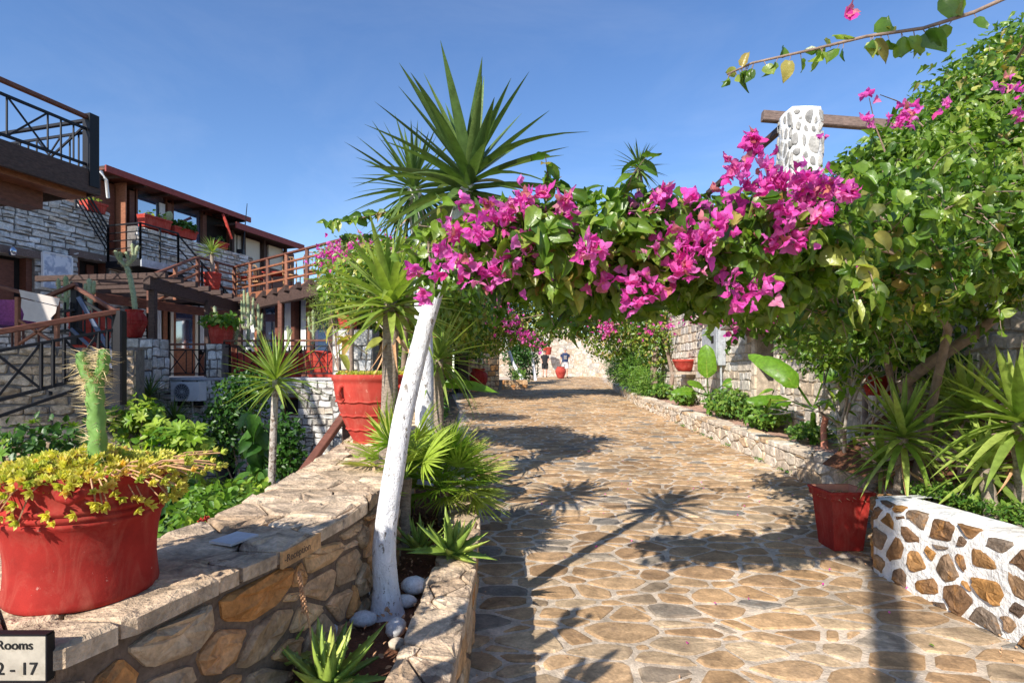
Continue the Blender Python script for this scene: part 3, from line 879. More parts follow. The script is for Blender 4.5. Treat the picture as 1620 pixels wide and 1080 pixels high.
pb = thing('pergola', (4.8, 9.5, HZ), 'dark weathered timber beams resting against the whitewashed pillar on the right', 'pergola')
MB().beam(P(1206, 184, 10.55), P(1420, 200, 10.4), .14, .19).build('beam', MS['woodgrey'], pb)
MB().beam(P(1243, 197, 10.45), P(1120, 306, 14.6), .11, .13).build('beam', MS['wooddark'], pb)
MB().beam(P(1420, 214, 9.0), P(1620, 60, 6.0), .10, .12).build('beam', MS['wooddark'], pb)
MB().beam(P(1420, 201, 10.4), (P(1420, 201, 10.4).x, 10.4, HZ+.12), .11, .11).build('post', MS['woodgrey'], pb)
pt = P(1120, 306, 14.6)
MB().beam(pt, (pt.x+.12, pt.y, HZ+.12), .11, .11).build('post', MS['wooddark'], pb)

# ---------------------------------------------------------------- far end: gate wall, end wall, low planter
gw = thing('gate_wall', (-2, 24, .8), 'tall brownish stone wall with narrow dark gap on the left at the far end of the path', 'stone wall')
A, B = (-5.6, 21.6), (-2.45, 23.4)
def wall_block(parent, a, b, z0, z1, th, mat, smat, cw=.3, ch=.2, limit=300, holes=(), side=1, back=True, style='c', gap=.035, h=.025, topstone=True, det=1, wob=.02, key=None):
    F, L, d, nrm = planemap(a, b, z0, side)
    A3, B3 = Vector((a[0], a[1], 0)), Vector((b[0], b[1], 0)); N3 = -nrm*th
    mb = MB()
    zz = sorted(set([0, z1-z0]+[h_[2] for h_ in holes if 0 < h_[2] < z1-z0]+[h_[3] for h_ in holes if 0 < h_[3] < z1-z0]))
    uu = sorted(set([0, L]+[h_[0] for h_ in holes if 0 < h_[0] < L]+[h_[1] for h_ in holes if 0 < h_[1] < L]))
    def quad(p): mb.add([A3+d*u+N3*t+Vector((0,0,z0+z)) for u, z, t in p], [(0,1,2,3)])
    for i in range(len(uu)-1):
        for j in range(len(zz)-1):
            uc, zc = (uu[i]+uu[i+1])/2, (zz[j]+zz[j+1])/2
            if any(h_[0] < uc < h_[1] and h_[2] < zc < h_[3] for h_ in holes): continue
            for t in (0, 1): quad([(uu[i],zz[j],t),(uu[i+1],zz[j],t),(uu[i+1],zz[j+1],t),(uu[i],zz[j+1],t)])
    for h_ in holes:
        a0, a1, c0, c1 = max(h_[0],0), min(h_[1],L), max(h_[2],0), min(h_[3],z1-z0)
        quad([(a0,c0,0),(a0,c0,1),(a0,c1,1),(a0,c1,0)]); quad([(a1,c0,0),(a1,c0,1),(a1,c1,1),(a1,c1,0)])
        quad([(a0,c1,0),(a1,c1,0),(a1,c1,1),(a0,c1,1)]); quad([(a0,c0,0),(a1,c0,0),(a1,c0,1),(a0,c0,1)])
    T = z1-z0
    quad([(0,T,0),(L,T,0),(L,T,1),(0,T,1)]); quad([(0,0,0),(0,0,1),(0,T,1),(0,T,0)]); quad([(L,0,0),(L,0,1),(L,T,1),(L,T,0)])
    mb.build('core', MS[mat], parent)
    H = z1-z0
    pol = courses(L, H, ch*.75, ch*1.35, cw*.7, cw*1.5, gap, wob=wob) if style == 'c' else voronoi(L, H, cw, ch, gap, jit=.42, wt=.3, rq=.14)
    pol = cut_holes(pol, holes)
    lay(pol, F, parent, MS[smat], h=h, rough=.4, det=det, limit=limit, key=key)
    if back:
        Fb, _, _, _ = planemap(b, a, z0, side)
        F2 = lambda u, v, n: A3 + N3 + d*u - nrm*n + Vector((0,0,z0+v))
        lay(cut_holes(courses(L, H, ch*.9, ch*1.5, cw, cw*1.8, gap, wob=wob), holes), F2, parent, MS[smat], h=h, limit=0, det=0)
    return F, L, d, nrm
wall_block(gw, (-6.5, 21.3), (-2.35, 22.4), .2, 3.6, .5, 'mortar_brown', 'rubble', .32, .2, limit=150, det=1)
wall_block(gw, (-1.75, 22.6), (-.55, 24.4), .5, 3.4, .5, 'mortar_brown', 'rubble', .34, .22, limit=120)
wall_block(gw, (-2.33, 22.9), (-1.75, 22.9), .5, 3.4, .3, 'dark', 'rubble', .5, .3, limit=0, holes=[(.1,.58,-.1,1.9)], back=False)
mb = MB(); mb.box(-2.25,-1.76,22.95,23.0,.6,2.5); mb.build('dark_gate', MS['iron'], gw)
lp = thing('low_planter', (.3, 26.5, .9), 'small ochre stone planter box at the foot of the slim white trunk', 'planter')
wall_block(lp, (-.45, 24.6), (.7, 25.2), .8, 1.25, .9, 'mortar_warm', 'rubble', .3, .2, limit=40)
MB().box(-.3, .45, 25.1, 25.9, 1.2, 1.24).build('soil', MS['soil'], lp)
ew = thing('end_wall', (4, 38, 1.2), 'sunlit whitish stone wall closing the far end of the path behind the walkers', 'stone wall')
wall_block(ew, (-2.0, 37.6), (4.2, 38.6), .9, 4.6, .5, 'mortar_warm', 'pale', .5, .3, limit=150, style='v', h=.012)
wall_block(ew, (4.2, 38.6), (7.0, 34.0), .9, 4.0, .5, 'mortar_warm', 'pale', .5, .3, limit=100, style='v', h=.012)
# ---------------------------------------------------------------- main building on the left
FX, NX = Vector((.27, .963, 0)).normalized(), Vector((.963, -.27, 0)).normalized()
OB = Vector((-18, 0, 0))
def hit(u, o):
    "distance along the facade where the ray through pixel column u meets the plane o metres in front of it"
    k = (u-810)/FPX
    # (OB + s*FX + o*NX).x = k*( ... ).y
    a = FX.x-k*FX.y; b = k*(OB.y+o*NX.y)-(OB.x+o*NX.x)
    return b/a
def S(u, v, o):
    s = hit(u, o); q = OB+FX*s+NX*o
    return Vector((q.x, q.y, EYE-(v-HOR)/FPX*q.y))
def L3(s, o, z): 
    q = OB+FX*s+NX*o; return Vector((q.x, q.y, z))
def lbox(mb, s0, s1, o0, o1, z0, z1, tint=.5):
    vs = [L3(s0,o0,z0),L3(s1,o0,z0),L3(s1,o1,z0),L3(s0,o1,z0),L3(s0,o0,z1),L3(s1,o0,z1),L3(s1,o1,z1),L3(s0,o1,z1)]
    return mb.add(vs, [(0,1,2,3),(4,7,6,5),(0,4,5,1),(1,5,6,2),(2,6,7,3),(3,7,4,0)], tint)
bld = thing('hotel_building', (-13, 17, 0), 'long stone and dark red timber hotel block under a sloping red eave on the left', 'building')
# eave heights
zE = S(150, 262, .85).z
sA, sB, sC = hit(-60, 0), hit(395, 1.4), hit(478, 1.4)
s150, s172, s212 = hit(150, 1.2), hit(172, 1.2), hit(215, 1.2)
# lower + left stone wall in plane o=1.2
ztopL = S(150, 330, 1.2).z
zPar = S(300, 380, 1.2).z
sEnd = hit(400, 1.2)
s0w = hit(-120, 1.2)
def F12(u, v, n): return L3(s0w+u, 1.2+n, v)
def holepx(u0, v0, u1, v1, o=1.2):
    a, b = hit(u0, o)-s0w, hit(u1, o)-s0w
    um = (u0+u1)/2; return (a, b, S(um, v1, o).z, S(um, v0, o).z)
H1 = holepx(-70, 398, 55, 512); H2 = holepx(122, 412, 176, 520)
a1 = (L3(s0w,1.2,0).x, L3(s0w,1.2,0).y); b1 = (L3(s172,1.2,0).x, L3(s172,1.2,0).y)
wall_block(bld, a1, b1, 0.5, ztopL, .4, 'mortar_grey', 'grey', .36, .155, limit=300, gap=.028, style='c', wob=.022, h=.045, back=False, det=1,
           holes=[(H1[0], H1[1], H1[2]-.5, H1[3]-.5), (H2[0], H2[1], H2[2]-.5, H2[3]-.5)],
           key=lambda p: (p[0][1] < 2.2, -centroid(p)[0]))
a2 = (L3(s212,1.2,0).x, L3(s212,1.2,0).y); b2 = (L3(sEnd,1.2,0).x, L3(sEnd,1.2,0).y)
wall_block(bld, a2, b2, 1.0, zPar, .35, 'mortar_grey', 'grey', .34, .14, limit=260, gap=.026, style='c', wob=.02, h=.045, back=False, key=lambda p: (p[0][1] < 2.8, 0))
a3 = b1; b3 = (L3(s172,-.2,0).x, L3(s172,-.2,0).y)
wall_block(bld, b1, a2, 1.0, S(190,470,1.2).z+1.2, .3, 'mortar_grey', 'grey', .36, .16, limit=90, gap=.026, style='c', wob=.02, h=.04, back=False)
sR = hit(149, 0)
mb = MB(); lbox(mb, s0w, sR-.01, -6, -.1, .5, ztopL-.3); lbox(mb, sR, sEnd, -6, -.1, .5, zE-.05); lbox(mb, s0w, s172-.02, -.099, .78, .5, ztopL-.31)
mb.build('inner_walls', MS['wooddark'], bld)
# floor slab behind the parapet
mb = MB(); lbox(mb, s172-.01, sEnd, -.1, .84, zPar-1.2, zPar-1.0); mb.build('balcony_floor', MS['woodgrey'], bld)
# openings
def window(parent, u0, v0, u1, v1, o, glass='glass', frame='wood', mull=0, name='window', fw=.08):
    a, b = hit(u0, o), hit(u1, o); um = (u0+u1)/2
    z1, z0 = S(um, v0, o).z, S(um, v1, o).z
    g = MB(); lbox(g, a, b, o-.03, o, z0, z1)
    w = g.build(name, MS[glass], parent)
    f = MB()
    lbox(f, a-fw, a, o-.05, o+.06, z0-fw, z1+fw); lbox(f, b, b+fw, o-.05, o+.06, z0-fw, z1+fw)
    lbox(f, a, b, o-.05, o+.06, z1, z1+fw); lbox(f, a, b, o-.05, o+.06, z0-fw, z0)
    for k in range(mull):
        q = a+(b-a)*(k+1)/(mull+1); lbox(f, q-.03, q+.03, o-.04, o+.05, z0, z1)
    f.build('frame', MS[frame], w)
    return w
window(bld, 216, 306, 260, 392, .05, fw=.07)
window(bld, 273, 326, 317, 402, .05, fw=.07)
window(bld, 325, 345, 358, 412, .03, glass='dark')
c_ = MB(); lbox(c_, hit(252, .12), hit(261, .12), .11, .13, S(256,380,.1).z, S(256,322,.1).z); c_.build('curtain', MS['curtain'], bld)
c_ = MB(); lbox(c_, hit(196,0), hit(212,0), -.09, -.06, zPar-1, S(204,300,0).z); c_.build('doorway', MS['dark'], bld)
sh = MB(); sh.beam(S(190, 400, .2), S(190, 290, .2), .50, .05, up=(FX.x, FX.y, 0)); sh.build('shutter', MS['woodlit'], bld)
w_ = MB(); lbox(w_, hit(150,.1), hit(183,.1), .0, .06, zPar-1, zE-.1); w_.build('timber_panel', MS['wood'], bld)
for u in (206, 266, 321, 363):
    f = MB(); lbox(f, hit(u,.12)-.09, hit(u,.12)+.09, .07, .20, zPar-1, zE-.15); f.build('post', MS['wood'], bld)
# eave boards and roofs
r1 = MB(); lbox(r1, sR-.3, hit(397, .85), -7, 0.80, zE+.07, zE+.13); rf = r1.build('roof', MS['wooddark'], bld)
e1 = MB(); lbox(e1, sR-.3, hit(397, .85), 0.802, 0.86, zE-.05, zE+.15); e1.build('fascia', MS['roof'], rf)
e1 = MB(); lbox(e1, sR-.3, hit(395, .85), -.1, .80, zE+.01, zE+.068); e1.build('soffit', MS['wood'], rf)
for k in range(26):
    s = s0w+.5+k*.9
    if sR-.2 < s < hit(392, .85):
        q = MB(); lbox(q, s, s+.09, -.05, .78, zE-.08, zE+.008); q.build('rafter', MS['wooddark'], rf)
zE2 = S(430, 376, 1.0).z
r2 = MB(); lbox(r2, hit(372, 1), hit(480, 1), -6, 1.0, zE2+.02, zE2+.10); rf2 = r2.build('roof', MS['wooddark'], bld)
e2 = MB(); lbox(e2, hit(372, 1), hit(480, 1), 1.002, 1.06, zE2-.10, zE2+.14); e2.build('fascia', MS['roof'], rf2)
# extension with cream curtains
mb = MB(); lbox(mb, sEnd+.002, hit(478, .2), -5, -.25, .5, zE2+.0); mb.build('extension_wall', MS['wood'], bld)
for (u0, u1, v0, v1) in ((366,373,372,398),(388,411,378,408),(425,448,390,412),(376,384,374,402)):
    c_ = MB(); lbox(c_, hit(u0, .3), hit(u1, .3), .22, .30, S(u0, v1, .3).z-.3, zE2-.12); c_.build('curtain', MS['cream'], bld)
for u in (368, 386, 418, 452):
    f = MB(); lbox(f, hit(u,.4)-.06, hit(u,.4)+.06, .32, .44, S(u, 430, .4).z-.5, zE2-.02); f.build('post', MS['wooddark'], bld)
# downpipes
dp = MB(); dp.tube([S(160,272,.8), S(168,285,1.1), S(171,312,.6)], .05, 8); dp.build('downpipe', MS['white'], bld, True)
dp = MB(); dp.tube([S(353,340,.8), S(357,350,1.3), S(366,377,1.0)], .055, 8); dp.build('downpipe', MS['coral'], bld, True)
# lower openings: timber lintels, frames, dark rooms
for (u0, v0, u1, v1) in ((-70,398,55,512), (122,412,176,520)):
    a, b = hit(u0, 1.2), hit(u1, 1.2); um = (u0+u1)/2; z1, z0 = S(um, v0, 1.2).z, S(um, v1, 1.2).z
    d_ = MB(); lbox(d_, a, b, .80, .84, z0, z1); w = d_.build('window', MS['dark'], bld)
    f = MB(); lbox(f, a-.25, b+.25, 1.19, 1.27, z1+.002, z1+.2); f.build('lintel', MS['woodgrey'], w)
    f = MB(); lbox(f, b-.14, b-.002, .86, 1.1, z0, z1-.01); lbox(f, a+.002, a+.14, .86, 1.1, z0, z1-.01); f.build('frame', MS['wood'], w)
    f = MB(); lbox(f, (a+b)/2, b-.3, .85, .9, z0, z1-.1); f.build('shutter', MS['wood'], w)
# wall lamp over the left window
lm = MB(); q = S(20, 396, 1.4); lm.lathe(q, [(0,-.14),(.07,-.12),(.09,0),(.03,.1),(0,.1)], 10); lm.build('wall_lamp', MS['glass'], bld, True)
# board with a faded picture
t = thing('picture_board', S(92, 430, 1.3), 'pale blue and white picture board fixed to the stone wall between two windows', 'picture board')
m_ = MB(); z1, z0 = S(90,403,1.3).z, S(90,457,1.3).z; lbox(m_, hit(68,1.3), hit(112,1.3), 1.28, 1.32, z0, z1); m_.build('panel', MS['board'], t)
m_ = MB(); lbox(m_, hit(68,1.3)-.03, hit(68,1.3), 1.27, 1.35, z0, z1); lbox(m_, hit(112,1.3), hit(112,1.3)+.03, 1.27, 1.35, z0, z1); lbox(m_, hit(68,1.3), hit(112,1.3), 1.27, 1.35, z1, z1+.03); m_.build('frame', MS['white'], t)
# antenna
t = thing('antenna', S(384, 405, 1.0), 'thin radio antenna rising above the lower red roof', 'antenna')
MB().tube([S(383,410,1.0), S(391,322,1.0)], [.035,.012], 6).build('mast', MS['iron'], t)
MB().beam(S(381,405,1.0), S(381,395,1.0), .25, .2).build('bracket', MS['iron'], t)
# planters on the parapets
def trough(u0, u1, vt, o, h, label, depth=.34, plant='shrub', n=60):
    a, b = hit(u0, o), hit(u1, o); zt = S((u0+u1)/2, vt, o).z
    t = thing('flower_trough', L3(a, o, zt-h), label, 'planter')
    m = MB(); 
    i = .04
    vs = [L3(a+i,o-depth+i,zt-h),L3(b-i,o-depth+i,zt-h),L3(b-i,o-i,zt-h),L3(a+i,o-i,zt-h),L3(a,o-depth,zt),L3(b,o-depth,zt),L3(b,o,zt),L3(a,o,zt),
          L3(a+i,o-depth+i,zt),L3(b-i,o-depth+i,zt),L3(b-i,o-i,zt),L3(a+i,o-i,zt)]
    m.add(vs, [(0,1,2,3),(0,4,5,1),(1,5,6,2),(2,6,7,3),(3,7,4,0),(4,8,9,5),(5,9,10,6),(6,10,11,7),(7,11,8,4),(8,11,10,9)])
    m.build('box', MS['coral'], t)
    m = MB(); lbox(m, a-.015, b+.015, o-.03, o+.02, zt-.06, zt+.004); m.build('rim', MS['coral'], t)
    return t, a, b, zt
TR = []
TR.append(trough(139, 170, 320, 1.35, .28, 'red trough on the left stone parapet just under the balcony corner'))
TR.append(trough(229, 272, 344, 1.2, .38, 'red trough with a prickly pear pad in front of the curtained window'))
TR.append(trough(277, 313, 362, 1.2, .30, 'red trough with dark green leaves under the second window'))
TR.append(trough(343, 362, 383, 1.2, .28, 'small red trough at the dark end opening of the upper floor'))

# ---------------------------------------------------------------- upper left balcony, nearer the camera
bc = thing('timber_balcony', (-8, 9.5, 5), 'overhanging dark timber balcony with iron railing at the top left corner', 'balcony')
c0 = P(147, 185, 10.6)
zr = c0.z; zd = P(147, 272, 10.6).z
def Bp(s, o, z): 
    q = Vector((c0.x, c0.y, 0))+FX*s+NX*o; return Vector((q.x, q.y, z))
def bbox(mb, s0, s1, o0, o1, z0, z1):
    vs = [Bp(s0,o0,z0),Bp(s1,o0,z0),Bp(s1,o1,z0),Bp(s0,o1,z0),Bp(s0,o0,z1),Bp(s1,o0,z1),Bp(s1,o1,z1),Bp(s0,o1,z1)]
    mb.add(vs, [(0,1,2,3),(4,7,6,5),(0,4,5,1),(1,5,6,2),(2,6,7,3),(3,7,4,0)]); return mb
bbox(MB(), -7, .05, -4.8, -.02, zd-.10, zd-.02).build('deck', MS['woodgrey'], bc)
bbox(MB(), -7, .10, -.018, .06, zd-.42, zd+.0).build('fascia', MS['wooddark'], bc)
bbox(MB(), .052, .11, -4.8, -.02, zd-.42, zd+.0).build('fascia', MS['wooddark'], bc)
for k, (o, e, dz) in enumerate(((-.16, .0, .48), (-.57,-.48,.78), (-.98,-1.25,1.06), (-1.9,-1.3,.9), (-2.7,-1.6,.8))):
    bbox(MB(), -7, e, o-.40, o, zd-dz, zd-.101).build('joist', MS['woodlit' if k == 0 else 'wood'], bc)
for k in range(16):
    s = -6.8+k*.45
    if s < 0: bbox(MB(), s, s+.41, -4.6, -.45, zd-.14, zd-.1015).build('plank', MS['wood'], bc)
bbox(MB(), -.12, .06, -.10, .08, zd-.3, zr+.02).build('post', MS['iron'], bc)
MB().beam(Bp(-7,-.01,zr-.05), Bp(-.1,-.01,zr-.05), .09, .07).build('handrail', MS['wood'], bc)
MB().beam(Bp(0,0,zr-.05), Bp(0,-4.6,zr-.05), .07, .06).build('handrail', MS['iron'], bc)
zt_, zb_ = zr-.27, zd+.10
for z in (zt_, zb_):
    MB().beam(Bp(-7,-.01,z), Bp(-.1,-.01,z), .035, .05).build('rail', MS['iron'], bc)
    MB().beam(Bp(0,-.1,z), Bp(0,-4.6,z), .035, .05).build('rail', MS['iron'], bc)
def bals(side, lo, hi):
    q = hi; k = 0
    while q > lo:
        pat = k % 4
        A_ = (lambda w, z: Bp(w, -.01, z)) if side == 's' else (lambda w, z: Bp(0, w, z))
        if pat == 3:
            MB().beam(A_(q+.28-.0, zb_), A_(q-.35, zt_), .02, .03).build('brace', MS['iron'], bc)
            MB().beam(A_(q-.35, zb_), A_(q+.28, zt_), .02, .03).build('brace', MS['iron'], bc)
            q -= .35
        else:
            MB().beam(A_(q, zb_), A_(q, zt_), .025, .025).build('baluster', MS['iron'], bc); q -= .22 if pat < 2 else .28
        k += 1
bals('s', -4.2, -.35); bals('o', -4.4, -.35)
# two iron stays between the rails at the corner
MB().beam(Bp(-.05,-.05,zr-.12), Bp(-.05,-1.6,zd), .03, .04).build('brace', MS['iron'], bc)

# ---------------------------------------------------------------- iron landing and stair in front of the parapet
ld = thing('iron_stair', S(240, 420, 2.2), 'black iron landing with thin rails and steps running down the stone parapet', 'stair')
o1, o2 = 1.3, 2.6
sa, sb = hit(222, o2), hit(282, o2)
zl = S(240, 414, o2).z
m = MB(); lbox(m, sa, sb, o1, o2, zl-.18, zl); m.build('landing', MS['iron'], ld)
m = MB(); lbox(m, sa, sb, o2, o2+.05, zl-.20, zl+.02); m.build('edge', MS['greymetal'], ld)
def irail(a, b, hh, n, nb=3):
    "rail between two base points"
    a, b = Vector(a), Vector(b)
    for k in range(n+1):
        p = a.lerp(b, k/n); MB().beam(p, p+Vector((0,0,hh)), .05, .05).build('post', MS['iron'], ld)
    for k in range(nb): 
        dz = Vector((0,0,hh*(1-k/(nb+.5)))); MB().beam(a+dz, b+dz, .03, .03 if k else .05).build('rail', MS['iron'], ld)
irail(L3(sa,o2,zl), L3(sb,o2,zl), 1.05, 2, 4)
irail(L3(sa,o1+.1,zl), L3(sa,o2,zl), 1.05, 1, 4)
s2 = hit(385, o2)
irail(L3(sb,o2,zl), L3(s2,o2,zl-2.1), 1.0, 3, 2)
for k in range(9):
    s = sb+(s2-sb)*(k+.3)/9; z = zl-2.1*(k+.5)/9
    m = MB(); lbox(m, s, s+.30, o1, o2-.05, z-.03, z); m.build('tread', MS['iron'], ld)
for o in (o1+.05, o2-.05): MB().beam(L3(sb,o,zl-.15), L3(s2,o,zl-2.25), .05, .16).build('stringer', MS['iron'], ld)
sL = hit(172, o2)
irail(L3(sL,o1+.1,zl+1.3), L3(sa,o1+.1,zl), 1.0, 1, 5)

# ---------------------------------------------------------------- pergola in front of the ground floor facade
TF = 1.46                                    # terrace floor level
pg = thing('terrace_pergola', (-6, 15, TF), 'dark L shaped timber pergola over the terrace with potted cacti', 'pergola')
qa, qc, qb = P(232, 447, 13.5), P(377, 487, 18.0), P(545, 450, 14.0)
MB().beam(qa, qc, .16, .34).build('beam', MS['wooddark'], pg)
MB().beam(qc, qb, .16, .30).build('beam', MS['wooddark'], pg)
FAC = 18.9
for u, d in ((242, 13.7), (328, 16.0), (380, 17.8), (444, 16.1), (524, 14.3)):
    q = P(u, 500, d); a_ = Vector((q.x, q.y, TF))
    zt = 3.6
    MB().beam(a_, (a_.x, a_.y, zt), .16 if u < 250 else .13, .13).build('post', MS['wooddark' if u != 444 else 'wood'], pg)
for k in range(9):
    p = qc.lerp(qb, (k+.5)/9); e = P(0,0,1)
    b = p+Vector((-.55, 1.0, 0)).normalized()*2.6; a = p-Vector((-.55,1.0,0)).normalized()*.45
    MB().beam((a.x,a.y,p.z+.22), (b.x,b.y,p.z+.26), .10, .16).build('rafter', MS['wooddark'], pg)
for k in range(7):
    p = qa.lerp(qc, (k+.3)/7)
    dr_ = Vector((-1.0, .15, 0)).normalized()
    MB().beam((p-dr_*.4)+Vector((0,0,.2)), (p+dr_*3.2)+Vector((0,0,.2)), .10, .14).build('rafter', MS['wooddark'], pg)
MB().beam(P(150, 470, 15.5), P(375, 500, 19.0), .12, .26).build('beam', MS['wood'], pg)

# ground floor facade behind the pergola
gf = thing('cafe_facade', (-8, 19, TF), 'ground floor cafe front with timber door posts and white lace curtains', 'facade')
ga, gb = P(205, 0, 17.2), P(376, 0, 19.6)
Wf = planemap((ga.x, ga.y), (gb.x, gb.y), TF, 1)
gc = P(560, 0, 15.6)
Wg = planemap((gb.x, gb.y), (gc.x, gc.y), TF, 1)
def front(W, items, zt=3.75, wallh=2.45):
    F, L, d, nrm = W
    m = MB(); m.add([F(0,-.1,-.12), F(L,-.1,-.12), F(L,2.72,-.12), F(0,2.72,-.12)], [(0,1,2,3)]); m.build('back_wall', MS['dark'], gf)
    def fb(u0, u1, n0, n1, v0, v1, name, mat):
        m = MB(); vs = [F(u0,v0,n0),F(u1,v0,n0),F(u1,v0,n1),F(u0,v0,n1),F(u0,v1,n0),F(u1,v1,n0),F(u1,v1,n1),F(u0,v1,n1)]
        m.add(vs, [(0,1,2,3),(4,7,6,5),(0,4,5,1),(1,5,6,2),(2,6,7,3),(3,7,4,0)]); return m.build(name, MS[mat], gf)
    fb(0, L, 0, .16, wallh, wallh+.30, 'head_beam', 'woodlit')
    for (kind, u0, u1) in items:
        u0, u1 = u0*L, u1*L
        if kind == 'post': fb(u0, u1, -.02, .14, 0, wallh-.003, 'post', 'wood')
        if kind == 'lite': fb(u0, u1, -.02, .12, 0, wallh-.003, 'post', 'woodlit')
        if kind == 'glass': fb(u0, u1, -.05, -.02, .7, wallh-.1, 'window', 'glass'); fb(u0, u1, -.05, .03, 0, .68, 'panel', 'wood')
        if kind == 'curtain': 
            m = MB(); n_ = 14; vs = []
            for i in range(n_+1):
                x = u0+(u1-u0)*i/n_; q = .02*math.sin(i*2.1)
                vs += [F(x, wallh-.15, .0+q), F(x, .85+.06*math.sin(i), .01+q)]
            m.add(vs, [(2*i, 2*i+1, 2*i+3, 2*i+2) for i in range(n_)]); m.build('curtain', MS['curtain'], gf, True)
            fb(u0, u1, -.05, .03, 0, .7, 'panel', 'wood')
        if kind == 'stone':
            pol = [[(x+u0, y) for x, y in p] for p in courses(u1-u0, wallh, .18, .3, .2, .5, .03)]
            for p in pol: 
                m = MB(); stone(m, p, F, .03, .1, .3, None, 1); m.build('stone', MS['grey'], gf)
        if kind == 'door':
            dd = fb(u0, u1, -.03, .03, .02, 2.2, 'door', 'cream' if 0 else 'woodlit')
            fb(u0+.12*(u1-u0), u1-.12*(u1-u0), .032, .04, .9, 2.05, 'pane', 'glass')
            fb(u0+.15*(u1-u0), u1-.15*(u1-u0), .032, .045, .15, .75, 'door_panel', 'woodlit')
            fb(u0-.08, u0-.005, -.02, .08, 0, 2.28, 'frame', 'cream'); fb(u1+.005, u1+.08, -.02, .08, 0, 2.28, 'frame', 'cream'); fb(u0, u1, -.02, .08, 2.21, 2.28, 'frame', 'cream')
front(Wf, [('post',.02,.05),('stone',.06,.14),('post',.15,.18),('curtain',.19,.27),('lite',.28,.31),('door',.37,.57),('curtain',.62,.70),('lite',.71,.74),('glass',.75,.9),('post',.92,.97)])
front(Wg, [('post',.01,.04),('curtain',.05,.2),('lite',.21,.24),('glass',.25,.4),('post',.41,.44),('curtain',.46,.54),('post',.55,.58),('curtain',.60,.66),('lite',.67,.70),('glass',.71,.84),('lite',.85,.88),('curtain',.9,.98)])

# upper terrace: slab, timber railing
ut = thing('upper_terrace', (-8, 20, 4), 'upper terrace with red brown timber rails above the pergola', 'terrace')
e = [P(236,438,15.8), P(313,408,18.4), P(371,422,20.2), P(560,380,15.6)]
zf = 4.28
top = [Vector((p.x, p.y, 5.30)) for p in e]
bot = [Vector((p.x, p.y, zf)) for p in e]; bot[0].z = zf-1.05
back = [Vector((-6, 26, zf)), Vector((-14, 24.5, zf))]
m = MB(); poly = [b for b in bot[1:]]+[Vector((1.0-3.5, 20, zf))]+back
n = len(poly)
m.add([(p.x, p.y, p.z-.30) for p in poly]+[(p.x, p.y, p.z) for p in poly], [tuple(range(n)), tuple(range(2*n-1, n-1, -1))]+[(i,(i+1)%n,n+(i+1)%n,n+i) for i in range(n)])
m.build('slab', MS['wood'], ut)
for i in range(3):
    a, b = bot[i], bot[i+1]; L = (b-a).length; n = max(2, round(L/1.15))
    for k in range(n+(i == 2)):
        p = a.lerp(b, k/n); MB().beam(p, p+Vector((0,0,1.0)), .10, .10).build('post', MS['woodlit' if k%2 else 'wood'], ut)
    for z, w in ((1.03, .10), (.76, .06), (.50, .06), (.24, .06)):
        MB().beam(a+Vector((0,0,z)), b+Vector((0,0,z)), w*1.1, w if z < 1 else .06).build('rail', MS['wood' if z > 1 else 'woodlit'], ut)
# support wall below slab hidden by pergola
def chair(p, rz, label, group=None):
    t = thing('cane_chair', p, label, 'chair', group)
    c, s = math.cos(rz), math.sin(rz)
    def T(x, y, z): return Vector(p)+Vector((x*c-y*s, x*s+y*c, z))
    m = MB(); m.add([T(-.22,-.22,.44),T(.22,-.22,.44),T(.22,.22,.44),T(-.22,.22,.44),T(-.22,-.22,.48),T(.22,-.22,.48),T(.22,.22,.48),T(-.22,.22,.48)], [(0,3,2,1),(4,5,6,7),(0,1,5,4),(1,2,6,5),(2,3,7,6),(3,0,4,7)]); m.build('seat', MS['cane'], t)
    for x in (-.2, .2):
        for y in (-.2, .2): MB().tube([T(x,y,0), T(x,y,.44)], .018, 6).build('leg', MS['cane'], t)
    pts = [T(-.21,.22,.44), T(-.22,.26,.85), T(-.12,.28,1.0), T(.12,.28,1.0), T(.22,.26,.85), T(.21,.22,.44)]
    MB().tube(pts, .02, 6).build('back_frame', MS['cane'], t)
    for x in (-.12, -.04, .04, .12): MB().tube([T(x,.225,.48), T(x,.275,.98)], .008, 5).build('back_slat', MS['cane'], t)
    return t
def table(p, label, cloth='coral'):
    t = thing('cafe_table', p, label, 'table')
    MB().box(p[0]-.4, p[0]+.4, p[1]-.4, p[1]+.4, p[2]+.72, p[2]+.76).build('tabletop', MS[cloth], t)
    for x in (-.34,.34):
        for y in (-.34,.34): MB().beam((p[0]+x, p[1]+y, p[2]), (p[0]+x, p[1]+y, p[2]+.72), .05, .05).build('leg', MS['wood'], t)
    return t
for k, (u, d, lab) in enumerate(((384, 20.6, 'leftmost of the cane chairs behind the upper terrace rail'), (408, 20.0, 'second cane chair from the left behind the upper terrace rail'), (462, 18.6, 'third cane chair from the left behind the upper terrace rail'), (492, 17.8, 'rightmost cane chair behind the upper terrace rail, nearest the pink bush'))):
    q = P(u, 0, d); chair((q.x, q.y, zf), 2.6+.3*k, lab, 'cane chairs on the upper terrace')
q = P(396, 0, 20.8); table((q.x, q.y, zf), 'red covered table between the two left cane chairs upstairs')
q = P(440, 0, 19.9); table((q.x, q.y, zf), 'red covered table standing mid way along the upper terrace rail')

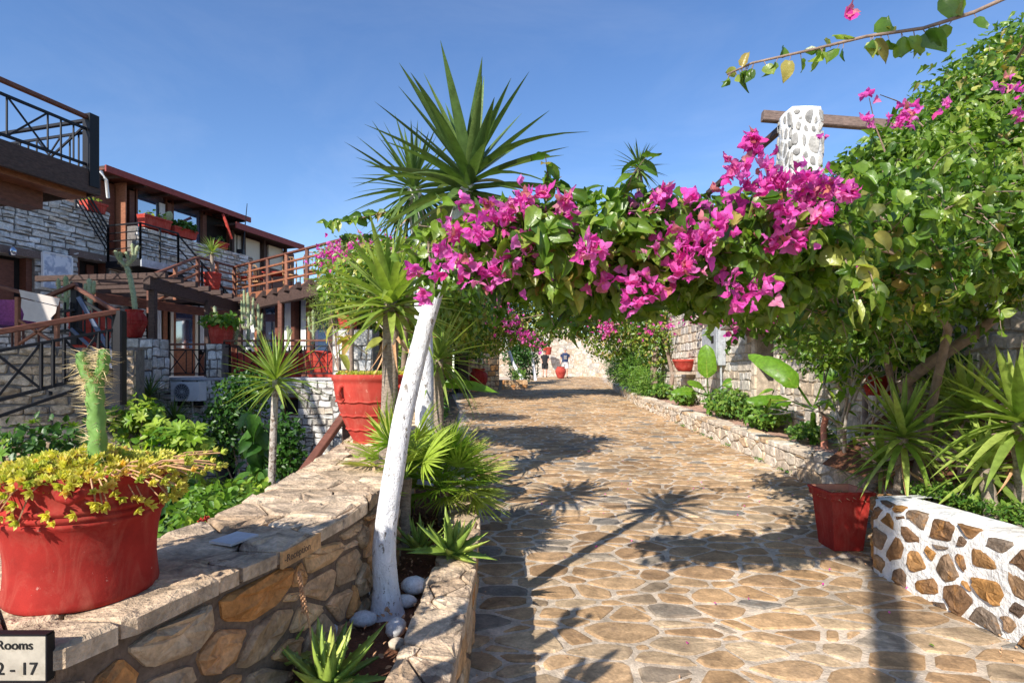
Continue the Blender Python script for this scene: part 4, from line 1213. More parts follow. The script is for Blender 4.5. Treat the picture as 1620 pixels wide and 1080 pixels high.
# ---------------------------------------------------------------- terrace floor and retaining wall with the air conditioner
ra, rb = P(196, 0, 14.1), P(560, 0, 13.6)
rw = thing('terrace_wall', (-6, 14, -1.6), 'grey fieldstone retaining wall under the terrace carrying the air conditioner', 'stone wall')
F, L, d_, n_ = planemap((ra.x, ra.y), (rb.x, rb.y), -1.6, 1)
def hpx(u0, v0, u1, v1):
    def uu(u):
        k = (u-810)/FPX; 
        A2 = Vector((ra.x, ra.y)); D2 = Vector((d_.x, d_.y)); s = (k*A2.y-A2.x)/(D2.x-k*D2.y); return s
    s = uu((u0+u1)/2); y = ra.y+d_.y*s
    return (uu(u0), uu(u1), EYE-(v1-HOR)/FPX*y+1.6, EYE-(v0-HOR)/FPX*y+1.6)
HW = hpx(445, 628, 472, 657); HD = hpx(348, 648, 372, 780); HS = hpx(300, 640, 312, 652)
TH = TF+1.6
wall_block(rw, (ra.x, ra.y), (rb.x, rb.y), -1.6, TF-.06, .4, 'mortar_grey', 'grey', .27, .145, limit=300, style='c', wob=.024, back=False, holes=[HW, HD],
           key=lambda p: (centroid(p)[1] < .9, 0), gap=.024, h=.035)
m = MB(); m.add([F(0,TH-.059,.05),F(L,TH-.059,.05),F(L,TH+.0,.05),F(0,TH+.0,.05),F(0,TH-.059,-1),F(L,TH-.059,-1),F(L,TH,-1),F(0,TH,-1)], [(0,1,2,3),(3,2,6,7),(0,4,5,1),(0,3,7,4),(1,5,6,2)]); m.build('ledge', MS['slab'], rw)
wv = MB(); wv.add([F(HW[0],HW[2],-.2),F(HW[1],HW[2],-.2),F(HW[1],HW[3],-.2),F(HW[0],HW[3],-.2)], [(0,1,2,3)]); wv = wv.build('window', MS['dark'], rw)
fm = MB()
for (a, b, c, e_) in ((HW[0],HW[0]+.05,HW[2],HW[3]),(HW[1]-.05,HW[1],HW[2],HW[3]),(HW[0]+.05,HW[1]-.05,HW[3]-.05,HW[3]),(HW[0]+.05,HW[1]-.05,HW[2],HW[2]+.05)):
    fm.add([F(a,c,-.12),F(b,c,-.12),F(b,e_,-.12),F(a,e_,-.12)], [(0,1,2,3)])
fm.build('frame', MS['wood'], wv)
MB().add([F(HW[0]-.05,HW[2]-.05,.06),F(HW[1]+.05,HW[2]-.05,.06),F(HW[1]+.05,HW[2]-.005,.06),F(HW[0]-.05,HW[2]-.005,.06),F(HW[0]-.05,HW[2]-.005,-.1),F(HW[1]+.05,HW[2]-.005,-.1)], [(0,1,2,3),(3,2,5,4)]).build('sill', MS['pale'], wv)
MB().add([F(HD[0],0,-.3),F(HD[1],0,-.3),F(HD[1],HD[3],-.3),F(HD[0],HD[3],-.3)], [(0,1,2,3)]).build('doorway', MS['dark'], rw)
sh_ = hpx(415, 630, 441, 658)
MB().add([F(sh_[0],sh_[2],.04),F(sh_[1],sh_[2],.04),F(sh_[1],sh_[3],.04),F(sh_[0],sh_[3],.04),F(sh_[0],sh_[2],.07),F(sh_[1],sh_[2],.07),F(sh_[1],sh_[3],.07),F(sh_[0],sh_[3],.07)], [(4,5,6,7),(0,1,5,4),(1,2,6,5),(2,3,7,6),(3,0,4,7)]).build('shutter', MS['slab'], rw)
# terrace floor sheet
tf = MB(); tf.add([(-13,14.05,TF+.001),(ra.x,14.05,TF+.001),(rb.x,13.65,TF+.001),(rb.x+1.5,16,TF+.001),(-3,22,TF+.001),(-13,26,TF+.001)], [(0,1,2,3,4,5)])
tag(tf.build('terrace_floor', MS['slab']), kind='structure')
# air conditioner
ac = thing('air_conditioner', (-7.7, 13.8, .9), 'white outdoor air conditioner unit with round grille on the grey stone wall', 'air conditioner')
A_ = hpx(286, 604, 330, 633)
u0, u1, v0, v1 = A_
def fbox(name, u0, u1, v0, v1, n0, n1, mat, par, smooth=False):
    m = MB(); vs = [F(u0,v0,n0),F(u1,v0,n0),F(u1,v0,n1),F(u0,v0,n1),F(u0,v1,n0),F(u1,v1,n0),F(u1,v1,n1),F(u0,v1,n1)]
    return m.add(vs, [(0,1,2,3),(4,7,6,5),(0,4,5,1),(1,5,6,2),(2,6,7,3),(3,7,4,0)]).build(name, MS[mat], par)
fbox('casing', u0, u1, v0, v1, .08, .36, 'white', ac)
cu, cv, rr = u0+(u1-u0)*.40, (v0+v1)/2, (v1-v0)*.42
m = MB(); N_ = 28
m.add([F(cu+rr*math.cos(2*math.pi*k/N_), cv+rr*math.sin(2*math.pi*k/N_), .362) for k in range(N_)], [tuple(range(N_))]); m.build('fan_opening', MS['dark'], ac)
for q in (1, .8, .6, .4, .2):
    m = MB(); m.tube([F(cu+rr*q*math.cos(2*math.pi*k/24), cv+rr*q*math.sin(2*math.pi*k/24), .372) for k in range(25)], .006 if q < 1 else .014, 5, cap=False); m.build('grille_ring', MS['greymetal'], ac)
for k in range(8):
    a = math.pi*k/8; MB().tube([F(cu-rr*math.cos(a), cv-rr*math.sin(a), .375), F(cu+rr*math.cos(a), cv+rr*math.sin(a), .375)], .005, 4).build('grille_bar', MS['greymetal'], ac)
fbox('side_panel', u0+(u1-u0)*.83, u1-.02, v0+.02, v1-.02, .3615, .368, 'white', ac)
fbox('bracket', u0+.1, u0+.16, v0-.12, v0-.003, .03, .34, 'iron', ac); fbox('bracket', u1-.16, u1-.1, v0-.12, v0-.003, .03, .34, 'iron', ac)
MB().tube([F(u1-.35, v0-.002, .1), F(u1-.35, v0-.5, .06), F(u1-.3, v0-.9, .06)], .015, 6).build('pipe', MS['white'], ac)

# railing generator: X pattern like the other rails
def railing(name, a, b, hh, label, mat='iron', topm='wood', n=None, slope=False, pattern=(0,0,0,1), gap=.2, post=.05, topw=.07, bottom=.1, upper=.14, cat='railing', endposts=True):
    a, b = Vector(a), Vector(b)
    t = thing(name, a, label, cat)
    D = b-a; L = D.length; d = D/L
    Z = Vector((0,0,1))
    if endposts:
        for p in (a, b): MB().beam(p-Z*.02, p+Z*(hh-.02), post, post).build('post', MS[mat], t)
    MB().beam(a+Z*hh, b+Z*hh, topw, topw*.7).build('handrail', MS[topm], t)
    MB().beam(a+Z*bottom, b+Z*bottom, .025, .03).build('rail', MS[mat], t)
    MB().beam(a+Z*(hh-upper), b+Z*(hh-upper), .025, .03).build('rail', MS[mat], t)
    s = gap; k = 0
    while s < L-gap*.5:
        if pattern[k % len(pattern)] == 0:
            p = a+d*s; MB().beam(p+Z*bottom, p+Z*(hh-upper), .02, .02).build('baluster', MS[mat], t); s += gap
        else:
            w = min(gap*3, L-s)
            p = a+d*(s-gap); q = a+d*(s-gap+w)
            MB().beam(p+Z*bottom, q+Z*(hh-upper), .016, .022).build('brace', MS[mat], t)
            MB().beam(q+Z*bottom, p+Z*(hh-upper), .016, .022).build('brace', MS[mat], t)
            s += w-gap if w > gap*2 else gap
            p = a+d*min(s, L); 
        k += 1
    return t
def FT(u_px, n=-.12):
    k = (u_px-810)/FPX; A2 = Vector((ra.x, ra.y)); D2 = Vector((d_.x, d_.y)); s = (k*A2.y-A2.x)/(D2.x-k*D2.y)
    return F(s, TH, n)
railing('terrace_railing', FT(241), FT(330), .82, 'dark iron rail with cross braces in front of the cafe door', 'iron', 'wood', gap=.16, pattern=(0,0,1,0,0,1))
railing('terrace_railing', FT(350), FT(526), .90, 'long dark iron rail along the terrace in front of the big red cactus pots', 'iron', 'wood', gap=.17, pattern=(0,0,0,1))
# stone pier between the rails, carries the leafy pot
pr = thing('stone_pier', FT(340), 'short stone pier between the two terrace rails under the leafy red pot', 'pier')
q = FT(340, -.1); wall_block(pr, (q.x-.20, q.y-.15), (q.x+.20, q.y-.15), TF, TF+.82, .3, 'mortar_grey', 'grey', .2, .2, limit=20)
# pier under the big urn
pr = thing('stone_pier', P(215,600,12.6), 'grey stone pier carrying the round bellied urn with the branching cactus', 'pier')
a_, b_ = P(196, 0, 12.5), P(241, 0, 12.5)
wall_block(pr, (a_.x, 12.5), (b_.x, 12.5), 1.2, P(0,535,12.5).z, .6, 'mortar_grey', 'grey', .3, .24, limit=40, back=False)
wall_block(pr, (b_.x, 12.5), (b_.x+.01, 13.1), 1.2, P(0,535,12.5).z, .3, 'mortar_grey', 'grey', .3, .24, limit=10, back=False)
# pier at the right end of the terrace
pr = thing('stone_pier', P(552,600,12.9), 'grey stone pier at the right end of the terrace behind the big banded pot', 'pier')
a_, b_ = P(526, 0, 12.9), P(590, 0, 12.9)
wall_block(pr, (a_.x, 12.9), (b_.x, 12.9), -1.6, P(0,521,12.9).z, .6, 'mortar_grey', 'grey', .3, .24, limit=120, back=False)

# ---------------------------------------------------------------- lower left wall with the stair rails
lw = thing('stepped_wall', (-7, 9, -1.6), 'shaded wall of long flat stones below the black stair rail at the left edge', 'stone wall')
la, lb = P(-140, 0, 8.8), P(212, 0, 9.6)
wall_block(lw, (la.x, la.y), (lb.x, lb.y), -1.6, 2.0, .5, 'mortar_grey', 'coping', .42, .17, limit=230, style='c', back=False, gap=.03, h=.035, wob=.025, key=lambda p: (centroid(p)[1] < 1.6, -centroid(p)[0]))
wall_block(lw, (lb.x, lb.y), (ra.x, ra.y+.1), -1.6, 1.98, .4, 'mortar_grey', 'coping', .4, .2, limit=60, back=False)
mb = MB(); mb.add([(la.x, la.y+.5, 2.0),(lb.x, lb.y+.3, 2.0),(ra.x-1.0, 14.05, 2.0),(-13, 16, 2.0),(-13, 9, 2.0)], [(0,1,2,3,4)]); 
mb.build('terrace_slab', MS['slab'], lw)
# stair rail in front
tR, tL = P(189, 492, 7.6), P(-30, 530, 6.6)
st = thing('stair_railing', P(189, 615, 7.6), 'black iron stair rail with red brown handrail climbing to a thick black post', 'railing')
MB().beam(P(189,492,7.6), P(189,640,7.6), .13, .13).build('post', MS['iron'], st)
MB().beam(tL, tR, .09, .07).build('handrail', MS['wood'], st)
bR, bL = P(189, 520, 7.6), P(-30, 560, 6.6)
cR, cL = P(189, 583, 7.6), P(-30, 640, 6.6)
dR, dL = P(189, 592, 7.6), P(-30, 668, 6.6)
MB().beam(bL, bR, .03, .04).build('rail', MS['iron'], st); MB().beam(cL, cR, .03, .045).build('rail', MS['iron'], st); MB().beam(dL, dR, .03, .04).build('rail', MS['iron'], st)
for u_, v_, d_k in ((189,600,7.66), (-20,650,6.66), (80,622,7.1)): MB().beam(P(u_,v_,d_k), P(u_-6,v_-2,9.2), .04, .05).build('bracket', MS['iron'], st)
for t_ in (.40,.485,.565,.83,.9): MB().beam(bL.lerp(bR, t_), cL.lerp(cR, t_), .035, .035).build('baluster', MS['iron'], st)
for a, b in ((.08,.40),(.565,.83)):
    MB().beam(bL.lerp(bR, a), cL.lerp(cR, b), .02, .03).build('brace', MS['iron'], st); MB().beam(cL.lerp(cR, a), bL.lerp(bR, b), .02, .03).build('brace', MS['iron'], st)
# second flight behind
s2 = thing('stair_railing', P(121, 560, 9.4), 'dark iron rail behind, peaking at a square post and dropping to the right', 'railing')
MB().beam(P(121,447,9.5), P(121,545,9.5), .13, .13).build('post', MS['iron'], s2)
for (a, b) in (((62,475),(121,449)), ((121,455),(192,497)), ((-20,448),(62,470))):
    MB().beam(P(*a, 9.4), P(*b, 9.4), .08, .06).build('handrail', MS['wood'], s2)
for (a, b) in (((121,470),(192,512)), ((121,520),(185,560)), ((80,495),(118,490)), ((80,525),(118,522))):
    MB().beam(P(*a, 9.4), P(*b, 9.4), .03, .045).build('rail', MS['iron'], s2)
for u in (84, 93, 103, 112, 134, 146, 157, 168, 178):
    y0 = 478 if u < 121 else 470+(u-121)*.6; MB().beam(P(u, y0, 9.4), P(u, y0+48, 9.4), .025, .025).build('baluster', MS['iron'], s2)
MB().beam(P(124,470,9.38), P(186,575,9.38), .03, .07).build('stringer', MS['blue'], s2)  # blue-lit bars: the light is put into their colour
MB().beam(P(112,520,9.3), P(186,588,9.3), .03, .05).build('stringer', MS['blue'], s2)
# ---------------------------------------------------------------- leaf shapes (local +Y is the leaf's direction, +Z its upper side)
def blade(L=1, W=.06, droop=.1, fold=.35, n=7, prof=None, tip=.0):
    vs, fs = [], []
    for i in range(n+1):
        t = i/n
        w = W*.5*(prof(t) if prof else (min(1, .62+1.6*t) if t < .25 else 1-((t-.25)/.75)**1.7)) 
        if i == n: w = W*.01
        y = L*t; z = -droop*L*t*t
        vs += [(-w, y, z+w*fold), (0, y, z), (w, y, z+w*fold)]
    for i in range(n):
        a = 3*i; fs += [(a, a+1, a+4, a+3), (a+1, a+2, a+5, a+4)]
    return vs, fs
def oval_leaf(L=1, W=.7, fold=.3, curl=.25, wave=.05, n=5, heart=True):
    vs, fs = [], []
    for i in range(n+1):
        t = i/n
        w = W*.5*(math.sin(math.pi*min(1, (t+.08)/1.08)**(.75 if heart else 1.0))**.8)
        if i == n: w = .005
        y = L*t; z = -curl*L*t*t
        wz = wave*L*math.sin(t*11)
        vs += [(-w, y, z+w*fold+wz), (-w*.5, y, z+w*fold*.35), (0, y, z), (w*.5, y, z+w*fold*.35), (w, y, z+w*fold-wz)]
    for i in range(n):
        for k in range(4):
            a = 5*i+k; fs.append((a, a+1, a+6, a+5))
    return vs, fs
def bract_flower(seed):
    rr = random.Random(seed)
    vs, fs = [], []
    for k in range(3):
        a = 2*math.pi*k/3+rr.uniform(-.25,.25); op = rr.uniform(.55,1.35)
        lv, lf = oval_leaf(rr.uniform(.8,1.15), rr.uniform(.62,.86), rr.uniform(.1,.5), rr.uniform(-.3,.3), rr.uniform(.03,.10), 4)
        lv = [(x+rr.uniform(-.035,.035), y+rr.uniform(-.03,.03), z+rr.uniform(-.045,.045)) for x, y, z in lv]
        M_ = Matrix.Rotation(a, 4, 'Z') @ Matrix.Rotation(rad(90)-op, 4, 'X')
        b = len(vs); vs += [tuple(M_ @ Vector(p)) for p in lv]; fs += [tuple(i+b for i in f) for f in lf]
    return vs, fs
def small_leaf(L=1, W=.62):
    "a cheap six sided folded leaf"
    return [(0,0,0),(-W*.5,L*.35,.09),(-W*.34,L*.72,.03),(0,L,-.10),(W*.34,L*.72,.03),(W*.5,L*.35,.09),(0,L*.5,-.03)], [(0,6,1),(1,6,2),(2,6,3),(3,6,4),(4,6,5),(5,6,0)]
def to_mesh(name, vf, mat, tint=0.0):
    m = MB(); m.add(vf[0], vf[1], tint); return m.mesh(name, MS[mat], True)
def rdir(z0=-1, z1=1):
    z = U(z0, z1); a = U(0, 2*math.pi); s = math.sqrt(1-z*z); return Vector((s*math.cos(a), s*math.sin(a), z))

# ---------------------------------------------------------------- yucca
YM = {}
def yucca(label, base, crown, mid=None, r0=.07, r1=.05, L=.65, W=.055, n=70, mat='yucca', trunk='trunkwhite', joined=False, low=125, cat='yucca', name='yucca_tree', axis=None, group=None, droop=(.02,.25), low_n=0, flare=1.3, skirt=0):
    base, crown = Vector(base), Vector(crown)
    t = thing(name, base, label, cat, group)
    ax = Vector(axis).normalized() if axis else Vector((0,0,1))
    if trunk:
        pts = []
        c = mid if mid else (base+crown)/2
        c = Vector(c)*2-(base+crown)/2
        N_ = 64
        for i in range(N_+1):
            q = i/N_; pts.append(base*(1-q)**2+c*2*q*(1-q)+crown*q*q + Vector((.01*noise.noise(Vector((q*6,1,0))), .01*noise.noise(Vector((q*6,5,0))), 0)))
        rs = [(r0+(r1-r0)*i/N_)*(1+(flare-1)*math.exp(-i*.24))*(1+.035*noise.noise(Vector((i*.9, r0*50, 0)))+.03*noise.noise(Vector((i*.21, r0*50, 5)))) for i in range(N_+1)]
        m = MB(); m.tube(pts, rs, 18); m.build('trunk', MS[trunk], t, True)
    vs = [blade(1, W/L*w_, d, f, 7) for d, f, w_ in ((droop[0], .5, 1), ((droop[0]+droop[1])/2, .42, 1.05), (droop[1], .35, .95), (droop[1]+.35, .6, .85))]
    key = (mat, W, L, droop)
    if key not in YM: YM[key] = [to_mesh('leaf', v, mat) for v in vs]
    mats, k3 = [], []
    e1 = ax.orthogonal().normalized(); e2 = ax.cross(e1)
    for i in range(n):
        q = (i+.5)/n
        el = rad(6+(low-6)*q**.85)
        a = i*2.39996+U(-.15,.15)
        d = ax*math.cos(el)+(e1*math.cos(a)+e2*math.sin(a))*math.sin(el)
        s = L*U(.86,1.08)*(.75+.25*min(1, q*5))*(1-.12*max(0, q-.8)/.2)
        p = crown+ax*(.09*L*(1-q))-ax*(.12*L*q)
        mats.append(frame(p, d, ax if el > .25 else e1, s, U(-.3,.3))); k3.append(3 if (q > .35 and R() < .13) else (0 if q < .35 else (1 if q < .7 else 2)))
    if skirt:
        dm = to_mesh('dead_leaf', blade(1, W/L*.7, -.25, .5, 7), 'wick')
        for i in range(skirt):
            a = i*2.4+U(-.3,.3); el = rad(U(118, 168)); d = ax*math.cos(el)+(e1*math.cos(a)+e2*math.sin(a))*math.sin(el)
            inst('dead_leaf', dm, frame(crown-ax*(.10+.16*R()), d, ax, L*U(.45,.8), U(-.6,.6)), t)
    if joined:
        sel = [[m for m, k in zip(mats, k3) if k == j] for j in range(4)]
        al = [m for s_ in sel for m in s_]
        scatter('crown', [vs[1]], al, [R() for _ in al], MS[mat], t)
    else:
        for m, k in zip(mats, k3): inst('leaf', YM[key][k], m, t)
    return t

trunk_base = Vector((-.655, 2.98, .33))
yucca('tall spiky yucca with curved whitewashed trunk rising from the pebbled planter', trunk_base, P(741, 292, 3.12), mid=P(632, 690, 2.98), r0=.064, r1=.040, L=.635, W=.072, n=66, low=118, axis=(.03,.05,1), flare=1.45)
yucca('second whitewashed yucca, its shaggy crown half behind the tall front one', Vector((P(670,0,6.4).x, 6.4, .15)), P(655, 300, 6.4), mid=P(670, 520, 6.4), r0=.11, r1=.08, L=.80, W=.055, n=95, low=150, droop=(.03,.35), skirt=16)
yucca('young yucca with scaly brown trunk in front of the big banded red pot', Vector((-.95, 4.25, .35)), P(618, 478, 4.25), mid=P(617, 580, 4.25), r0=.060, r1=.058, L=.64, W=.066, n=84, mat='yuccalt', trunk='bark', low=112, droop=(.02,.2), skirt=8, axis=(-.05,-.05,1))
yucca('leafy green yucca standing low behind the white trunks', Vector((P(694,0,6.9).x, 6.9, .2)), P(694, 568, 6.9), r0=.06, r1=.06, L=.75, W=.05, n=70, mat='yuccalt', trunk='bark', low=120, name='yucca_shrub', droop=(.05,.4))
yucca('garden yucca with slim pale trunk leaning in front of the grey terrace wall', Vector((-3.45, 8.0, GARDEN_Z)), P(436, 600, 8.0), mid=P(432, 700, 8.0), r0=.055, r1=.042, L=.80, W=.05, n=76, mat='yuccalt', trunk='garden_trunk', low=115, droop=(.03,.22))
yucca('small dark yucca against the wall left of the air conditioner', Vector((-7.4, 11.6, GARDEN_Z)), P(237, 626, 11.6), r0=.05, r1=.05, L=.56, W=.04, n=55, mat='yucca', trunk='bark', joined=True, low=120)
yucca('broad low yucca just below the air conditioner', Vector((-6.9, 11.5, GARDEN_Z)), P(276, 668, 11.5), r0=.05, r1=.05, L=.62, W=.045, n=60, mat='yucca', trunk='bark', joined=True, low=110)
yucca('distant yucca top showing above the pink creeper against the sky', Vector((4.5, 19.3, 1.0)), P(1011, 266, 19.0), r0=.12, r1=.10, L=.98, W=.07, n=70, mat='yucca', trunk='bark', joined=True, low=150)
for lab, bx, cp, L_, W_, n_ in (
        ('bushy yucca directly above the square red pot at the right', (3.30,4.85,.50), P(1428,690,4.75), .60, .064, 60),
        ('largest bushy yucca cut by the right edge of the picture', (3.55,3.95,.50), P(1612,668,4.05), .66, .080, 60),
        ('smaller bushy yucca between the two larger ones on the right bed', (3.95,4.9,.6), P(1535,650,5.0), .58, .062, 56),
        ('low yucca leaning over the whitewashed wall near the right edge', (3.30,3.9,.50), P(1560,745,4.2), .46, .055, 44),
        ('narrow yucca behind the square red pot close to the creeper trunk', (3.75,5.7,.6), P(1500,640,5.8), .56, .058, 46),
        ('small yucca at the foot of the rubble bank behind the red pot', (3.35,5.3,.5), P(1395,735,5.2), .42, .048, 40)):
    yucca(lab, bx, cp, r0=.045, r1=.045, L=L_, W=W_, n=n_, mat='yuccalt', trunk='bark', low=128, name='yucca_shrub', droop=(.03,.26), skirt=7)

# ---------------------------------------------------------------- fan palm
def fan_frond(seed, n=26, spread=150):
    rr = random.Random(seed); vs, fs = [], []
    # petiole
    m = MB(); m.tube([(0,0,0),(0,.25,.03),(0,.5,.03)], [.012,.009,.006], 5); vs += m.v; fs += m.f
    for i in range(n):
        a = rad(-spread/2+spread*i/(n-1))+rr.uniform(-.03,.03)
        l = .62*(1-.28*(abs(a)/rad(spread/2))**2)*rr.uniform(.9,1.06)
        bv, bf = blade(l, .030, .12+.12*rr.random(), .5, 4, prof=lambda t: .45+1.1*t if t < .45 else 1-((t-.45)/.55)**1.6)
        M_ = Matrix.Translation((0,.5,.03)) @ Matrix.Rotation(-a, 4, 'Z') @ Matrix.Rotation(rr.uniform(-.05,.14), 4, 'X') @ Matrix.Rotation(rr.uniform(-.5,.5), 4, 'Y')
        b = len(vs); vs += [tuple(M_ @ Vector(p)) for p in bv]; fs += [tuple(k+b for k in f) for f in bf]
    return vs, fs
FR = [to_mesh('frond', fan_frond(k), 'fan') for k in range(4)]
def fan_palm(label, base, n, s, up=.9, low=95, lean=(0,0,1), ztop=.25):
    t = thing('fan_palm', base, label, 'fan palm')
    m = MB(); m.tube([Vector(base)-Vector((0,0,.15)), Vector(base)+Vector((0,0,ztop*.5)), Vector(base)+Vector((0,0,ztop))], [.04,.045,.055], 9, .5); m.build('trunk', MS['bark'], t, True)
    c = Vector(base)+Vector((0,0,ztop)); ax = Vector(lean).normalized(); e1 = ax.orthogonal().normalized(); e2 = ax.cross(e1)
    for i in range(n):
        q = (i+.5)/n; el = rad(8+(low-8)*q**.8); a = i*2.39996+U(-.2,.2)
        d = ax*math.cos(el)+(e1*math.cos(a)+e2*math.sin(a))*math.sin(el)
        inst('frond', FR[i % 4], frame(c, d, ax if el > .3 else e1, s*U(.8,1.1), U(-.5,.5)), t)
fan_palm('bushy fan palm beside the path behind the white trunk', P(700, 800, 4.75)+Vector((0,0,-.12)), 46, .56, ztop=.26, low=105)
fan_palm('smaller fan palm squeezed between the rubble wall and the white trunk', P(640, 805, 4.1)+Vector((0,0,-.12)), 13, .58, ztop=.34, low=95, lean=(-.6,-.05,1))

# ---------------------------------------------------------------- aloes
def aloe(label, c, n, L, W, low=80, mat='aloe', tilt=(0,0,1)):
    t = thing('aloe', c, label, 'aloe'); ax = Vector(tilt).normalized(); e1 = ax.orthogonal().normalized(); e2 = ax.cross(e1)
    vf = []
    for dr in (-.35, -.15, .1):
        vs, fs = [], []; N_ = 7
        for i in range(N_+1):
            q = i/N_; w = W/L*.5*(1-q**1.8)*(1 if q > .1 else .85)+.002; th = w*.55; z = -dr*q*q*.6+.0
            vs += [(-w, q, z+w*.45), (-w*.5, q, z-th*.3), (0, q, z-th), (w*.5, q, z-th*.3), (w, q, z+w*.45), (0, q, z+w*.05)]
        for i in range(N_):
            for k in range(6): fs.append((i*6+k, i*6+(k+1)%6, i*6+6+(k+1)%6, i*6+6+k))
        for i in range(1, N_-1):  # edge teeth
            for sx in (0, 4):
                p = Vector(vs[i*6+sx]); s_ = -1 if sx == 0 else 1
                b = len(vs); vs += [tuple(p+Vector((0,-.03,0))), tuple(p+Vector((s_*.03,.02,.01))), tuple(p+Vector((0,.03,0)))]; fs.append((b,b+1,b+2))
        vf.append(to_mesh('leaf', (vs, fs), mat))
    for i in range(n):
        q = (i+.5)/n; el = rad(10+(low-10)*q**.9); a = i*2.39996+U(-.2,.2)
        d = ax*math.cos(el)+(e1*math.cos(a)+e2*math.sin(a))*math.sin(el)
        inst('leaf', vf[min(2, int(q*3))], frame(Vector(c)+ax*.03, d, ax if el > .3 else e1, L*U(.8,1.1)*(.7+.3*min(1,q*3)), U(-.15,.15)), t)
    return t
soilz = .36
aloe('spiky aloe at the bottom edge in front of the pebbles', (-.72, 2.22, soilz-.02), 26, .30, .07, 100)
aloe('aloe leaning over the planter coping next to the path', (-.38, 3.50, .46), 24, .31, .078, 100, tilt=(.25,-.25,1))
aloe('small aloe tucked between the leaning aloe and the white trunk', (-.60, 3.72, .40), 20, .26, .05, 80)
aloe('little aloe at the foot of the rubble wall, bottom left of the planter', (-.97, 2.34, soilz), 14, .20, .05, 80)
# dry flower stalk
t = thing('flower_stalk', (-.80, 2.32, soilz), 'dry orange brown flower stalk standing up from the front aloe', 'flower stalk')
a_, b_ = Vector((-.795, 2.30, soilz)), P(473, 905, 2.22)
MB().tube([a_, a_.lerp(b_, .5)+Vector((.01,0,0)), b_], [.005,.004,.003], 6).build('stem', MS['wick'], t, True)
m = MB()
for k in range(70):
    q = k/70; p = a_.lerp(b_, .62+.38*q); an = k*2.4; r_ = .011*(1-q*.6)
    m.ball(p+Vector((math.cos(an)*r_, math.sin(an)*r_, 0)), (.004,.004,.008), 4, R())
m.build('flower_spike', MS['wick'], t)
# painted pebbles round the trunk
for (u, v, rx, ry, rz, z, lab) in ((575,981,.055,.035,.028,soilz,'flat oval white stone directly in front of the trunk'),
        (626,996,.036,.055,.032,soilz,'round topped white stone right of the trunk, nearest the path'),
        (553,952,.050,.040,.026,soilz,'long pale stone left of the trunk against the rubble wall'),
        (572,940,.035,.03,.03,soilz,'small grey stone wedged behind the long pale one'),
        (655,929,.055,.04,.038,soilz+.03,'large speckled stone right of the trunk under the leaning aloe'),
        (683,927,.04,.035,.032,soilz+.04,'pale orange tinted stone beside the large speckled one'),
        (640,953,.05,.035,.025,soilz,'bluish flat stone touching the right side of the trunk foot'),
        (510,1002,.055,.045,.04,soilz,'bluish grey stone behind the front aloe'),
        (628,1020,.03,.022,.02,soilz,'small rusty stone at the planter edge'),
        (640,858,.05,.04,.035,soilz,'weathered stone deeper in the planter behind the trunk')):
    d = FPX*(EYE-z)/(v-HOR)
    t = MB().ball(P(u, v, d)+Vector((0,0,rz*.35)), (rx*1.35, ry*1.35, rz*1.35), 14, R(), .05)
    o = t.build('pebble', MS['pebble'] if 'orange' not in lab and 'rusty' not in lab else MS['kerb'], None, True)
    tag(o, lab, 'stone', 'stones around the white trunk')

# ---------------------------------------------------------------- signs
def text(body, p, size, d, nrm, mat, parent, name='lettering', ext=.0015):
    cu = bpy.data.curves.new(name, 'FONT'); cu.body = body; cu.size = size; cu.extrude = ext
    cu.materials.append(MS[mat])
    tmp = bpy.data.objects.new('tmp', cu); COL.objects.link(tmp)
    bpy.context.view_layer.update()
    me = bpy.data.meshes.new_from_object(tmp.evaluated_get(bpy.context.evaluated_depsgraph_get()))
    bpy.data.objects.remove(tmp)
    o = bpy.data.objects.new(name, me); COL.objects.link(o)
    d = Vector(d).normalized(); nrm = Vector(nrm).normalized(); up = nrm.cross(d)
    hang(o, parent)
    M_ = Matrix((d, up, nrm)).transposed().to_4x4(); M_.translation = Vector(p); o.matrix_basis = M_
    return o
sg = thing('room_sign', (-1.3, 1.44, .8), 'cream plaque lettered Rooms on the wall end at the bottom left corner', 'sign')
yS = 1.425
def SP(u, v): return P(u, v, yS)
x0, x1 = SP(-75, 0).x, SP(75, 0).x; z0, z1 = SP(0, 1077).z, SP(0, 1003).z
MB().box(x0, x1, yS, yS+.02, z0, z1).build('plaque', MS['plaque'], sg)
m = MB()
for a in ((x0,x1,z1-.002,z1+.002),(x0,x1,z0-.002,z0+.002),(x0-.002,x0+.002,z0+.002,z1-.002),(x1-.002,x1+.002,z0+.002,z1-.002)): m.box(a[0],a[1],yS-.004,yS+.021,a[2],a[3])
m.build('border', MS['iron'], sg)
text('Rooms', SP(-5, 1026)-Vector((0,.001,0)), .032, (1,0,0), (0,-1,0), 'letter', sg)
text('2 - 17', SP(-6, 1066)-Vector((0,.001,0)), .044, (1,0,0), (0,-1,0), 'letter', sg)
rs_ = thing('reception_sign', (-.9, 2.3, .85), 'ochre stone plaque engraved Reception set in the edge of the wall coping', 'sign')
yR = 2.22; pR = Vector((at_y(WR, yR), yR, 0)); pR2 = Vector((at_y(WR, yR+.28), yR+.28, 0)); dR_ = (pR2-pR).normalized(); nR = Vector((dR_.y, -dR_.x, 0))
base_ = pR+nR*.034+Vector((0,0,wtop(2.3)-.062))
m = MB(); vs = [base_+dR_*a+nR*b+Vector((0,0,c)) for c in (0,.066) for a, b in ((0,0),(.28,0),(.28,.012),(0,.012))]
m.add(vs, [(0,1,2,3),(4,7,6,5),(0,4,5,1),(1,5,6,2),(2,6,7,3),(3,7,4,0)]); m.build('plaque', MS['rubble'], rs_)
text('-Reception', base_+dR_*.012+nR*.0125+Vector((0,0,.020)), .042, dR_, nR, 'engrave', rs_, ext=.0008)
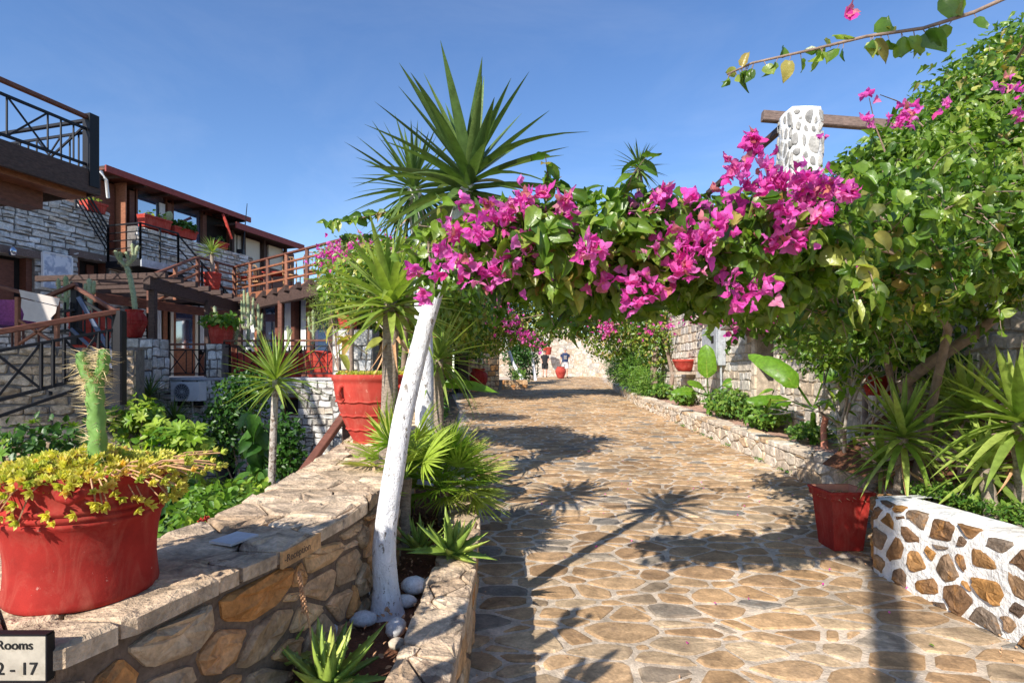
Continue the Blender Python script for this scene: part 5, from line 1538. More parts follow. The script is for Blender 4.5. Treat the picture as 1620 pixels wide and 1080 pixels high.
gs = thing('grey_tile', (-1.2, 2.15, .9), 'smooth grey tile lying on the coping behind the front red pot', 'tile')
m = MB(); q = Vector((-1.17, 2.28, .912)); m.beam(q, q+Vector((.05,.13,.003)), .12, .010); m.build('slab', MS['slab'], gs)

# ---------------------------------------------------------------- front red pot with sedum and cactus
pc = Vector((-1.375, 1.83, .898))
fp = thing('front_pot', pc, 'big smooth red pot at the left front brimming with yellow sedum and one cactus', 'flower pot')
prof = [(0,0),(.205,0),(.212,.006),(.214,.02),(.210,.05),(.207,.09),(.208,.13),(.214,.18),(.224,.222),(.233,.230),(.2335,.237),(.227,.241),(.227,.243),(.237,.248),(.2375,.256),(.230,.260),(.230,.262),(.240,.267),(.2405,.275),(.232,.280),(.230,.295),(.2335,.315),(.237,.327),(.249,.333),(.254,.342),(.256,.352),(.252,.362),(.240,.364),(.228,.356),(.224,.33),(.222,.30)]
prof = [(r_*.955, z_*1.09) for r_, z_ in prof]
mb = MB(); mb.lathe(pc, prof, 72, wob=.012); mb.build('body', MS['red'], fp, True)
for a in (-1.05, 1.6):
    m = MB(); c = pc+Vector((.240*math.cos(a), .240*math.sin(a), .352)); o_ = Vector((math.cos(a), math.sin(a), 0)); s_ = Vector((-o_.y, o_.x, 0))
    m.tube([c-s_*.035+Vector((0,0,.015)), c-s_*.02+o_*.022, c+o_*.03-Vector((0,0,.01)), c+s_*.02+o_*.022, c+s_*.035+Vector((0,0,.015))], [.012,.016,.017,.016,.012], 9); m.build('handle', MS['red'], fp, True)
MB().lathe(pc, [(0,.36),(.214,.355)], 24).build('soil', MS['soil'], fp, True)
# sedum rosettes
def rosette(seed, n=11):
    rr = random.Random(seed); vs, fs = [], []
    for i in range(n):
        a = i*2.4; el = .15+1.15*i/n
        bv, bf = blade(.8+.2*rr.random(), .42, -.25, .25, 4, prof=lambda t: .5+1.2*t if t < .4 else 1.0-((t-.4)/.6)**2.2)
        M_ = Matrix.Rotation(a, 4, 'Z') @ Matrix.Rotation(math.pi/2-el, 4, 'X')
        b = len(vs); vs += [tuple(M_ @ Vector(p)) for p in bv]; fs += [tuple(k+b for k in f) for f in bf]
    return vs, fs
RS = [rosette(k) for k in range(3)]
sd = thing('sedum', pc+Vector((0,0,.33)), 'yellow green sedum spilling over the rim of the front red pot', 'succulent')
rm = [to_mesh('rosette', r, 'sedum') for r in RS]
stm = MB(); cnt = 0; extra = []
for i in range(1050):
    a = U(0, 2*math.pi); q = math.sqrt(R()); r = .272*q
    hang_ = q > .88 and R() < .8
    z = .372+.080*R()*(1.15-q)+.02*noise.noise(Vector((math.cos(a)*3*q, math.sin(a)*3*q, 0)))
    p = pc+Vector((r*math.cos(a), r*math.sin(a), z))
    if hang_: p = pc+Vector(((.250+.03*R())*math.cos(a), (.250+.03*R())*math.sin(a), .41-.13*R()**1.5))
    d = Vector((math.cos(a)*q*1.2+U(-.5,.5), math.sin(a)*q*1.2+U(-.5,.5), (1 if not hang_ else -.15)+U(-.2,.2))).normalized()
    # rosette +Z must follow d
    up = d; x = up.orthogonal().normalized(); y = up.cross(x)
    s = U(.018, .030)
    M_ = Matrix((x, y, up)).transposed().to_4x4() @ Matrix.Rotation(U(0,6), 4, 'Z') @ Matrix.Diagonal((s,s,s,1)); M_.translation = p
    if i < 290: inst('rosette', rm[i%3], M_, sd)
    else: extra.append(M_)
    if i % 2 == 0:
        r2 = pc+Vector((.2*q*math.cos(a), .2*q*math.sin(a), .365)); stm.tube([r2, (r2+p)/2+Vector((0,0,.02)), p], .0022, 4)
scatter('rosettes', RS, extra, [R() for _ in extra], MS['sedum'], sd, kind='stuff')
for k in range(34):     # long stems reaching right
    a = U(-.9, .75); p0 = pc+Vector((.2*math.cos(a), .2*math.sin(a), .39)); l = U(.10,.20)
    p1 = p0+Vector((math.cos(a)*l, math.sin(a)*l, U(-.03,.05)))
    stm.tube([p0, (p0+p1)/2+Vector((0,0,.015)), p1], .0025, 4)
    M_ = frame(p1, (math.cos(a), math.sin(a), .4), (0,0,1), U(.018,.028)) @ Matrix.Rotation(-math.pi/2, 4, 'X'); inst('rosette', rm[k%3], M_, sd)
stm.build('stems', MS['wick'], sd, kind='stuff')
# spiny cactus of the front pot
def spiny(label, pts_list, rad_list, parent_loc, mat='cactus', spn=260, ns=8, name='cactus', spl=.028, cat='cactus', group=None, lump=.15):
    t = thing(name, parent_loc, label, cat, group)
    sp = MB()
    for pts, r in zip(pts_list, rad_list):
        pts = [Vector(p) for p in pts]; m = MB()
        # resample
        N_ = max(8, int(sum((pts[i+1]-pts[i]).length for i in range(len(pts)-1))/(r*.30)))
        dense = []
        for i in range(N_+1):
            q = i/N_*(len(pts)-1); k = min(int(q), len(pts)-2); f = q-k
            p_1, p_2 = pts[k], pts[k+1]; dense.append(p_1.lerp(p_2, f))
        n = 20; vs = []; fs = []
        for i, p in enumerate(dense):
            d = (dense[min(i+1, N_)]-dense[max(i-1, 0)]).normalized()
            a = d.cross(Vector((0,.93,.1)) if abs(d.y) < .9 else Vector((1,0,0))).normalized(); b = d.cross(a)
            endf = math.sqrt(max(.03, 1-((i/N_-.88)/.12)**2)) if i/N_ > .88 else (.8 if i == 0 else 1)
            for k in range(n):
                an = 2*math.pi*k/n
                bumpy = .93+lump*(.5+.5*math.cos(an*5+i*.05))*(.45+.55*math.sin(i*.85+(math.floor((an+i*.01)/(2*math.pi/5)+.5))*2.4))
                vs.append(p+(a*math.cos(an)+b*math.sin(an))*r*endf*bumpy)
            if i < N_:
                for k in range(n): fs.append((i*n+k, i*n+(k+1)%n, (i+1)*n+(k+1)%n, (i+1)*n+k))
        m.add(vs, fs+[tuple(range(N_*n, N_*n+n))], 0); m.build('stem', MS[mat], t, True)
        for _ in range(int(spn*len(dense)/60)):
            i = random.randrange(len(dense)); k = random.randrange(5); an = 2*math.pi*k/5+U(-.06,.06)
            v0 = vs[i*n+int(an/(2*math.pi)*n)%n]; p = dense[i]; o_ = (v0-p).normalized()
            l = spl*U(.5,1.5)
            dd = (o_+rdir()*.5).normalized(); s_ = dd.orthogonal().normalized()*.0009*(spl/.028); s2_ = dd.cross(s_)
            sp.add([v0+s_, v0-s_*.5+s2_, v0-s_*.5-s2_, v0+dd*l], [(0,1,3),(1,2,3),(2,0,3)])
    sp.build('spines', MS['spine'], t, kind='stuff')
    return t
D_ = 1.80
spiny('pale green spiny cactus with a forked top in the front red pot', [[P(153,745,D_),P(154,690,D_),P(151,640,D_),P(150,608,D_),P(148,596,D_)], [P(147,606,D_),P(134,585,D_),P(128,556,D_)], [P(152,606,D_),P(163,580,D_),P(165,552,D_)]], [.025,.018,.017], P(153,745,D_), spn=330, spl=.036, lump=.22)

# ---------------------------------------------------------------- big banded pot on the wall
bp = round_pot('banded_pot', (-1.27, 5.2, .955), .362, .62, 'huge banded terracotta red pot on the wall behind the brown trunk', 'coral', 64, rings=4, wavy=True, prof=[(0,0),(.16,0),(.17,.02),(.215,.10),(.258,.20),(.295,.30),(.325,.40),(.34,.48),(.345,.53),(.348,.56),(.360,.57),(.364,.59),(.362,.615),(.352,.62),(.335,.62),(.33,.60),(.325,.55)])
for a in (-2.2, -.6):
    m = MB(); c = Vector((-1.27+.335*math.cos(a), 5.2+.335*math.sin(a), .96+.46)); o_ = Vector((math.cos(a), math.sin(a), 0)); 
    m.tube([c+Vector((0,0,.06)), c+o_*.035+Vector((0,0,.045)), c+o_*.045, c+o_*.03-Vector((0,0,.05)), c-Vector((0,0,.06))], [.022,.022,.018,.018,.018], 8); m.build('handle', MS['coral'], bp, True)
gc_ = []
for k in range(260):
    a = U(0,6.28); r = .33*math.sqrt(R()); gc_.append(frame((-1.27+r*math.cos(a), 5.2+r*math.sin(a), 1.565+.02*R()), rdir(.2,1), (0,0,1), U(.02,.04)))
scatter('sedum_patch', [RS[0]], gc_, [R() for _ in gc_], MS['sedum'], None, label='low yellow sedum around the rim inside the big banded pot', category='succulent', kind='thing')
# young ficus with big yellow leaves in the banded pot
def leafy(name, label, base, stems, leafs, lm, ls, mat_leaf_, mat_stem='twig', r=.008, cat='plant', up=(0,0,1), group=None, single=True, tmpl=None, clusters=1):
    t = thing(name, base, label, cat, group)
    m = MB()
    for s_ in stems: m.tube(s_, [r*(1-.5*i/(len(s_)-1)) for i in range(len(s_))], 6)
    m.build('stem', MS[mat_stem], t, True)
    me = to_mesh('leaf', tmpl or oval_leaf(1, lm, .25, .3, .02), mat_leaf_)
    for (p, d, s) in leafs: inst('leaf', me, frame(p, d, (U(-.3,.3), U(-.6,-.1), 1), s*ls, U(-.5,.5)), t)
    return t
s_ = [[P(578,585,5.4), P(582,530,5.35), P(590,480,5.3)], [P(582,560,5.35), P(560,545,5.2), P(545,525,5.15)], [P(587,500,5.3), P(606,520,5.25)]]
lf = []
for (u, v) in ((545,520),(548,512),(538,535),(556,508),(528,512),(536,545),(540,560),(552,530),(566,505),(590,478),(596,470),(584,470),(604,535),(610,520),(600,545),(575,500)):
    lf.append((P(u, v, 5.2+U(-.1,.1)), Vector((U(-1,1), U(-.8,.2), U(-1,.4))), U(.8,1.2)))
leafy('rubber_plant', 'thin stemmed plant with long yellowing leaves in the big banded pot', P(578,590,5.4), s_, lf, .42, .17, 'yellowleaf')

# ---------------------------------------------------------------- square red pot at the right
sq = thing('square_pot', (2.75, 4.9, .2), 'square tapered red pot standing on the path beside the whitewashed wall', 'flower pot')
cx, cy, z0 = 2.915, 5.05, zp(5)+.01
def taper(mb, b, tp, za, zb, inner=0):
    vs = [(cx-b,cy-b,za),(cx+b,cy-b,za),(cx+b,cy+b,za),(cx-b,cy+b,za),(cx-tp,cy-tp,zb),(cx+tp,cy-tp,zb),(cx+tp,cy+tp,zb),(cx-tp,cy+tp,zb)]
    mb.add(vs, [(0,3,2,1),(0,1,5,4),(1,2,6,5),(2,3,7,6),(3,0,4,7)])
m = MB(); taper(m, .125, .165, z0, z0+.44); m.build('body', MS['red'], sq)
m = MB()
def ring_sq(m, a, za, b, zb): m.add([(cx-a,cy-a,za),(cx+a,cy-a,za),(cx+a,cy+a,za),(cx-a,cy+a,za),(cx-b,cy-b,zb),(cx+b,cy-b,zb),(cx+b,cy+b,zb),(cx-b,cy+b,zb)], [(0,1,5,4),(1,2,6,5),(2,3,7,6),(3,0,4,7)])
h_ = z0+.44
for a, za, b, zb in ((.165,h_-.003,.175,h_),(.175,h_,.182,h_+.012),(.182,h_+.012,.184,h_+.05),(.184,h_+.05,.192,h_+.058),(.192,h_+.058,.195,h_+.075),(.195,h_+.075,.190,h_+.08),(.190,h_+.08,.175,h_+.08)): ring_sq(m, a, za, b, zb)
m.build('rim', MS['red'], sq)
m = MB(); ring_sq(m, .175, h_+.0795, .158, h_-.001); m.build('inside', MS['redin'], sq)
m = MB(); a = .162; m.add([(cx-a,cy-a,h_+.012),(cx+a,cy-a,h_+.012),(cx+a,cy+a,h_+.012),(cx-a,cy+a,h_+.012)], [(0,1,2,3)]); m.build('soil', MS['soil'], sq)
m = MB()
for k in range(60):
    a, b = Vector((cx+U(-.14,.14), cy+U(-.14,.14), h_+.02)), rdir(-.1,.5); m.tube([a, a+b*.05, a+b*.09+Vector((0,0,-.02))], [.004,.006,.001], 4, R())
m.build('dry_leaves', MS['wick'], sq, kind='stuff')

# ---------------------------------------------------------------- terrace and far pots
round_pot('urn', P(213, 534, 12.7), .245, .62, 'round bellied red urn on the grey pier with a branching cactus', 'red', belly=True)
round_pot('hanging_pot', FT(340, -.25)+Vector((0,0,.83)), .30, .46, 'leafy red pot on the short pier between terrace rails', 'coral')
for k, (u, dd, r, h, lab) in enumerate(((361,.7,.30,.62,'first big red cactus pot behind the terrace rail from the left'),(390,.9,.34,.66,'second big red cactus pot behind the terrace rail, under the tallest cactus'),(430,1.0,.34,.62,'third big red cactus pot behind the terrace rail, behind the yucca'),(488,.7,.40,.66,'widest red pot near the right end of the terrace rail'),(516,.6,.30,.62,'last red pot against the right end pier of the terrace'))):
    q = FT(u, -dd); round_pot('cactus_pot', q, r, h, lab, 'coral', group='red cactus pots along the terrace rail')
round_pot('small_pot', P(551, 520, 13.0), .26, .48, 'plain red pot on top of the right end pier under the pink bush', 'coral')
round_pot('urn', P(757, 618, 22.0)+Vector((0,0,.02)), .36, .84, 'tall red urn at the foot of the far stone gate wall', 'red', belly=True)
round_pot('urn', P(887, 598, 33.5), .32, .68, 'red belly urn standing in the path just before the two walkers', 'coral', belly=True)
round_pot('small_pot', P(866, 561, 37.3), .3, .5, 'small red pot hanging high on the far wall', 'coral')
round_pot('small_pot', P(1390, 625, 7.0), .18, .24, 'red pot half hidden behind the twiggy shrub by the house', 'red')
round_pot('small_pot', P(1000, 600, 20.6), .16, .2, 'little red pot on the kerb where the dark creeper climbs', 'red')
q = S(330, 440, 2.6)
round_pot('small_pot', P(336, 458, 18.9), .28, .55, 'red pot on the upper terrace corner with a small yucca', 'coral')
yucca('small light green yucca in a red pot on the upper terrace corner', P(336, 440, 18.9), P(335, 399, 18.9), r0=.06, r1=.06, L=.62, W=.05, n=46, mat='yuccalt', trunk='bark', joined=True, low=100)

# cacti on the terrace
cd = 12.7
spiny('tall branching candelabra cactus in the urn on the grey pier', [[P(214,492,cd),P(211,465,cd),P(206,440,cd),P(200,420,cd)], [P(200,422,cd),P(188,410,cd),P(182,396,cd)], [P(200,420,cd),P(212,408,cd),P(219,388,cd)], [P(192,414,cd),P(190,398,cd)], [P(211,410,cd),P(209,385,cd)], [P(205,415,cd),P(199,398,cd)]], [.055,.04,.042,.034,.034,.034], P(214,492,cd), 'cactusgrey', 200, spl=.05)
def gc3(label, u, v0, v1, d, arms=()):
    L_ = [[P(u,v0,d), P(u+1.5,(v0+v1)/2,d), P(u,v1,d)]]; rr = [.042]
    for (du, va, vb) in arms: L_.append([P(u,va,d), P(u+du*.8,va-3,d), P(u+du,vb,d)]); rr.append(.032)
    spiny(label, L_, rr, P(u,v0,d), 'cactusgrey', 160, spl=.05)
gc3('tallest column cactus behind the terrace rail', 392, 548, 462, 14.8, ((-10,520,475),(9,515,470),(-6,500,458)))
gc3('column cactus right of the tallest one behind the rail', 408, 548, 480, 14.9, ((7,525,495),(-6,520,498)))
gc3('single thin column cactus at the left end of the long rail', 373, 545, 508, 14.7, ((4,530,515),))
gc3('paired column cactus at the right part of the long rail', 495, 545, 490, 14.6, ((-7,525,500),))
gc3('column cactus in front of the lace curtain near the end pier', 455, 545, 515, 14.8, ((5,530,520),))
gc3('small branching cactus left of the square rail post', 104, 500, 436, 10.2, ((-12,475,440),(9,470,445)))
gc3('small cactus right of the square rail post', 141, 500, 440, 10.4, ((-6,470,448),(8,465,444)))
round_pot('stair_pot', P(143, 560, 10.2), .34, .75, 'red pot half seen through the black stair rails', 'coral')

# ---------------------------------------------------------------- prickly pears
def pads(name, label, lst, loc, mat='cactus', cat='cactus'):
    t = thing(name, loc, label, cat)
    for (c, ax, w, l, nrm) in lst:
        c, ax, nrm = Vector(c), Vector(ax).normalized(), Vector(nrm); x = ax.cross(nrm).normalized(); nz = x.cross(ax)
        m = MB(); vs = []; N_ = 10; K = 12; fs = []
        for i in range(N_+1):
            q = i/N_; w_ = w*.5*math.sin(math.pi*(.04+.96*q*.98))**.6; th = max(.004, .012*math.sin(math.pi*min(.98,max(.03,q))))*w/.1
            for k in range(K):
                a = 2*math.pi*k/K; vs.append(c+ax*l*q+x*w_*math.cos(a)+nz*th*math.sin(a))
        for i in range(N_):
            for k in range(K): fs.append((i*K+k, i*K+(k+1)%K, i*K+K+(k+1)%K, i*K+K+k))
        m.add(vs, fs+[tuple(range(N_*K, N_*K+K))], 0); m.build('pad', MS[mat], t, True)
    return t
o_ = Vector((-1.30, 1.00, .9)); q_ = Vector((-1.06,.66,1.45))
pads('prickly_pear', 'prickly pear whose rounded green pads poke in at the upper left edge', [
    (o_, (0,0,1), .17, .34, (.3,-1,0)), (o_+Vector((0,0,.32)), (-.1,0,1), .16, .30, (.3,-1,0)), (o_+Vector((.02,0,.58)), (.25,.2,1), .15, .28, (.3,-1,0)),
    (o_+Vector((-.03,0,.6)), (-.5,.1,1), .14, .26, (.3,-1,.1)), (o_+Vector((.08,.05,.83)), (.1,.05,1), .14, .27, (.2,-1,0)), (o_+Vector((.10,.06,1.08)), (-.2,0,1), .13, .24, (.3,-1,0)),
    (o_+Vector((.11,.06,1.05)), (.75,.25,.55), .10, .13, (.2,-1,.3)), (o_+Vector((.215,.10,1.14)), (.75,.1,.3), .040, .060, (.2,-1,.6)), (o_+Vector((.215,.10,1.11)), (.8,.2,-.5), .030, .045, (.2,-1,.3)),
    (o_+Vector((.225,.11,1.15)), (.3,.1,1), .035, .045, (.3,-1,.2)),
    (o_+Vector((.06,.03,.68)), (.7,.3,.5), .11, .15, (.2,-1,.3)), (o_+Vector((.17,.08,.755)), (.6,.1,.5), .055, .07, (.3,-1,.2)), (o_+Vector((.18,.08,.745)), (.9,.1,-.15), .038, .05, (.3,-1,.2)),
    (o_+Vector((.03,0,.35)), (.8,.5,.6), .13, .22, (.3,-1,.3)),
    (q_, (.1,0,1), .20, .30, (.8,-1,.5)), (q_+Vector((0,0,.26)), (-.2,0,1), .17, .28, (.8,-1,.5)), (q_+Vector((.02,.0,.28)), (.75,.35,.55), .09, .24, (.8,-.3,.9)), (q_+Vector((.02,.0,.16)), (.8,.3,.3), .08, .26, (.8,-.3,.9)), (q_+Vector((.02,0,.40)), (.6,.3,.7), .08, .22, (.8,-.3,.9)), (q_+Vector((0,0,.06)), (.85,.25,.1), .08, .24, (.8,-.3,.9)),
    (o_+Vector((.1,-.05,.25)), (.6,-.3,1), .15, .36, (.3,-1,0)), (o_+Vector((.22,-.1,.5)), (.3,-.1,.6), .16, .22, (.3,-1,0))], o_)
m = MB().lathe((-1.30,1.0,.45), [(0,0),(.16,0),(.20,.3),(.23,.42),(.24,.45),(.21,.45),(.2,.4),(0,.4)], 24); 
tag(m.build('pear_pot', MS['red'], None, True), 'red pot of the prickly pear outside the left edge', 'flower pot')
MB().box(-1.9,-1.0,.7,1.35,-.02,.449).build('plinth', MS['mortar_brown'], None, label='plain low plinth under the prickly pear pot', category='plinth')
t, a, b, zt = TR[1]
pm = S(262, 352, 1.05)
pads('prickly_pear', 'pale prickly pear with two pads in the red trough by the window', [(S(262,360,1.05), (0,0,1), .34, .42, (.9,-.4,0)), (S(263,350,1.05), (.4,.1,1), .30, .36, (.9,-.4,0)), (S(257,352,1.05), (-.5,.1,.8), .22, .26, (.9,-.4,0))], pm, 'cactusgrey')

# ---------------------------------------------------------------- shrubs as volumes of leaves
SL = [small_leaf(1, .62), small_leaf(1, .5), small_leaf(1, .75)]
def blob_points(blobs, n, bias=.45):
    vol = [b[1][0]*b[1][1]*b[1][2] for b in blobs]; tot = sum(v**.75 for v in vol); out = []
    for (c, r), v in zip(blobs, vol):
        c = Vector(c)
        for _ in range(int(n*v**.75/tot)+1):
            d = rdir(); q = R()**bias; q *= 1+.22*noise.noise(d*2.1+c*3)
            out.append((c+Vector((d.x*r[0]*q, d.y*r[1]*q, d.z*r[2]*q)), d))
    return out
def foliage_mats(pts, s0, s1, droop=.6, spread=.8):
    ms = []
    for p, o_ in pts:
        d = (o_*spread*.6+rdir()*.95+Vector((0,0,-droop*.8))).normalized()
        up = (o_+Vector((-.3,-.5,.8))*.7+rdir()*.85).normalized()
        ms.append(frame(p, d, up, U(s0, s1), 0))
    return ms
def clump_tints(pts, sc_=1.6):
    return [min(.999, max(0, .5+.55*noise.noise(p*sc_)+U(-.28,.28))) for p, _ in pts]
def shrub(name, label, base, blobs, n, s0, s1, mat='shrub', stems=5, cat='shrub', tmpl=None, droop=.3, rosettes=0, group=None, stemmat='vine', sr=.02, rmesh=None, rs=.1, part='foliage'):
    t = thing(name, base, label, cat, group)
    pts = blob_points(blobs, n)
    ms = foliage_mats(pts, s0, s1, droop)
    scatter(part, tmpl or SL, ms, clump_tints(pts), MS[mat], t, kind='stuff')
    if stems:
        m = MB()
        for k in range(stems):
            c, r = blobs[k % len(blobs)]; c = Vector(c)+Vector((U(-.5,.5)*r[0], U(-.5,.5)*r[1], 0)); b = Vector(base)+Vector((U(-.06,.06), U(-.06,.06), 0))
            m.tube([b, b.lerp(c, .5)+Vector((U(-.08,.08), U(-.08,.08), .05)), c], [sr, sr*.7, sr*.35], 6)
        m.build('stems' if stems > 1 else 'trunk', MS[stemmat], t, True)
    if rosettes:
        for k in range(rosettes):
            p, d = blob_points([random.choice(blobs)], 1, .1)[0]
            d = (d+Vector((0,-.3,.7))).normalized(); x = d.orthogonal().normalized(); s = rs*U(.8,1.25)
            M_ = Matrix((x, d.cross(x), d)).transposed().to_4x4() @ Matrix.Rotation(U(0,6), 4, 'Z') @ Matrix.Diagonal((s,s,s,1)); M_.translation = p
            inst('leaf_cluster', rmesh, M_, t)
    return t
def umbrella_rosette(n=9, L=1, W=.34, el=1.1):
    vs, fs = [], []
    for i in range(n):
        bv, bf = oval_leaf(L*(.85+.3*R()), W, .2, .25, .0, 3, heart=False)
        M_ = Matrix.Rotation(2*math.pi*i/n+U(-.15,.15), 4, 'Z') @ Matrix.Rotation(math.pi/2-el+U(-.15,.25), 4, 'X')
        b = len(vs); vs += [tuple(M_ @ Vector(p)) for p in bv]; fs += [tuple(k+b for k in f) for f in bf]
    return vs, fs
UR = to_mesh('leaf_cluster', umbrella_rosette(), 'shrub')
URT = [umbrella_rosette(7, 1, .36, 1.1)]
def garden(label, u, v, d, ru, rv, n=520, ros=26, mat='shrub', s=.13):
    c = P(u, v, d); rx, rz = ru/FPX*d, rv/FPX*d
    base = Vector((c.x, c.y, GARDEN_Z)); 
    bl = [(c, (rx, rx*.8, rz)), (c+Vector((-.4*rx,.1,-.3*rz)), (rx*.7, rx*.6, rz*.7)), (c+Vector((.4*rx,-.1,.25*rz)), (rx*.6, rx*.5, rz*.6))]
    shrub('garden_shrub', label, base, bl, n, s*.7, s*1.1, mat, 6, rosettes=ros, rmesh=UR, rs=s)
garden('bright green umbrella leaf shrub rising above the front pot rim', 280, 720, 6.2, 60, 60, 500, 34)
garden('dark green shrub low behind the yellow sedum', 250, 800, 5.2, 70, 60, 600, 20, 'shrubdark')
garden('light green shrub in the sunken garden centre', 345, 790, 6.6, 45, 34, 360, 26)
garden('small light green shrub next to the pale garden trunk', 404, 780, 6.6, 30, 24, 220, 18, s=.10)
garden('leafy green shrub below the small dark yucca', 215, 665, 9.6, 45, 36, 420, 24, s=.15)
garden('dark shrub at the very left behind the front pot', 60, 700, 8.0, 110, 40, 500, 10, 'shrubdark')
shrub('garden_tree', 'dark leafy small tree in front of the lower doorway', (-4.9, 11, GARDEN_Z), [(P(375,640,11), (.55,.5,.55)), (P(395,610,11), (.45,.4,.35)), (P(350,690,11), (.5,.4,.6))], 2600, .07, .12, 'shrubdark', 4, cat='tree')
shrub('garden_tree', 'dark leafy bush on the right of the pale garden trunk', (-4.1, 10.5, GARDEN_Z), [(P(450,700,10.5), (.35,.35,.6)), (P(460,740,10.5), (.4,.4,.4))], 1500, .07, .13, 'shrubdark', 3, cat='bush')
m_ = oval_leaf(1, .62, .2, .25, .01)
lf = [(P(405+U(-16,16), 700+U(-45,55), 9.0+U(-.3,.3)), Vector((U(-1,1), U(-.6,.2), U(-1,-.1))), U(.7,1.2)) for _ in range(46)]
leafy('elephant_plant', 'plant with large hanging oval leaves beside the lower doorway', (-4.1, 9.0, GARDEN_Z), [[Vector((-4.05,9,GARDEN_Z)), P(405,760,9), P(405,660,9)]], lf, .62, .34, 'shrubdark', 'vine', .03)
shrub('flower_bush', 'low red flowering plant behind the coping of the big wall', (-2.0, 3.9, GARDEN_Z), [(P(300,838,3.6), (.22,.2,.14)), (P(345,800,4.2), (.3,.3,.2))], 700, .05, .09, 'shrub', 2, cat='bush')
tag(scatter('red_flower', [bract_flower(3)], [frame(P(322+U(-4,4), 824+U(-3,3), 3.3), rdir(0,1), (0,0,1), .028) for _ in range(6)], [R() for _ in range(6)], MS['coral']), label='single red bloom just behind the wall coping', category='flower', kind='thing')
# garden seats
gt = thing('garden_table', (-4.6, 10, GARDEN_Z), 'blue garden table half hidden by shrubs on the sunken garden floor', 'table')
q = P(378, 742, 9.9)
MB().box(q.x-.4, q.x+.4, q.y-.3, q.y+.3, GARDEN_Z+.70, GARDEN_Z+.74).build('tabletop', MS['blue'], gt)
for x in (-.35,.35):
    for y in (-.25,.25): MB().tube([(q.x+x, q.y+y, GARDEN_Z), (q.x-x*.6, q.y+y, GARDEN_Z+.7)], .018).build('leg', MS['white'], gt)
# terracotta pot at the trunk foot in the garden
round_pot('garden_pot', (-3.15, 8.4, GARDEN_Z), .34, .62, 'red garden pot at the foot of the pale garden yucca', 'red')
# slanting dark red handrail at the end of big wall
hr = thing('garden_handrail', P(540,660,6.2), 'slanting dark red wooden handrail disappearing down behind the wall', 'handrail')
MB().beam(P(548,652,6.4), P(470,760,5.6), .10, .06).build('handrail', MS['wood'], hr)
MB().beam(P(548,652,6.4), (P(548,652,6.4).x, 6.4, GARDEN_Z), .08, .08).build('post', MS['wooddark'], hr)

# left side planting beyond the wall, it throws the wide shade on the path
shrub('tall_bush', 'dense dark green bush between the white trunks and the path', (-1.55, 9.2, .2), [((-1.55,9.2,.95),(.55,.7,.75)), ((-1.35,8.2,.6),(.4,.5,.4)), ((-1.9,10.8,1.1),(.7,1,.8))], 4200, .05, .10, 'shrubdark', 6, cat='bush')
shrub('tall_bush', 'taller mixed green bush in front of the far gate wall', (-2.4, 14, .5), [((-2.3,13.2,1.3),(.7,1.2,.9)), ((-2.7,15.5,1.5),(.8,1.4,1.2))], 3200, .06, .12, 'shrub', 5, cat='bush')
shrub('feathery_bush', 'feathery yellow green bush hanging beside the upper red pot', P(540,600,11.5), [(P(528,468,11.8), (.55,.4,.5)), (P(512,500,12), (.35,.3,.35))], 2600, .06, .11, 'pine', 3, cat='bush', tmpl=[blade(1,.12,.1,.2,2)])
mg = MB()
# banana by the left trunks
lv = [(P(700,608,7.4), Vector((.9,-.3,.05)), 1.0), (P(700,606,7.4), Vector((.3,-.8,.25)), .8), (P(702,606,7.4), Vector((-.5,-.2,.9)), .7)]
leafy('banana_plant', 'drooping banana leaf reaching over the path beside the green yucca', Vector((P(698,0,7.4).x, 7.4, .2)), [[Vector((P(698,0,7.4).x, 7.4, .2)), P(699,640,7.4), P(700,606,7.4)]], lv, .24, .72, 'banana', 'twig', .02)
shrub('potted_plant', 'sparse leafy plant growing out of the tall red urn', P(757,588,22), [(P(755,545,22), (.6,.5,.7))], 420, .10, .2, 'shrub', 4)
t_ = thing('slim_trunk', P(826,597,25.3), 'slim whitewashed trunk leaning against the far gate wall', 'tree trunk')
MB().tube([P(826,600,25.4), P(812,575,25.4), P(802,545,25.4), P(800,520,25.3)], [.09,.07,.06,.05], 10).build('trunk', MS['trunkwhite'], t_, True)
t_ = thing('slim_trunk', P(846,600,27.5), 'short whitewashed trunk right of the slim leaning one', 'tree trunk')
MB().tube([P(847,602,27.5), P(844,580,27.5), P(840,550,27.5)], [.08,.07,.05], 10).build('trunk', MS['trunkwhite'], t_, True)
shrub('wall_bush', 'green bush in the small planter at the far left wall', P(815,600,25.6), [(P(818,592,25.5), (.45,.4,.3))], 500, .06, .12, 'ground', 2, cat='bush')
shrub('wall_bush', 'dark bush beside the walkers at the far end', P(840,600,28.5), [(P(830,572,28.5), (.75,.7,1.1)), (P(820,553,27.5), (.9,.7,.9)), (P(846,545,29.5), (.7,.6,.35))], 3200, .09, .16, 'shrubdark', 3, cat='bush')

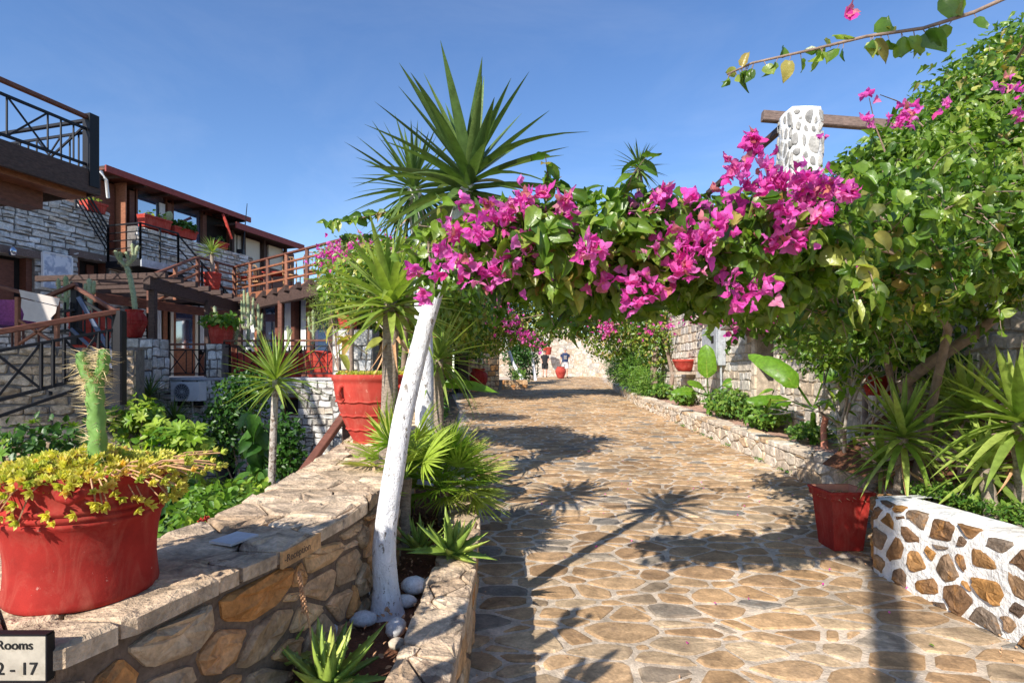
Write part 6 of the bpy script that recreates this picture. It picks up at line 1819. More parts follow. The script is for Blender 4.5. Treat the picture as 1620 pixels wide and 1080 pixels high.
# ---------------------------------------------------------------- right bed planting
shrub('oleander', 'rounded willow leaved oleander where the path narrows on the right', (5.2, 25, .9), [((5.0,25,1.9),(1.0,1.3,.9)), ((4.6,23,1.7),(.8,.9,.7))], 5200, .12, .2, 'ground', 6, cat='bush', tmpl=[blade(1,.16,.15,.3,3)], droop=.1)
shrub('oleander', 'nearer bright bamboo leaved oleander overhanging the kerb', (4.5, 19, .7), [((4.35,19.2,1.65),(.85,1.0,.85)), ((4.2,17.6,1.3),(.55,.7,.5))], 4600, .12, .2, 'ground', 6, cat='bush', tmpl=[blade(1,.16,.15,.3,3)], droop=.1)
def bed(label, y, r, n, s=.07, mat='ground', x=None, h=.12):
    x = x if x else KX(y)+.5; z = kt(y)+.05
    shrub('bed_plant', label, (x, y, z), [((x,y,z+h),(r,r*1.3,h)), ((x+.1,y+r*.8,z+h*.8),(r*.7,r*.8,h*.8))], n, s*.7, s*1.2, mat, 3, cat='bush')
bed('leafy ground plant left of the upright banana', 14.6, .32, 420, .13, h=.22)
bed('round leaf plant at the foot of the upright banana', 11.6, .45, 1300, .09, h=.28)
bed('trailing green plant below the doorway', 9.9, .38, 900, .10, h=.20)
bed('low green plant on the kerb bed by the thick pale stem', 8.4, .30, 420, .08, h=.12)
bed('small dark plant on the kerb close to the square red pot', 7.0, .20, 240, .09, h=.14)
bed('scrubby plant on the kerb far along the path', 16.8, .35, 420, .12, h=.2)
def banana_leaf(L=1, W=.35, curl=.3):
    vs, fs = [], []; n = 16
    for i in range(n+1):
        t = i/n; w = W*.5*min(1, (t*5+.12))**.6*(1-t**5)**.7+.004; y = L*t; z = -curl*L*t*t
        e_ = .02*math.sin(t*31)+.012*math.sin(t*57+1)+U(-.006,.006); f_ = .02*math.sin(t*27+2)
        vs += [(-w, y+.02, z-w*.25+e_), (-w*.55, y+.01, z+w*.12+e_*.4), (0, y, z), (w*.55, y+.01, z+w*.12-f_*.4), (w, y+.02, z-w*.25+f_)]
    for i in range(n):
        for k in range(4): a = 5*i+k; fs.append((a, a+1, a+6, a+5))
    return vs, fs
def banana(label, base, leaves, stem_r=.05):
    base = Vector(base); t = thing('banana_plant', base, label, 'banana plant')
    top_ = base+Vector((0,0,.45)); MB().tube([base-Vector((0,0,.05)), top_], [stem_r, stem_r*.7], 10).build('stem', MS['banana'], t, True)
    for (d, L, W, cu) in leaves:
        d = Vector(d).normalized()
        pet = top_+d*.35+Vector((0,0,.12)); MB().tube([base+Vector((0,0,.2)), top_+Vector((0,0,.05)), pet], [.02,.016,.011], 6).build('petiole', MS['banana'], t, True)
        me = to_mesh('leaf', banana_leaf(1, W/L, cu), 'banana'); MB().tube([frame(pet, d, (-.4,-.7,.5), L, 0) @ Vector((0,q,-cu*q*q-.006)) for q in (0,.25,.5,.75,.95)], [.011,.009,.007,.004,.002], 5).build('midrib', MS['yellowleaf'], t, True); inst('leaf', me, frame(pet, d, (-.4,-.7,.5), L, 0), t)
banana('upright banana plant with one paddle leaf below the meter box', (4.35, 12.6, .55), [((-.1,-.1,1),.72,.40,.10), ((-.9,-.3,.15),.5,.2,.4), ((.7,-.4,.5),.5,.24,.5), ((-.4,-.5,.3),.5,.26,.4)])
banana('banana plant with wide sideways leaves in front of the doorway', (4.42, 8.35, .55), [((-.75,-.1,.8),.66,.26,.85), ((-1,-.15,.15),.62,.19,.25), ((-.5,.2,.75),.62,.25,.8), ((.2,-.4,1),.55,.24,.6), ((.5,-.3,.3),.4,.18,.6)], .05)
t = thing('thick_stem', (4.4, 8.0, .5), 'short reddish cut stem standing by the pale wall right of the doorway', 'plant stem')
MB().tube([(4.40,8.0,.45),(4.39,8.02,.8),(4.42,8.0,1.0)], [.05,.04,.042], 10).build('stem', MS['redin'], t, True)
# bare twiggy shrub
t = thing('twiggy_shrub', (4.0, 6.9, .5), 'twiggy pale stemmed shrub with sparse leaves above the rear kerb', 'shrub')
mt = MB(); tips = []
def grow(p, d, l, r, lev):
    q = p+d*l*.5+rdir()*l*.06; e_ = q+(d+rdir()*.25).normalized()*l*.5
    mt.tube([p, q, e_], [r, r*.85, r*.7], 6)
    if lev == 0: tips.append((e_, d)); return
    for _ in range(2 if R() < .6 else 3): grow(e_, (d+rdir()*.75+Vector((0,0,.12))).normalized(), l*U(.62,.85), r*.68, lev-1)
    if R() < .5: tips.append((q, d))
for a in ((-.3,-.1,1),(.35,-.2,1),(0,.3,.9),(-.5,-.5,.8),(.2,-.6,.8)): grow(Vector((4.0,6.8,.5)), Vector(a).normalized(), .56, .026, 3)
mt.build('branches', MS['twig'], t, True)
lm_ = to_mesh('leaf', oval_leaf(1,.5,.2,.2,.01), 'shrub')
k = 0
for p, d in tips:
    for _ in range(3):
        if k < 290: inst('leaf', lm_, frame(p, (d*.4+rdir()).normalized(), (0,-.4,1), U(.10,.17)), t); k += 1
# ground cover over the whitewashed wall
cov = []
for _ in range(3800):
    y = U(1.8, 4.7); x = 3.2+abs(random.gauss(0,.28)); z = .60+.09*R()+.08*noise.noise(Vector((x*3,y*3,4))); cov.append((Vector((x,y,z)), Vector((0,0,1))))
scatter('ground_cover', SL, foliage_mats(cov, .022, .045, -.2), clump_tints(cov, 4), MS['ground'], None, kind='stuff', label='fine dark green creeper filling the bed behind the whitewashed wall', category='ground cover')
cov = []
for _ in range(900):
    y = U(5.8, 14); x = KX(y)-abs(random.gauss(0,.05)); 
    if noise.noise(Vector((y*2.3,1,0))) > .12: cov.append((Vector((x,y,zp(y)+.02+.03*R())), Vector((0,0,1))))
scatter('kerb_weeds', SL, foliage_mats(cov, .02, .04, -.4), clump_tints(cov, 4), MS['ground'], None, kind='stuff', label='small weeds sprouting where kerb meets path', category='weeds')
# plants of the troughs
for (t, a, b, zt), (n, s, mat) in zip(TR, ((60,.1,'shrub'),(30,.12,'shrub'),(700,.13,'shrubdark'),(40,.1,'shrubdark'))):
    c = L3((a+b)/2, 1.03, zt+.10); w = (b-a)/2
    lab = ['sprig of leaves in the trough on the left stone parapet','few dry leaves in the trough under the curtained window','dark bushy leaves in the trough under the second window','thin leaves in the trough at the end opening'][TR.index((t,a,b,zt))]
    shrub('trough_plant', lab, L3((a+b)/2, 1.03, zt-.05), [(c+FX*(w*.4), (w*.5+.05,.16,.16)), (c-FX*(w*.4), (w*.5+.05,.16,.12))], n, s*.7, s*1.2, mat, 2, cat='plant')
c = FT(340,-.25)+Vector((0,0,1.35))
shrub('potted_plant', 'bright leaves overflowing the pot between the terrace rails', c-Vector((0,0,.1)), [(c+Vector((0,0,.05)), (.48,.4,.16)), (c+Vector((.15,-.1,0)), (.35,.3,.12))], 420, .10, .18, 'shrub', 3)
gc3('little cactus standing in the leafy pot between the terrace rails', 339, 505, 484, 14.6, ())

# ---------------------------------------------------------------- bougainvilleas
def rough_leaf(W, fold, curl, wave, j):
    v, f = oval_leaf(1, W, fold, curl, wave)
    tw = U(-.5,.5)
    v = [(x+U(-j,j)*.5+.05*math.sin(y*5+tw*3), y+U(-j,j)*.4, z+U(-j,j)+tw*x*y*.8) for x, y, z in v]
    return v, f
BL = [rough_leaf(.70,.32,.25,.035,.03), rough_leaf(.60,.6,.5,.05,.035), rough_leaf(.80,.2,-.15,.06,.035), rough_leaf(.66,.75,.15,.07,.03), rough_leaf(.5,.9,.7,.05,.03)]
BLM = [to_mesh('leaf', v, 'bleaf') for v in BL]
FL = [bract_flower(k) for k in range(7)]
FLM = [to_mesh('flower', v, 'bract') for v in FL]
def vine(name, label, base, trunks, blobs, n, s0, s1, fl, fs, nleaf, nflower, mat='bleaf', cat='bougainvillea', droop=.75, extra_branches=(), inner=0.5, sprays_n=2, spl=1.0, cheap=True):
    t = thing(name, base, label, cat)
    for pts, r in trunks: MB().tube(pts, [r*(1-.45*i/(len(pts)-1)) for i in range(len(pts))], 10).build('trunk', MS['vine'], t, True)
    if extra_branches:
        for pts, r in extra_branches: MB().tube(pts, [r*(1-.6*i/(len(pts)-1)) for i in range(len(pts))], 7).build('branch', MS['vine'], t, True)
    # fine twigs inside the volume so that leaves hang on something
    tw = MB()
    for (c, r) in blobs:
        c = Vector(c)
        for _ in range(16):
            a = c+Vector((U(-.5,.5)*r[0], U(-.5,.5)*r[1], U(-.5,.5)*r[2])); d = rdir(); b = c+Vector((d.x*r[0], d.y*r[1], d.z*r[2]))
            tw.tube([a, (a+b)/2+rdir()*.05, b], [.006,.004,.002], 4)
    pts = blob_points(blobs, n, .40)
    for (c, r) in blobs*sprays_n:
        c = Vector(c); d = rdir(-.9, 1.0); p = c+Vector((d.x*r[0], d.y*r[1], d.z*r[2]))*.9; L_ = U(.12, .34)*(s1/.085)*(spl if d.z < .1 else .55)
        if d.z < -.2: d = (d+Vector((0,0,-.9))).normalized()
        else: d = (d+Vector((0,0,.35))).normalized()
        q1 = p+d*L_*.5+rdir()*.02; q2 = q1+(d+Vector((0,0,-.45))).normalized()*L_*.5
        tw.tube([p, q1, q2], [.004,.003,.0015], 4)
        for k in range(int(6+L_/s1*2.4)):
            q = R(); w = p.lerp(q1, q*2) if q < .5 else q1.lerp(q2, q*2-1); pts.append((w+rdir()*.012, (rdir()+d*.4).normalized()))
    tw.build('twigs', MS['vine'], t, kind='stuff')
    # nearest outer leaves are parts
    lead = [p for p in pts if True]
    ctr = Vector((0,0,EYE))
    order = sorted(range(len(pts)), key=lambda i: (pts[i][0]-ctr).length*(1 if pts[i][1].dot((ctr-pts[i][0]).normalized()) > -.1 else 1.6)+U(0,.5))
    ind = set(order[:nleaf])
    for i in order[:nleaf]:
        p, o_ = pts[i]; d = (o_*.5+rdir()*.85+Vector((0,0,-droop))).normalized(); up = (o_*.8+Vector((-.3,-.6,.6))+rdir()*.8).normalized()
        inst('leaf', BLM[i%5], frame(p, d, up, U(s0, s1)*1.15, 0), t)
    rest = [pts[i] for i in range(len(pts)) if i not in ind]
    scatter('foliage', BL if not cheap else SL, foliage_mats(rest, s0, s1, droop), clump_tints(rest, 2.2), MS[mat], t, kind='stuff')
    # flowers
    fpos = []
    for (c, r, k) in fl:
        c = Vector(c)
        for _ in range(k):
            d = rdir(); q = R()**.6*(1 if R() < .82 else 1.8); fpos.append((c+d*r*q, d))
    for i, (p, d) in enumerate(fpos[:nflower]):
        inst('flower', FLM[i%7], frame(p, (d+Vector((-.2,-.5,.4))*.8).normalized(), rdir(), U(.8,1.2)*fs), t)
    if fpos[nflower:]:
        ms = [frame(p, (d+Vector((-.2,-.5,.4))*.8).normalized(), rdir(), U(.8,1.2)*fs) for p, d in fpos[nflower:]]
        scatter('flowers', FL, ms, [R() for _ in ms], MS['bract'], t, kind='stuff')
    return t
# front garland over the path
def bl(u, v, d, ru, rv, rd=None):
    c = P(u, v, d); return (c, (ru/FPX*d, rd or .28, rv/FPX*d))
D0 = 2.35
gb = [bl(745,390,D0+.1,48,55,.10), bl(800,375,D0,65,62,.16), bl(870,385,D0,70,70,.24), bl(950,370,D0,75,66,.25), bl(1040,370,D0,80,62,.28), bl(1120,385,D0+.05,90,66,.3), bl(1200,370,D0+.1,95,66,.3),
      bl(690,400,D0+.15,30,40,.05), bl(900,430,D0+.1,80,48,.2), bl(1010,440,D0+.15,85,48,.25), bl(1130,450,D0+.2,90,55,.3), bl(960,470,D0+.35,70,32,.2), bl(1210,450,D0+.4,80,55,.3), bl(820,440,D0+.15,40,34,.12)]
flw = []
for (u, v, r, k) in ((740,322,12,4),(760,368,16,7),(805,345,22,10),(830,320,22,10),(855,303,14,5),(835,395,30,18),(800,425,26,12),(770,440,20,8),(735,425,18,6),(720,372,12,4),(690,430,16,5),(675,468,12,4),(660,425,9,2),(694,395,9,3),
        (900,345,20,11),(893,318,12,6),(932,395,22,11),(1046,302,20,9),(1030,325,14,5),(1032,395,20,9),(1062,360,16,6),(1085,375,30,20),(1120,372,24,14),(1078,425,24,11),(1100,318,12,4),(1140,355,15,6),
        (1190,215,12,7),(1195,237,12,7),(1180,280,22,10),(1215,270,18,9),(1230,298,22,12),(1262,285,24,14),(1295,300,24,14),(1325,297,20,10),(1350,300,12,6),(1205,318,18,8),(1235,330,20,8),(1298,345,16,7),(1228,382,20,9),(1262,380,18,7),(1165,265,18,8),(1272,318,22,10)):
    d = D0-(.22 if u > 850 else .15)+U(-.08,.06)
    flw.append((P(u, v, d), r/FPX*d*1.2, int(k*1.75)))
for (u, v, r, k) in ((1140,330,22,8),(1000,330,12,5),(960,440,16,7),(1010,445,14,7),(1045,460,18,9),(1000,470,18,8),(1150,440,16,6),(1175,470,18,8),(1210,450,14,6),(860,340,14,7),(870,420,14,6),(780,330,16,8),(715,415,12,5),(650,430,8,3),(700,350,8,3)):
    flw.append((P(u, v, D0-.12), r/FPX*D0*1.5, int(k*1.6)))
random.shuffle(flw)
fb_ = [([P(1420,400,2.9), P(1250,350,2.45), P(1050,350,2.35), P(850,350,2.35), P(700,380,2.45)], .018),
       ([P(1350,420,2.7), P(1150,400,2.45), P(950,380,2.4), P(800,350,2.4)], .014)]
vine('bougainvillea', 'magenta bougainvillea garland stretching over the path at the front', P(1420,640,3.3), [([Vector((3.6,5.1,.55)), P(1500,520,4.6), P(1420,400,3.2)], .04)], gb, 5000, .034, .090, flw, .034, 290, 300, extra_branches=fb_, cheap=False, sprays_n=5, spl=.55)

# big green mass on the right
rb_ = [bl(1290,370,2.6,90,75,.35), bl(1370,350,3.0,100,85,.45), bl(1460,350,3.5,110,100,.5), bl(1560,330,3.7,110,110,.5), bl(1420,420,3.4,110,65,.5), bl(1540,410,3.9,110,55,.5),
       bl(1250,420,3.0,90,60,.4), bl(1330,470,3.6,100,60,.4), bl(1250,490,4.6,90,50,.5), bl(1180,470,4.8,60,45,.5), bl(1430,480,4.2,70,35,.4), bl(1440,265,4.8,110,70,.9), bl(1530,190,5.0,90,95,.9), bl(1600,120,5.2,75,85,.9), bl(1370,265,5.0,50,36,.6),
       bl(1330,520,5.5,80,40,.4), bl(1390,490,5.2,60,50,.5), bl(1470,480,5.0,60,45,.5), bl(1300,540,6.6,70,45,.4), bl(1420,540,6.2,50,34,.4), bl(1540,440,4.6,70,40,.5), bl(1640,330,4.2,80,140,.8), bl(1500,260,4.6,110,80,.8), bl(1590,230,4.8,90,110,.9)]
rf_ = [(P(1437,183,3.2), .085, 22), (P(1375,192,3.2), .03, 5), (P(1418,190,3.2), .05, 8), (P(1500,165,3.6), .04, 6), (P(1590,125,3.6), .07, 8), (P(1604,180,3.5), .07, 9), (P(1612,140,3.6), .06, 8), (P(1370,150,3.2), .02, 2), (P(1300,215,4.4), .03, 3),
       (P(1175,455,4.3), .14, 30), (P(1210,480,4.3), .16, 40), (P(1150,490,4.3), .12, 24), (P(1240,500,4.3), .10, 14), (P(1160,520,4.4), .1, 12), (P(1350,410,2.6), .02, 2), (P(1010,465,4.4), .10, 16), (P(1050,450,4.4), .10, 16), (P(980,475,4.6), .10, 12), (P(1100,470,4.5), .1, 8)]
trk = [([Vector((4.2,5.6,.75)), P(1430,608,5.5), P(1470,575,5.2), P(1540,530,4.9), P(1600,480,4.7), P(1640,400,4.4)], .065), ([Vector((4.3,6.2,.8)), P(1400,560,6.0), P(1420,470,5.2), P(1480,380,4.0)], .04)]
eb_ = [([Vector((2.75,3.1,3.3)), P(1690,-40,2.0), P(1640,-25,1.75), P(1540,20,1.75), P(1460,45,1.75), P(1370,58,1.78), P(1280,80,1.8), P(1190,100,1.85), P(1150,118,1.88)], .0075),
       ([P(1400,240,3.4), P(1385,200,3.3), P(1375,155,3.3)], .005), ([P(1460,200,3.6), P(1420,160,3.5), P(1392,150,3.4)], .005),
       ([P(1240,325,2.4), P(1215,280,2.4), P(1195,215,2.4)], .006)]
bv_ = vine('bougainvillea', 'great green bougainvillea mass filling the upper right above the stone wall', P(1430,608,5.5), trk, rb_, 23000, .036, .09, rf_, .036, 290, 200, extra_branches=eb_, cheap=False, sprays_n=9)
# leaves of the long free branch
br = [P(*q) for q in ((1540,20,1.75),(1460,45,1.75),(1370,58,1.78),(1280,80,1.8),(1190,100,1.85),(1150,118,1.88))]
tw_ = MB(); tq = 0.0
while tq < 4.99:
    i = int(tq); p = br[i].lerp(br[i+1], tq-i); f_ = tq/5
    for _ in range(1 if R() < .6 else 2):
        s_ = (.036+.052*(1-f_))*U(.55,1.25); side = -1 if R() < .62 else 1
        d = Vector((U(-.9,.7), U(-.7,.7), side*U(.5,1.2))).normalized(); q = p+d*.012+Vector((0,0,-.008))
        tw_.tube([p, q], [.0016,.001], 4)
        inst('leaf', BLM[random.randrange(5)], frame(q, (d+Vector((0,0,-.45))).normalized(), rdir(), s_, U(-1,1)), bv_)
    tq += U(.05,.26)
tw_.build('petioles', MS['vine'], bv_, kind='stuff')
for (u, v) in ((1341,22),(1343,30),(1373,145),(1385,158)): inst('flower', FLM[0], frame(P(u, v, 1.78 if v < 60 else 3.35), rdir(), (0,-1,0), .034), bv_)
# sprigs at the top right corner
for _ in range(60):
    u, v = U(1450,1630), U(60,150); inst('leaf', BLM[_%5], frame(P(u, v, U(2.6,3.4)), rdir(-.9,.2), (0,-1,.6), U(.03,.05)), bv_)

# far arch over the path
ab = [((-2.3,19.5,3.3),(1.3,1.2,1.2)), ((-.9,19.6,3.2),(1.35,1.3,1.1)), ((.6,19.8,3.5),(1.35,1.3,1.05)), ((2.1,19.8,3.78),(1.35,1.3,1.05)), ((3.5,19.4,3.05),(1.3,1.3,1.1)), ((4.6,18.4,3.5),(1.1,1.3,1.2)), ((4.5,17.6,2.6),(.7,.9,.9)), ((-3.4,19.0,3.6),(1.2,1.3,1.1)), ((5.4,16.4,3.9),(1.0,1.3,.8)), ((4.7,17.3,4.8),(1.2,1.2,.6)),
      ((5.2,14.6,3.9),(.9,1.5,.5)), ((-1.6,17.6,3.6),(1.4,1.0,.8)), ((-4.2,17.6,3.6),(.9,1.0,.9)), ((1.2,18.6,4.5),(2.4,.9,.8)), ((-1.4,18.6,4.4),(1.6,.9,.8)), ((-.2,18.7,5.1),(2.6,.7,.6)), ((3.2,18.6,4.9),(1.8,.8,.8)), ((-3.0,18.2,4.6),(1.4,.8,.7))]
af = [(P(760,475,17.3),.5,80),(P(735,490,16.6),.5,80),(P(790,490,17.6),.5,60),(P(812,515,18.2),.4,30),(P(829,532,18.3),.24,40),(P(770,500,17.3),.4,36),(P(955,508,18.2),.4,40),(P(960,520,18.2),.32,44),(P(930,500,18.3),.3,20),(P(985,475,17.6),.5,60),(P(905,490,18.3),.5,24),(P(850,548,18.6),.3,16),(P(1025,520,16.9),.3,16),(P(1060,515,16.0),.3,14),
      (P(1130,480,13.6),.5,70),(P(1160,500,13.2),.5,60),(P(1100,490,14),.4,30),(P(720,460,17.0),.4,40),(P(700,480,16.6),.4,34)]
at_ = [([Vector((4.4,17.4,.7)), Vector((4.3,17.3,1.6)), Vector((4.5,17.5,2.8)), Vector((4.2,18.6,3.6))], .12), ([Vector((4.6,16.9,.7)), Vector((4.75,16.8,1.5)), Vector((4.6,17.2,2.6))], .08), ([Vector((-2.8,20,.8)), Vector((-2.7,20,2.4)), Vector((-1.8,19.8,3.8))], .09)]
vine('bougainvillea', 'farther bougainvillea arch with pink clusters spanning the path to the house', (4.4,17.4,.7), at_, ab, 50000, .08, .14, af, .085, 0, 200, extra_branches=[([P(770,512,18.3), P(820,505,18.3), P(930,483,18.0)], .02), ([Vector((-2.8,19.6,3.7)), Vector((1,19.8,3.6)), Vector((4.4,19,3.7))], .03)])
# creeper on the house front
hb = [((4.7,12.6,3.35),(.5,1.6,.35)), ((4.6,10.2,3.1),(.5,1.2,.55)), ((4.5,8.4,2.9),(.55,1.3,.6)), ((4.5,6.8,2.8),(.5,1.0,.7)), ((4.7,8.0,1.9),(.25,.7,.5)), ((4.65,6.6,1.9),(.3,.9,.5)), ((4.7,9.0,3.6),(.6,1.6,.35))]
vine('creeper', 'dark creeper hanging down the house front above the doorway and twiggy shrub', (4.65,7.4,.6), [([Vector((4.6,7.4,.6)), Vector((4.65,7.5,1.6)), Vector((4.6,7.8,2.8))], .04)], hb, 9000, .06, .10, [(P(1255,445,8.0), .2, 10)], .045, 0, 10, mat='bleafdark', cat='creeper')
# pink bush at the left behind the young yucca, and vine over second yucca
lb_ = [(P(540,415,11.0),(.55,.5,.40)), (P(575,425,10.6),(.5,.5,.40)), (P(600,400,10.4),(.35,.4,.28)), (P(560,395,10.6),(.4,.4,.25)), (P(520,415,11.2),(.25,.3,.22))]
lfw = [(P(520,407,10.4),.26,44),(P(545,396,10.1),.28,50),(P(575,388,9.9),.25,40),(P(600,383,9.9),.2,20),(P(560,420,9.9),.3,24),(P(530,400,10.2),.22,34)]
vine('bougainvillea', 'small bougainvillea bush with pale pink flowers above the terrace corner', P(560,520,11.6), [([Vector((P(560,0,11.6).x,11.6,-1.6)), P(556,560,11.5), P(558,440,11.0)], .06)], lb_, 3000, .055, .095, lfw, .06, 0, 60)
mb_ = [((-1.3,7.2,3.0),(.65,.6,.38)), ((-.95,6.6,2.8),(.5,.5,.4)), ((-1.75,7.8,2.9),(.6,.7,.5)), ((-1.1,8.0,2.7),(.7,.8,.5)), ((-1.6,8.9,2.7),(.8,.9,.55)), ((-.7,8.4,2.5),(.5,.7,.4)), ((-2.3,8.6,2.9),(.6,.8,.5)), ((-1.0,9.4,2.5),(.6,.8,.5))]
vine('creeper', 'loose creeper scrambling through the second yucca behind the front garland', (-1.5,7.6,.3), [([Vector((-1.4,7.7,.25)), Vector((-1.45,7.6,1.6)), Vector((-1.3,7.2,2.9))], .05)], mb_, 11000, .07, .11, [(P(640,390,6.1),.2,10),(P(690,350,6.0),.15,6)], .04, 60, 12, cat='creeper',
     extra_branches=[([P(640,330,6.3), P(570,345,6.3), P(518,352,6.3)], .01), ([P(600,375,6.5), P(545,370,6.5)], .008)])
t = thing('hanging_sprig', P(570,345,6.3), 'thin leafy sprig sticking out left against the sky behind the young yucca', 'sprig')
for k in range(30):
    q = k/29; p = P(640,330,6.3).lerp(P(516,352,6.3), q); inst('leaf', BLM[k%5], frame(p, rdir(-1,.3), (0,-1,.3), U(.10,.15)), t)
for k in range(20):
    q = k/19; p = P(600,375,6.5).lerp(P(540,372,6.5), q); inst('leaf', BLM[k%5], frame(p, rdir(-1,.3), (0,-1,.3), U(.07,.11)), t)

# ---------------------------------------------------------------- terrace bits at the left edge
t = thing('lectern_stand', P(64,560,8.6), 'white canvas fronted stand on brown wooden legs at the left edge', 'stand')
d9 = 8.7
def slab4(name, pts, th, mat, par):
    a = [P(u, v, d9) for u, v in pts]; b = [P(u, v, d9+th) for u, v in pts]; n = len(a)
    m = MB(); m.add(a+b, [tuple(range(n)), tuple(range(2*n-1, n-1, -1))]+[(i,(i+1)%n,n+(i+1)%n,n+i) for i in range(n)]); return m.build(name, MS[mat], par)
slab4('top_board', [(30,458),(33,470),(92,484),(95,472)], .12, 'canvas', t)
slab4('front_panel', [(34,472),(33,485),(38,497),(36,506),(84,513),(80,503),(88,495),(90,485)], .03, 'canvas', t)
for u in (28, 90): MB().beam(P(u, 470, d9+.1), P(u, 548, d9+.1), .06, .06).build('leg', MS['woodlit'], t)
for a, b in (((28,545),(90,505)), ((28,505),(90,545))): MB().beam(P(*a, d9+.1), P(*b, d9+.1), .04, .04).build('brace', MS['woodlit'], t)
for k, (u, lab) in enumerate(((-5,'mauve woven armchair cut by the left edge of the picture'), (22,'mauve woven armchair just left of the white canvas stand'))):
    q = P(u, 548, 9.6+.5*k); q.z = 2.0
    t = thing('woven_armchair', q, lab, 'armchair', 'woven armchairs on the left terrace')
    m = MB(); vs = []
    for i in range(13):
        a = math.pi*(.0+i/12)+.4; 
        for z in (.42,.62,.85): vs.append(q+Vector((.30*math.cos(a), .30*math.sin(a), z)))
    m.add(vs, [(3*i+k_, 3*i+3+k_, 3*i+4+k_, 3*i+1+k_) for i in range(12) for k_ in range(2)]); m.build('backrest', MS['purple'], t, True)
    MB().box(q.x-.26, q.x+.26, q.y-.26, q.y+.26, q.z+.38, q.z+.44).build('seat', MS['purple'], t)
    for x in (-.24,.24):
        for y in (-.24,.24): MB().tube([q+Vector((x,y,0)), q+Vector((x,y,.4))], .02).build('leg', MS['wood'], t)

# fallen petals and leaves on the paving
for (u, v, mat_, lab) in ((885,645,'bract','pink petal fallen in the middle of the far sunny path'), (934,716,'bract','pink petal on the sunny paving before the long trunk shadow'), (1470,1026,'bleaf','single green leaf lying on the paving near the whitewashed wall')):
    d = (EYE+.04*4)/((v-HOR)/FPX+.04); 
    if d < 4: d = EYE/((v-HOR)/FPX)
    p = P(u, v, d); p.z = zp(p.y)+.03
    m = MB(); M_ = frame(p, rdir(-.1,.1), (0,0,1), .05 if mat_ == 'bract' else .03); lv = oval_leaf(1,.7,.3,.1,.03); m.add([M_ @ Vector(q) for q in lv[0]], lv[1], R()); 
    tag(m.build('fallen_petal' if mat_ == 'bract' else 'fallen_leaf', MS[mat_], None, True), lab, 'petal' if mat_ == 'bract' else 'leaf')

lit = []
for _ in range(420):
    y = U(1.5, 5.6); t_l = R(); x = at_y(WR, max(y,1.47))*(1-t_l)+pin(y)*t_l; lit.append((Vector((x, y, .365+.05*noise.noise(Vector((t_l*3, y*3, 1)))+.02*R())), Vector((0,0,1))))
scatter('leaf_litter', SL, foliage_mats(lit, .012, .035, -.1), [R() for _ in lit], MS['wick'], None, kind='stuff', label='dry brown leaf litter on the red soil of the trunk planter', category='leaf litter')
lit = []
for _ in range(520):
    y = U(2.6, 14); e = R(); x = (xl(y)+abs(random.gauss(0,.10))) if e < .3 else ((xr(y)-abs(random.gauss(0,.14))) if e < .7 else U(xl(y), xr(y))); lit.append((Vector((x, y, zp(y)+.016+.004*R())), Vector((0,0,1))))
scatter('grit', SL, foliage_mats(lit, .006, .022, 0), [R() for _ in lit], MS['wick'], None, kind='stuff', label='dry leaf crumbs blown along the edges of the paving', category='leaf litter')
lit = [(Vector((U(.3,3.4), U(3.2,9), 0)), Vector((0,0,1))) for _ in range(46)]
lit = [(Vector((p.x, p.y, zp(p.y)+.02)), o_) for p, o_ in lit]
scatter('fallen_petals', [oval_leaf(1,.8,.4,.2,.04,3)], foliage_mats(lit, .014, .026, .1), [R() for _ in lit], MS['bract'], None, kind='stuff', label='tiny faded pink petals scattered over the paving', category='petals')

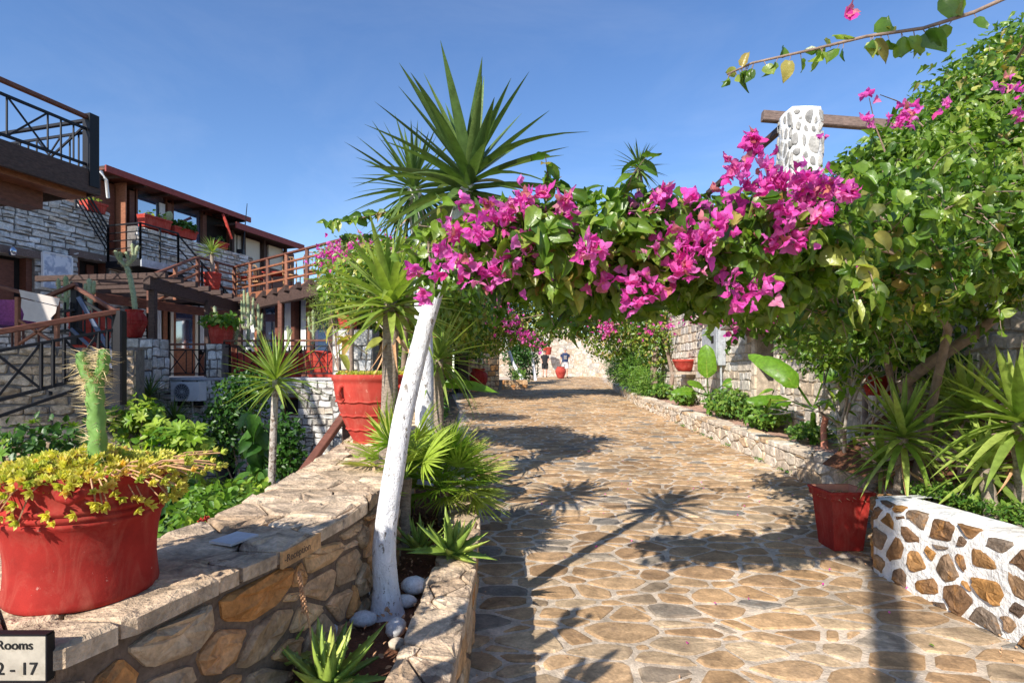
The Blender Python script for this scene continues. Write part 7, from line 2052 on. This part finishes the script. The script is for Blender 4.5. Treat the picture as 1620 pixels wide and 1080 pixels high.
# ---------------------------------------------------------------- the two walkers
def person(label, foot, h, pose, shirt, short, hair, face_dir=-1):
    t = thing('person', foot, label, 'person')
    f = Vector(foot); s = h/1.78
    def q(x, y, z): return f+Vector((x*s, y*s, z*s))
    J = {}; E = []
    def j(n, p, r): J[n] = (p, r*s)
    st = pose['stride']; al, ar = pose['arms']
    j('pelvis', q(0,0,.95), .15); j('waist', q(0,0,1.10), .135); j('chest', q(0,-.02,1.30), .165); j('neck0', q(0,0,1.47), .08); j('neck', q(0,-.01,1.54), .055); j('head', q(0,-.02,1.63), .085); j('crown', q(0,-.01,1.72), .085)
    E += [('pelvis','waist'),('waist','chest'),('chest','neck0'),('neck0','neck'),('neck','head'),('head','crown')]
    for sx, sg, arm in ((-1,'l',al),(1,'r',ar)):
        j('hip'+sg, q(.10*sx,0,.88), .11); j('knee'+sg, q(.11*sx,-.06-st*sx*.5,.49), .062); j('ankle'+sg, q(.11*sx,.02-st*sx,.09), .042); j('toe'+sg, q(.13*sx,-.14-st*sx,.035), .035)
        E += [('pelvis','hip'+sg),('hip'+sg,'knee'+sg),('knee'+sg,'ankle'+sg),('ankle'+sg,'toe'+sg)]
        j('sh'+sg, q(.20*sx,0,1.42), .062); j('el'+sg, q(*arm[0]), .042); j('wr'+sg, q(*arm[1]), .027); hp = Vector(arm[1]); fd = (Vector(arm[1])-Vector(arm[0])).normalized()
        j('palm'+sg, q(*(hp+fd*.06)), .028)
        E += [('chest','sh'+sg),('sh'+sg,'el'+sg),('el'+sg,'wr'+sg),('wr'+sg,'palm'+sg)]
        for k in range(4):
            b_ = hp+fd*.07+Vector((0,(k-1.5)*.02,0)); j('f%s%d' % (sg,k), q(*(b_+fd*(.04-.004*abs(k-1.2)))), .010); j('g%s%d' % (sg,k), q(*(b_+fd*.075+Vector((-sx*.012,-.006,0)))), .008)
            E += [('palm'+sg,'f%s%d' % (sg,k)),('f%s%d' % (sg,k),'g%s%d' % (sg,k))]
        j('t'+sg, q(*(hp+fd*.05+Vector((-sx*.01,-.045,0)))), .011); E.append(('palm'+sg,'t'+sg))
    names = list(J); me = bpy.data.meshes.new('body')
    me.from_pydata([J[n][0] for n in names], [(names.index(a), names.index(b)) for a, b in E], [])
    o = bpy.data.objects.new('body', me); COL.objects.link(o); hang(o, t); me.materials.append(MS['skin'])
    sk = o.modifiers.new('skin', 'SKIN'); sk.use_smooth_shade = True
    if not me.skin_vertices: me.skin_vertices.new()
    for k, n in enumerate(names): me.skin_vertices[0].data[k].radius = (J[n][1], J[n][1])
    me.skin_vertices[0].data[0].use_root = True
    o.modifiers.new('sub', 'SUBSURF').levels = 1; o.modifiers['sub'].render_levels = 1
    # face
    fc = q(0,-.10,1.65)
    for sx in (-1, 1): MB().ball(q(.032*sx,-.098,1.665), .010*s, 6).build('eye', MS['black'], t); MB().ball(q(.087*sx,-.01,1.65), (.012*s,.022*s,.032*s), 6).build('ear', MS['skin'], t)
    MB().tube([q(0,-.098,1.665), q(0,-.122,1.63), q(0,-.10,1.622)], [.008*s,.014*s,.01*s], 6).build('nose', MS['skin'], t)
    MB().tube([q(-.025,-.098,1.59), q(.025,-.098,1.59)], .006*s, 5).build('mouth', MS['redin'], t)
    m = MB(); m.lathe(q(0,.012,1.60), [(.092*s,.02*s),(.098*s,.07*s),(.095*s,.12*s),(.07*s,.165*s),(.03*s,.185*s),(.0,.19*s)], 14); m.build('hair', MS[hair], t, True)
    # shirt
    m = MB(); m.lathe(q(0,-.005,0), [(.172*s,.93*s),(.168*s,1.05*s),(.17*s,1.15*s),(.195*s,1.32*s),(.19*s,1.42*s),(.12*s,1.49*s),(.07*s,1.51*s)], 20)
    for i in range(len(m.v)):
        v = Vector(m.v[i]); m.v[i] = (f.x+(v.x-f.x)*1.12, f.y+(v.y-f.y)*.80, v.z)
    o2 = m.build('shirt', MS[shirt], t, True)
    for sx, arm in ((-1,al),(1,ar)):
        a = Vector((.19*sx,0,1.42)); b = Vector(arm[0]); c = a.lerp(b, .62); MB().tube([q(*a), q(*a.lerp(b,.3)), q(*c)], [.078*s,.075*s,.068*s], 10).build('sleeve', MS[shirt], o2, True)
    if shirt == 'navy':
        m = MB(); 
        for k in range(5): m.box(f.x-.09*s, f.x+(.09-.02*(k%2))*s, f.y-.172*s, f.y-.166*s, f.z+(1.12+.045*k)*s, f.z+(1.14+.045*k)*s)
        m.build('print', MS['canvas'], o2)
    m = MB(); m.lathe(q(0,0,0), [(.17*s,.80*s),(.175*s,.90*s),(.168*s,.99*s)], 18)
    for i in range(len(m.v)):
        v = Vector(m.v[i]); m.v[i] = (f.x+(v.x-f.x)*1.08, f.y+(v.y-f.y)*.82, v.z)
    o3 = m.build('shorts', MS[short], t, True)
    for sx, sg in ((-1,'l'),(1,'r')):
        a = Vector(J['hip'+sg][0]); b = Vector(J['knee'+sg][0]); MB().tube([a+Vector((0,0,.04*s)), a.lerp(b,.5), a.lerp(b,.88)], [.125*s,.11*s,.10*s], 12).build('short_leg', MS[short], o3, True)
        q2 = Vector(J['ankle'+sg][0]); m = MB(); m.ball(q2+Vector((.01*sx*s,-.06*s,-.045*s)), (.05*s,.14*s,.045*s), 10); m.build('shoe', MS['black'], t, True)
    return t
pm_ = P(894, 598, 35.0); pm_.z = zp(35.0)+.01
person('walker in navy printed t-shirt and pale shorts coming down the path', pm_, 1.80, {'stride':.10, 'arms':(((-.27,.03,1.15),(-.29,-.08,.93)),((.28,.02,1.16),(.33,-.10,.95)))}, 'navy', 'shorts', 'hair')
pf_ = P(862, 599, 35.6); pf_.z = zp(35.6)+.01
person('second walker in dark top on the left behind the red urn', pf_, 1.66, {'stride':-.08, 'arms':(((-.26,.05,1.18),(-.20,-.12,1.02)),((.27,-.02,1.16),(.20,-.16,1.05)))}, 'black', 'black', 'hairdark')

# unseen post behind the camera, inferred from its shadow on the paving
t = tag(MB().beam((-1.35,-2.62,-.02), (-1.35,-2.62,6.2), .16, .16).build('shade_post', MS['wooddark']), 'plain timber post standing behind the viewer', 'post')
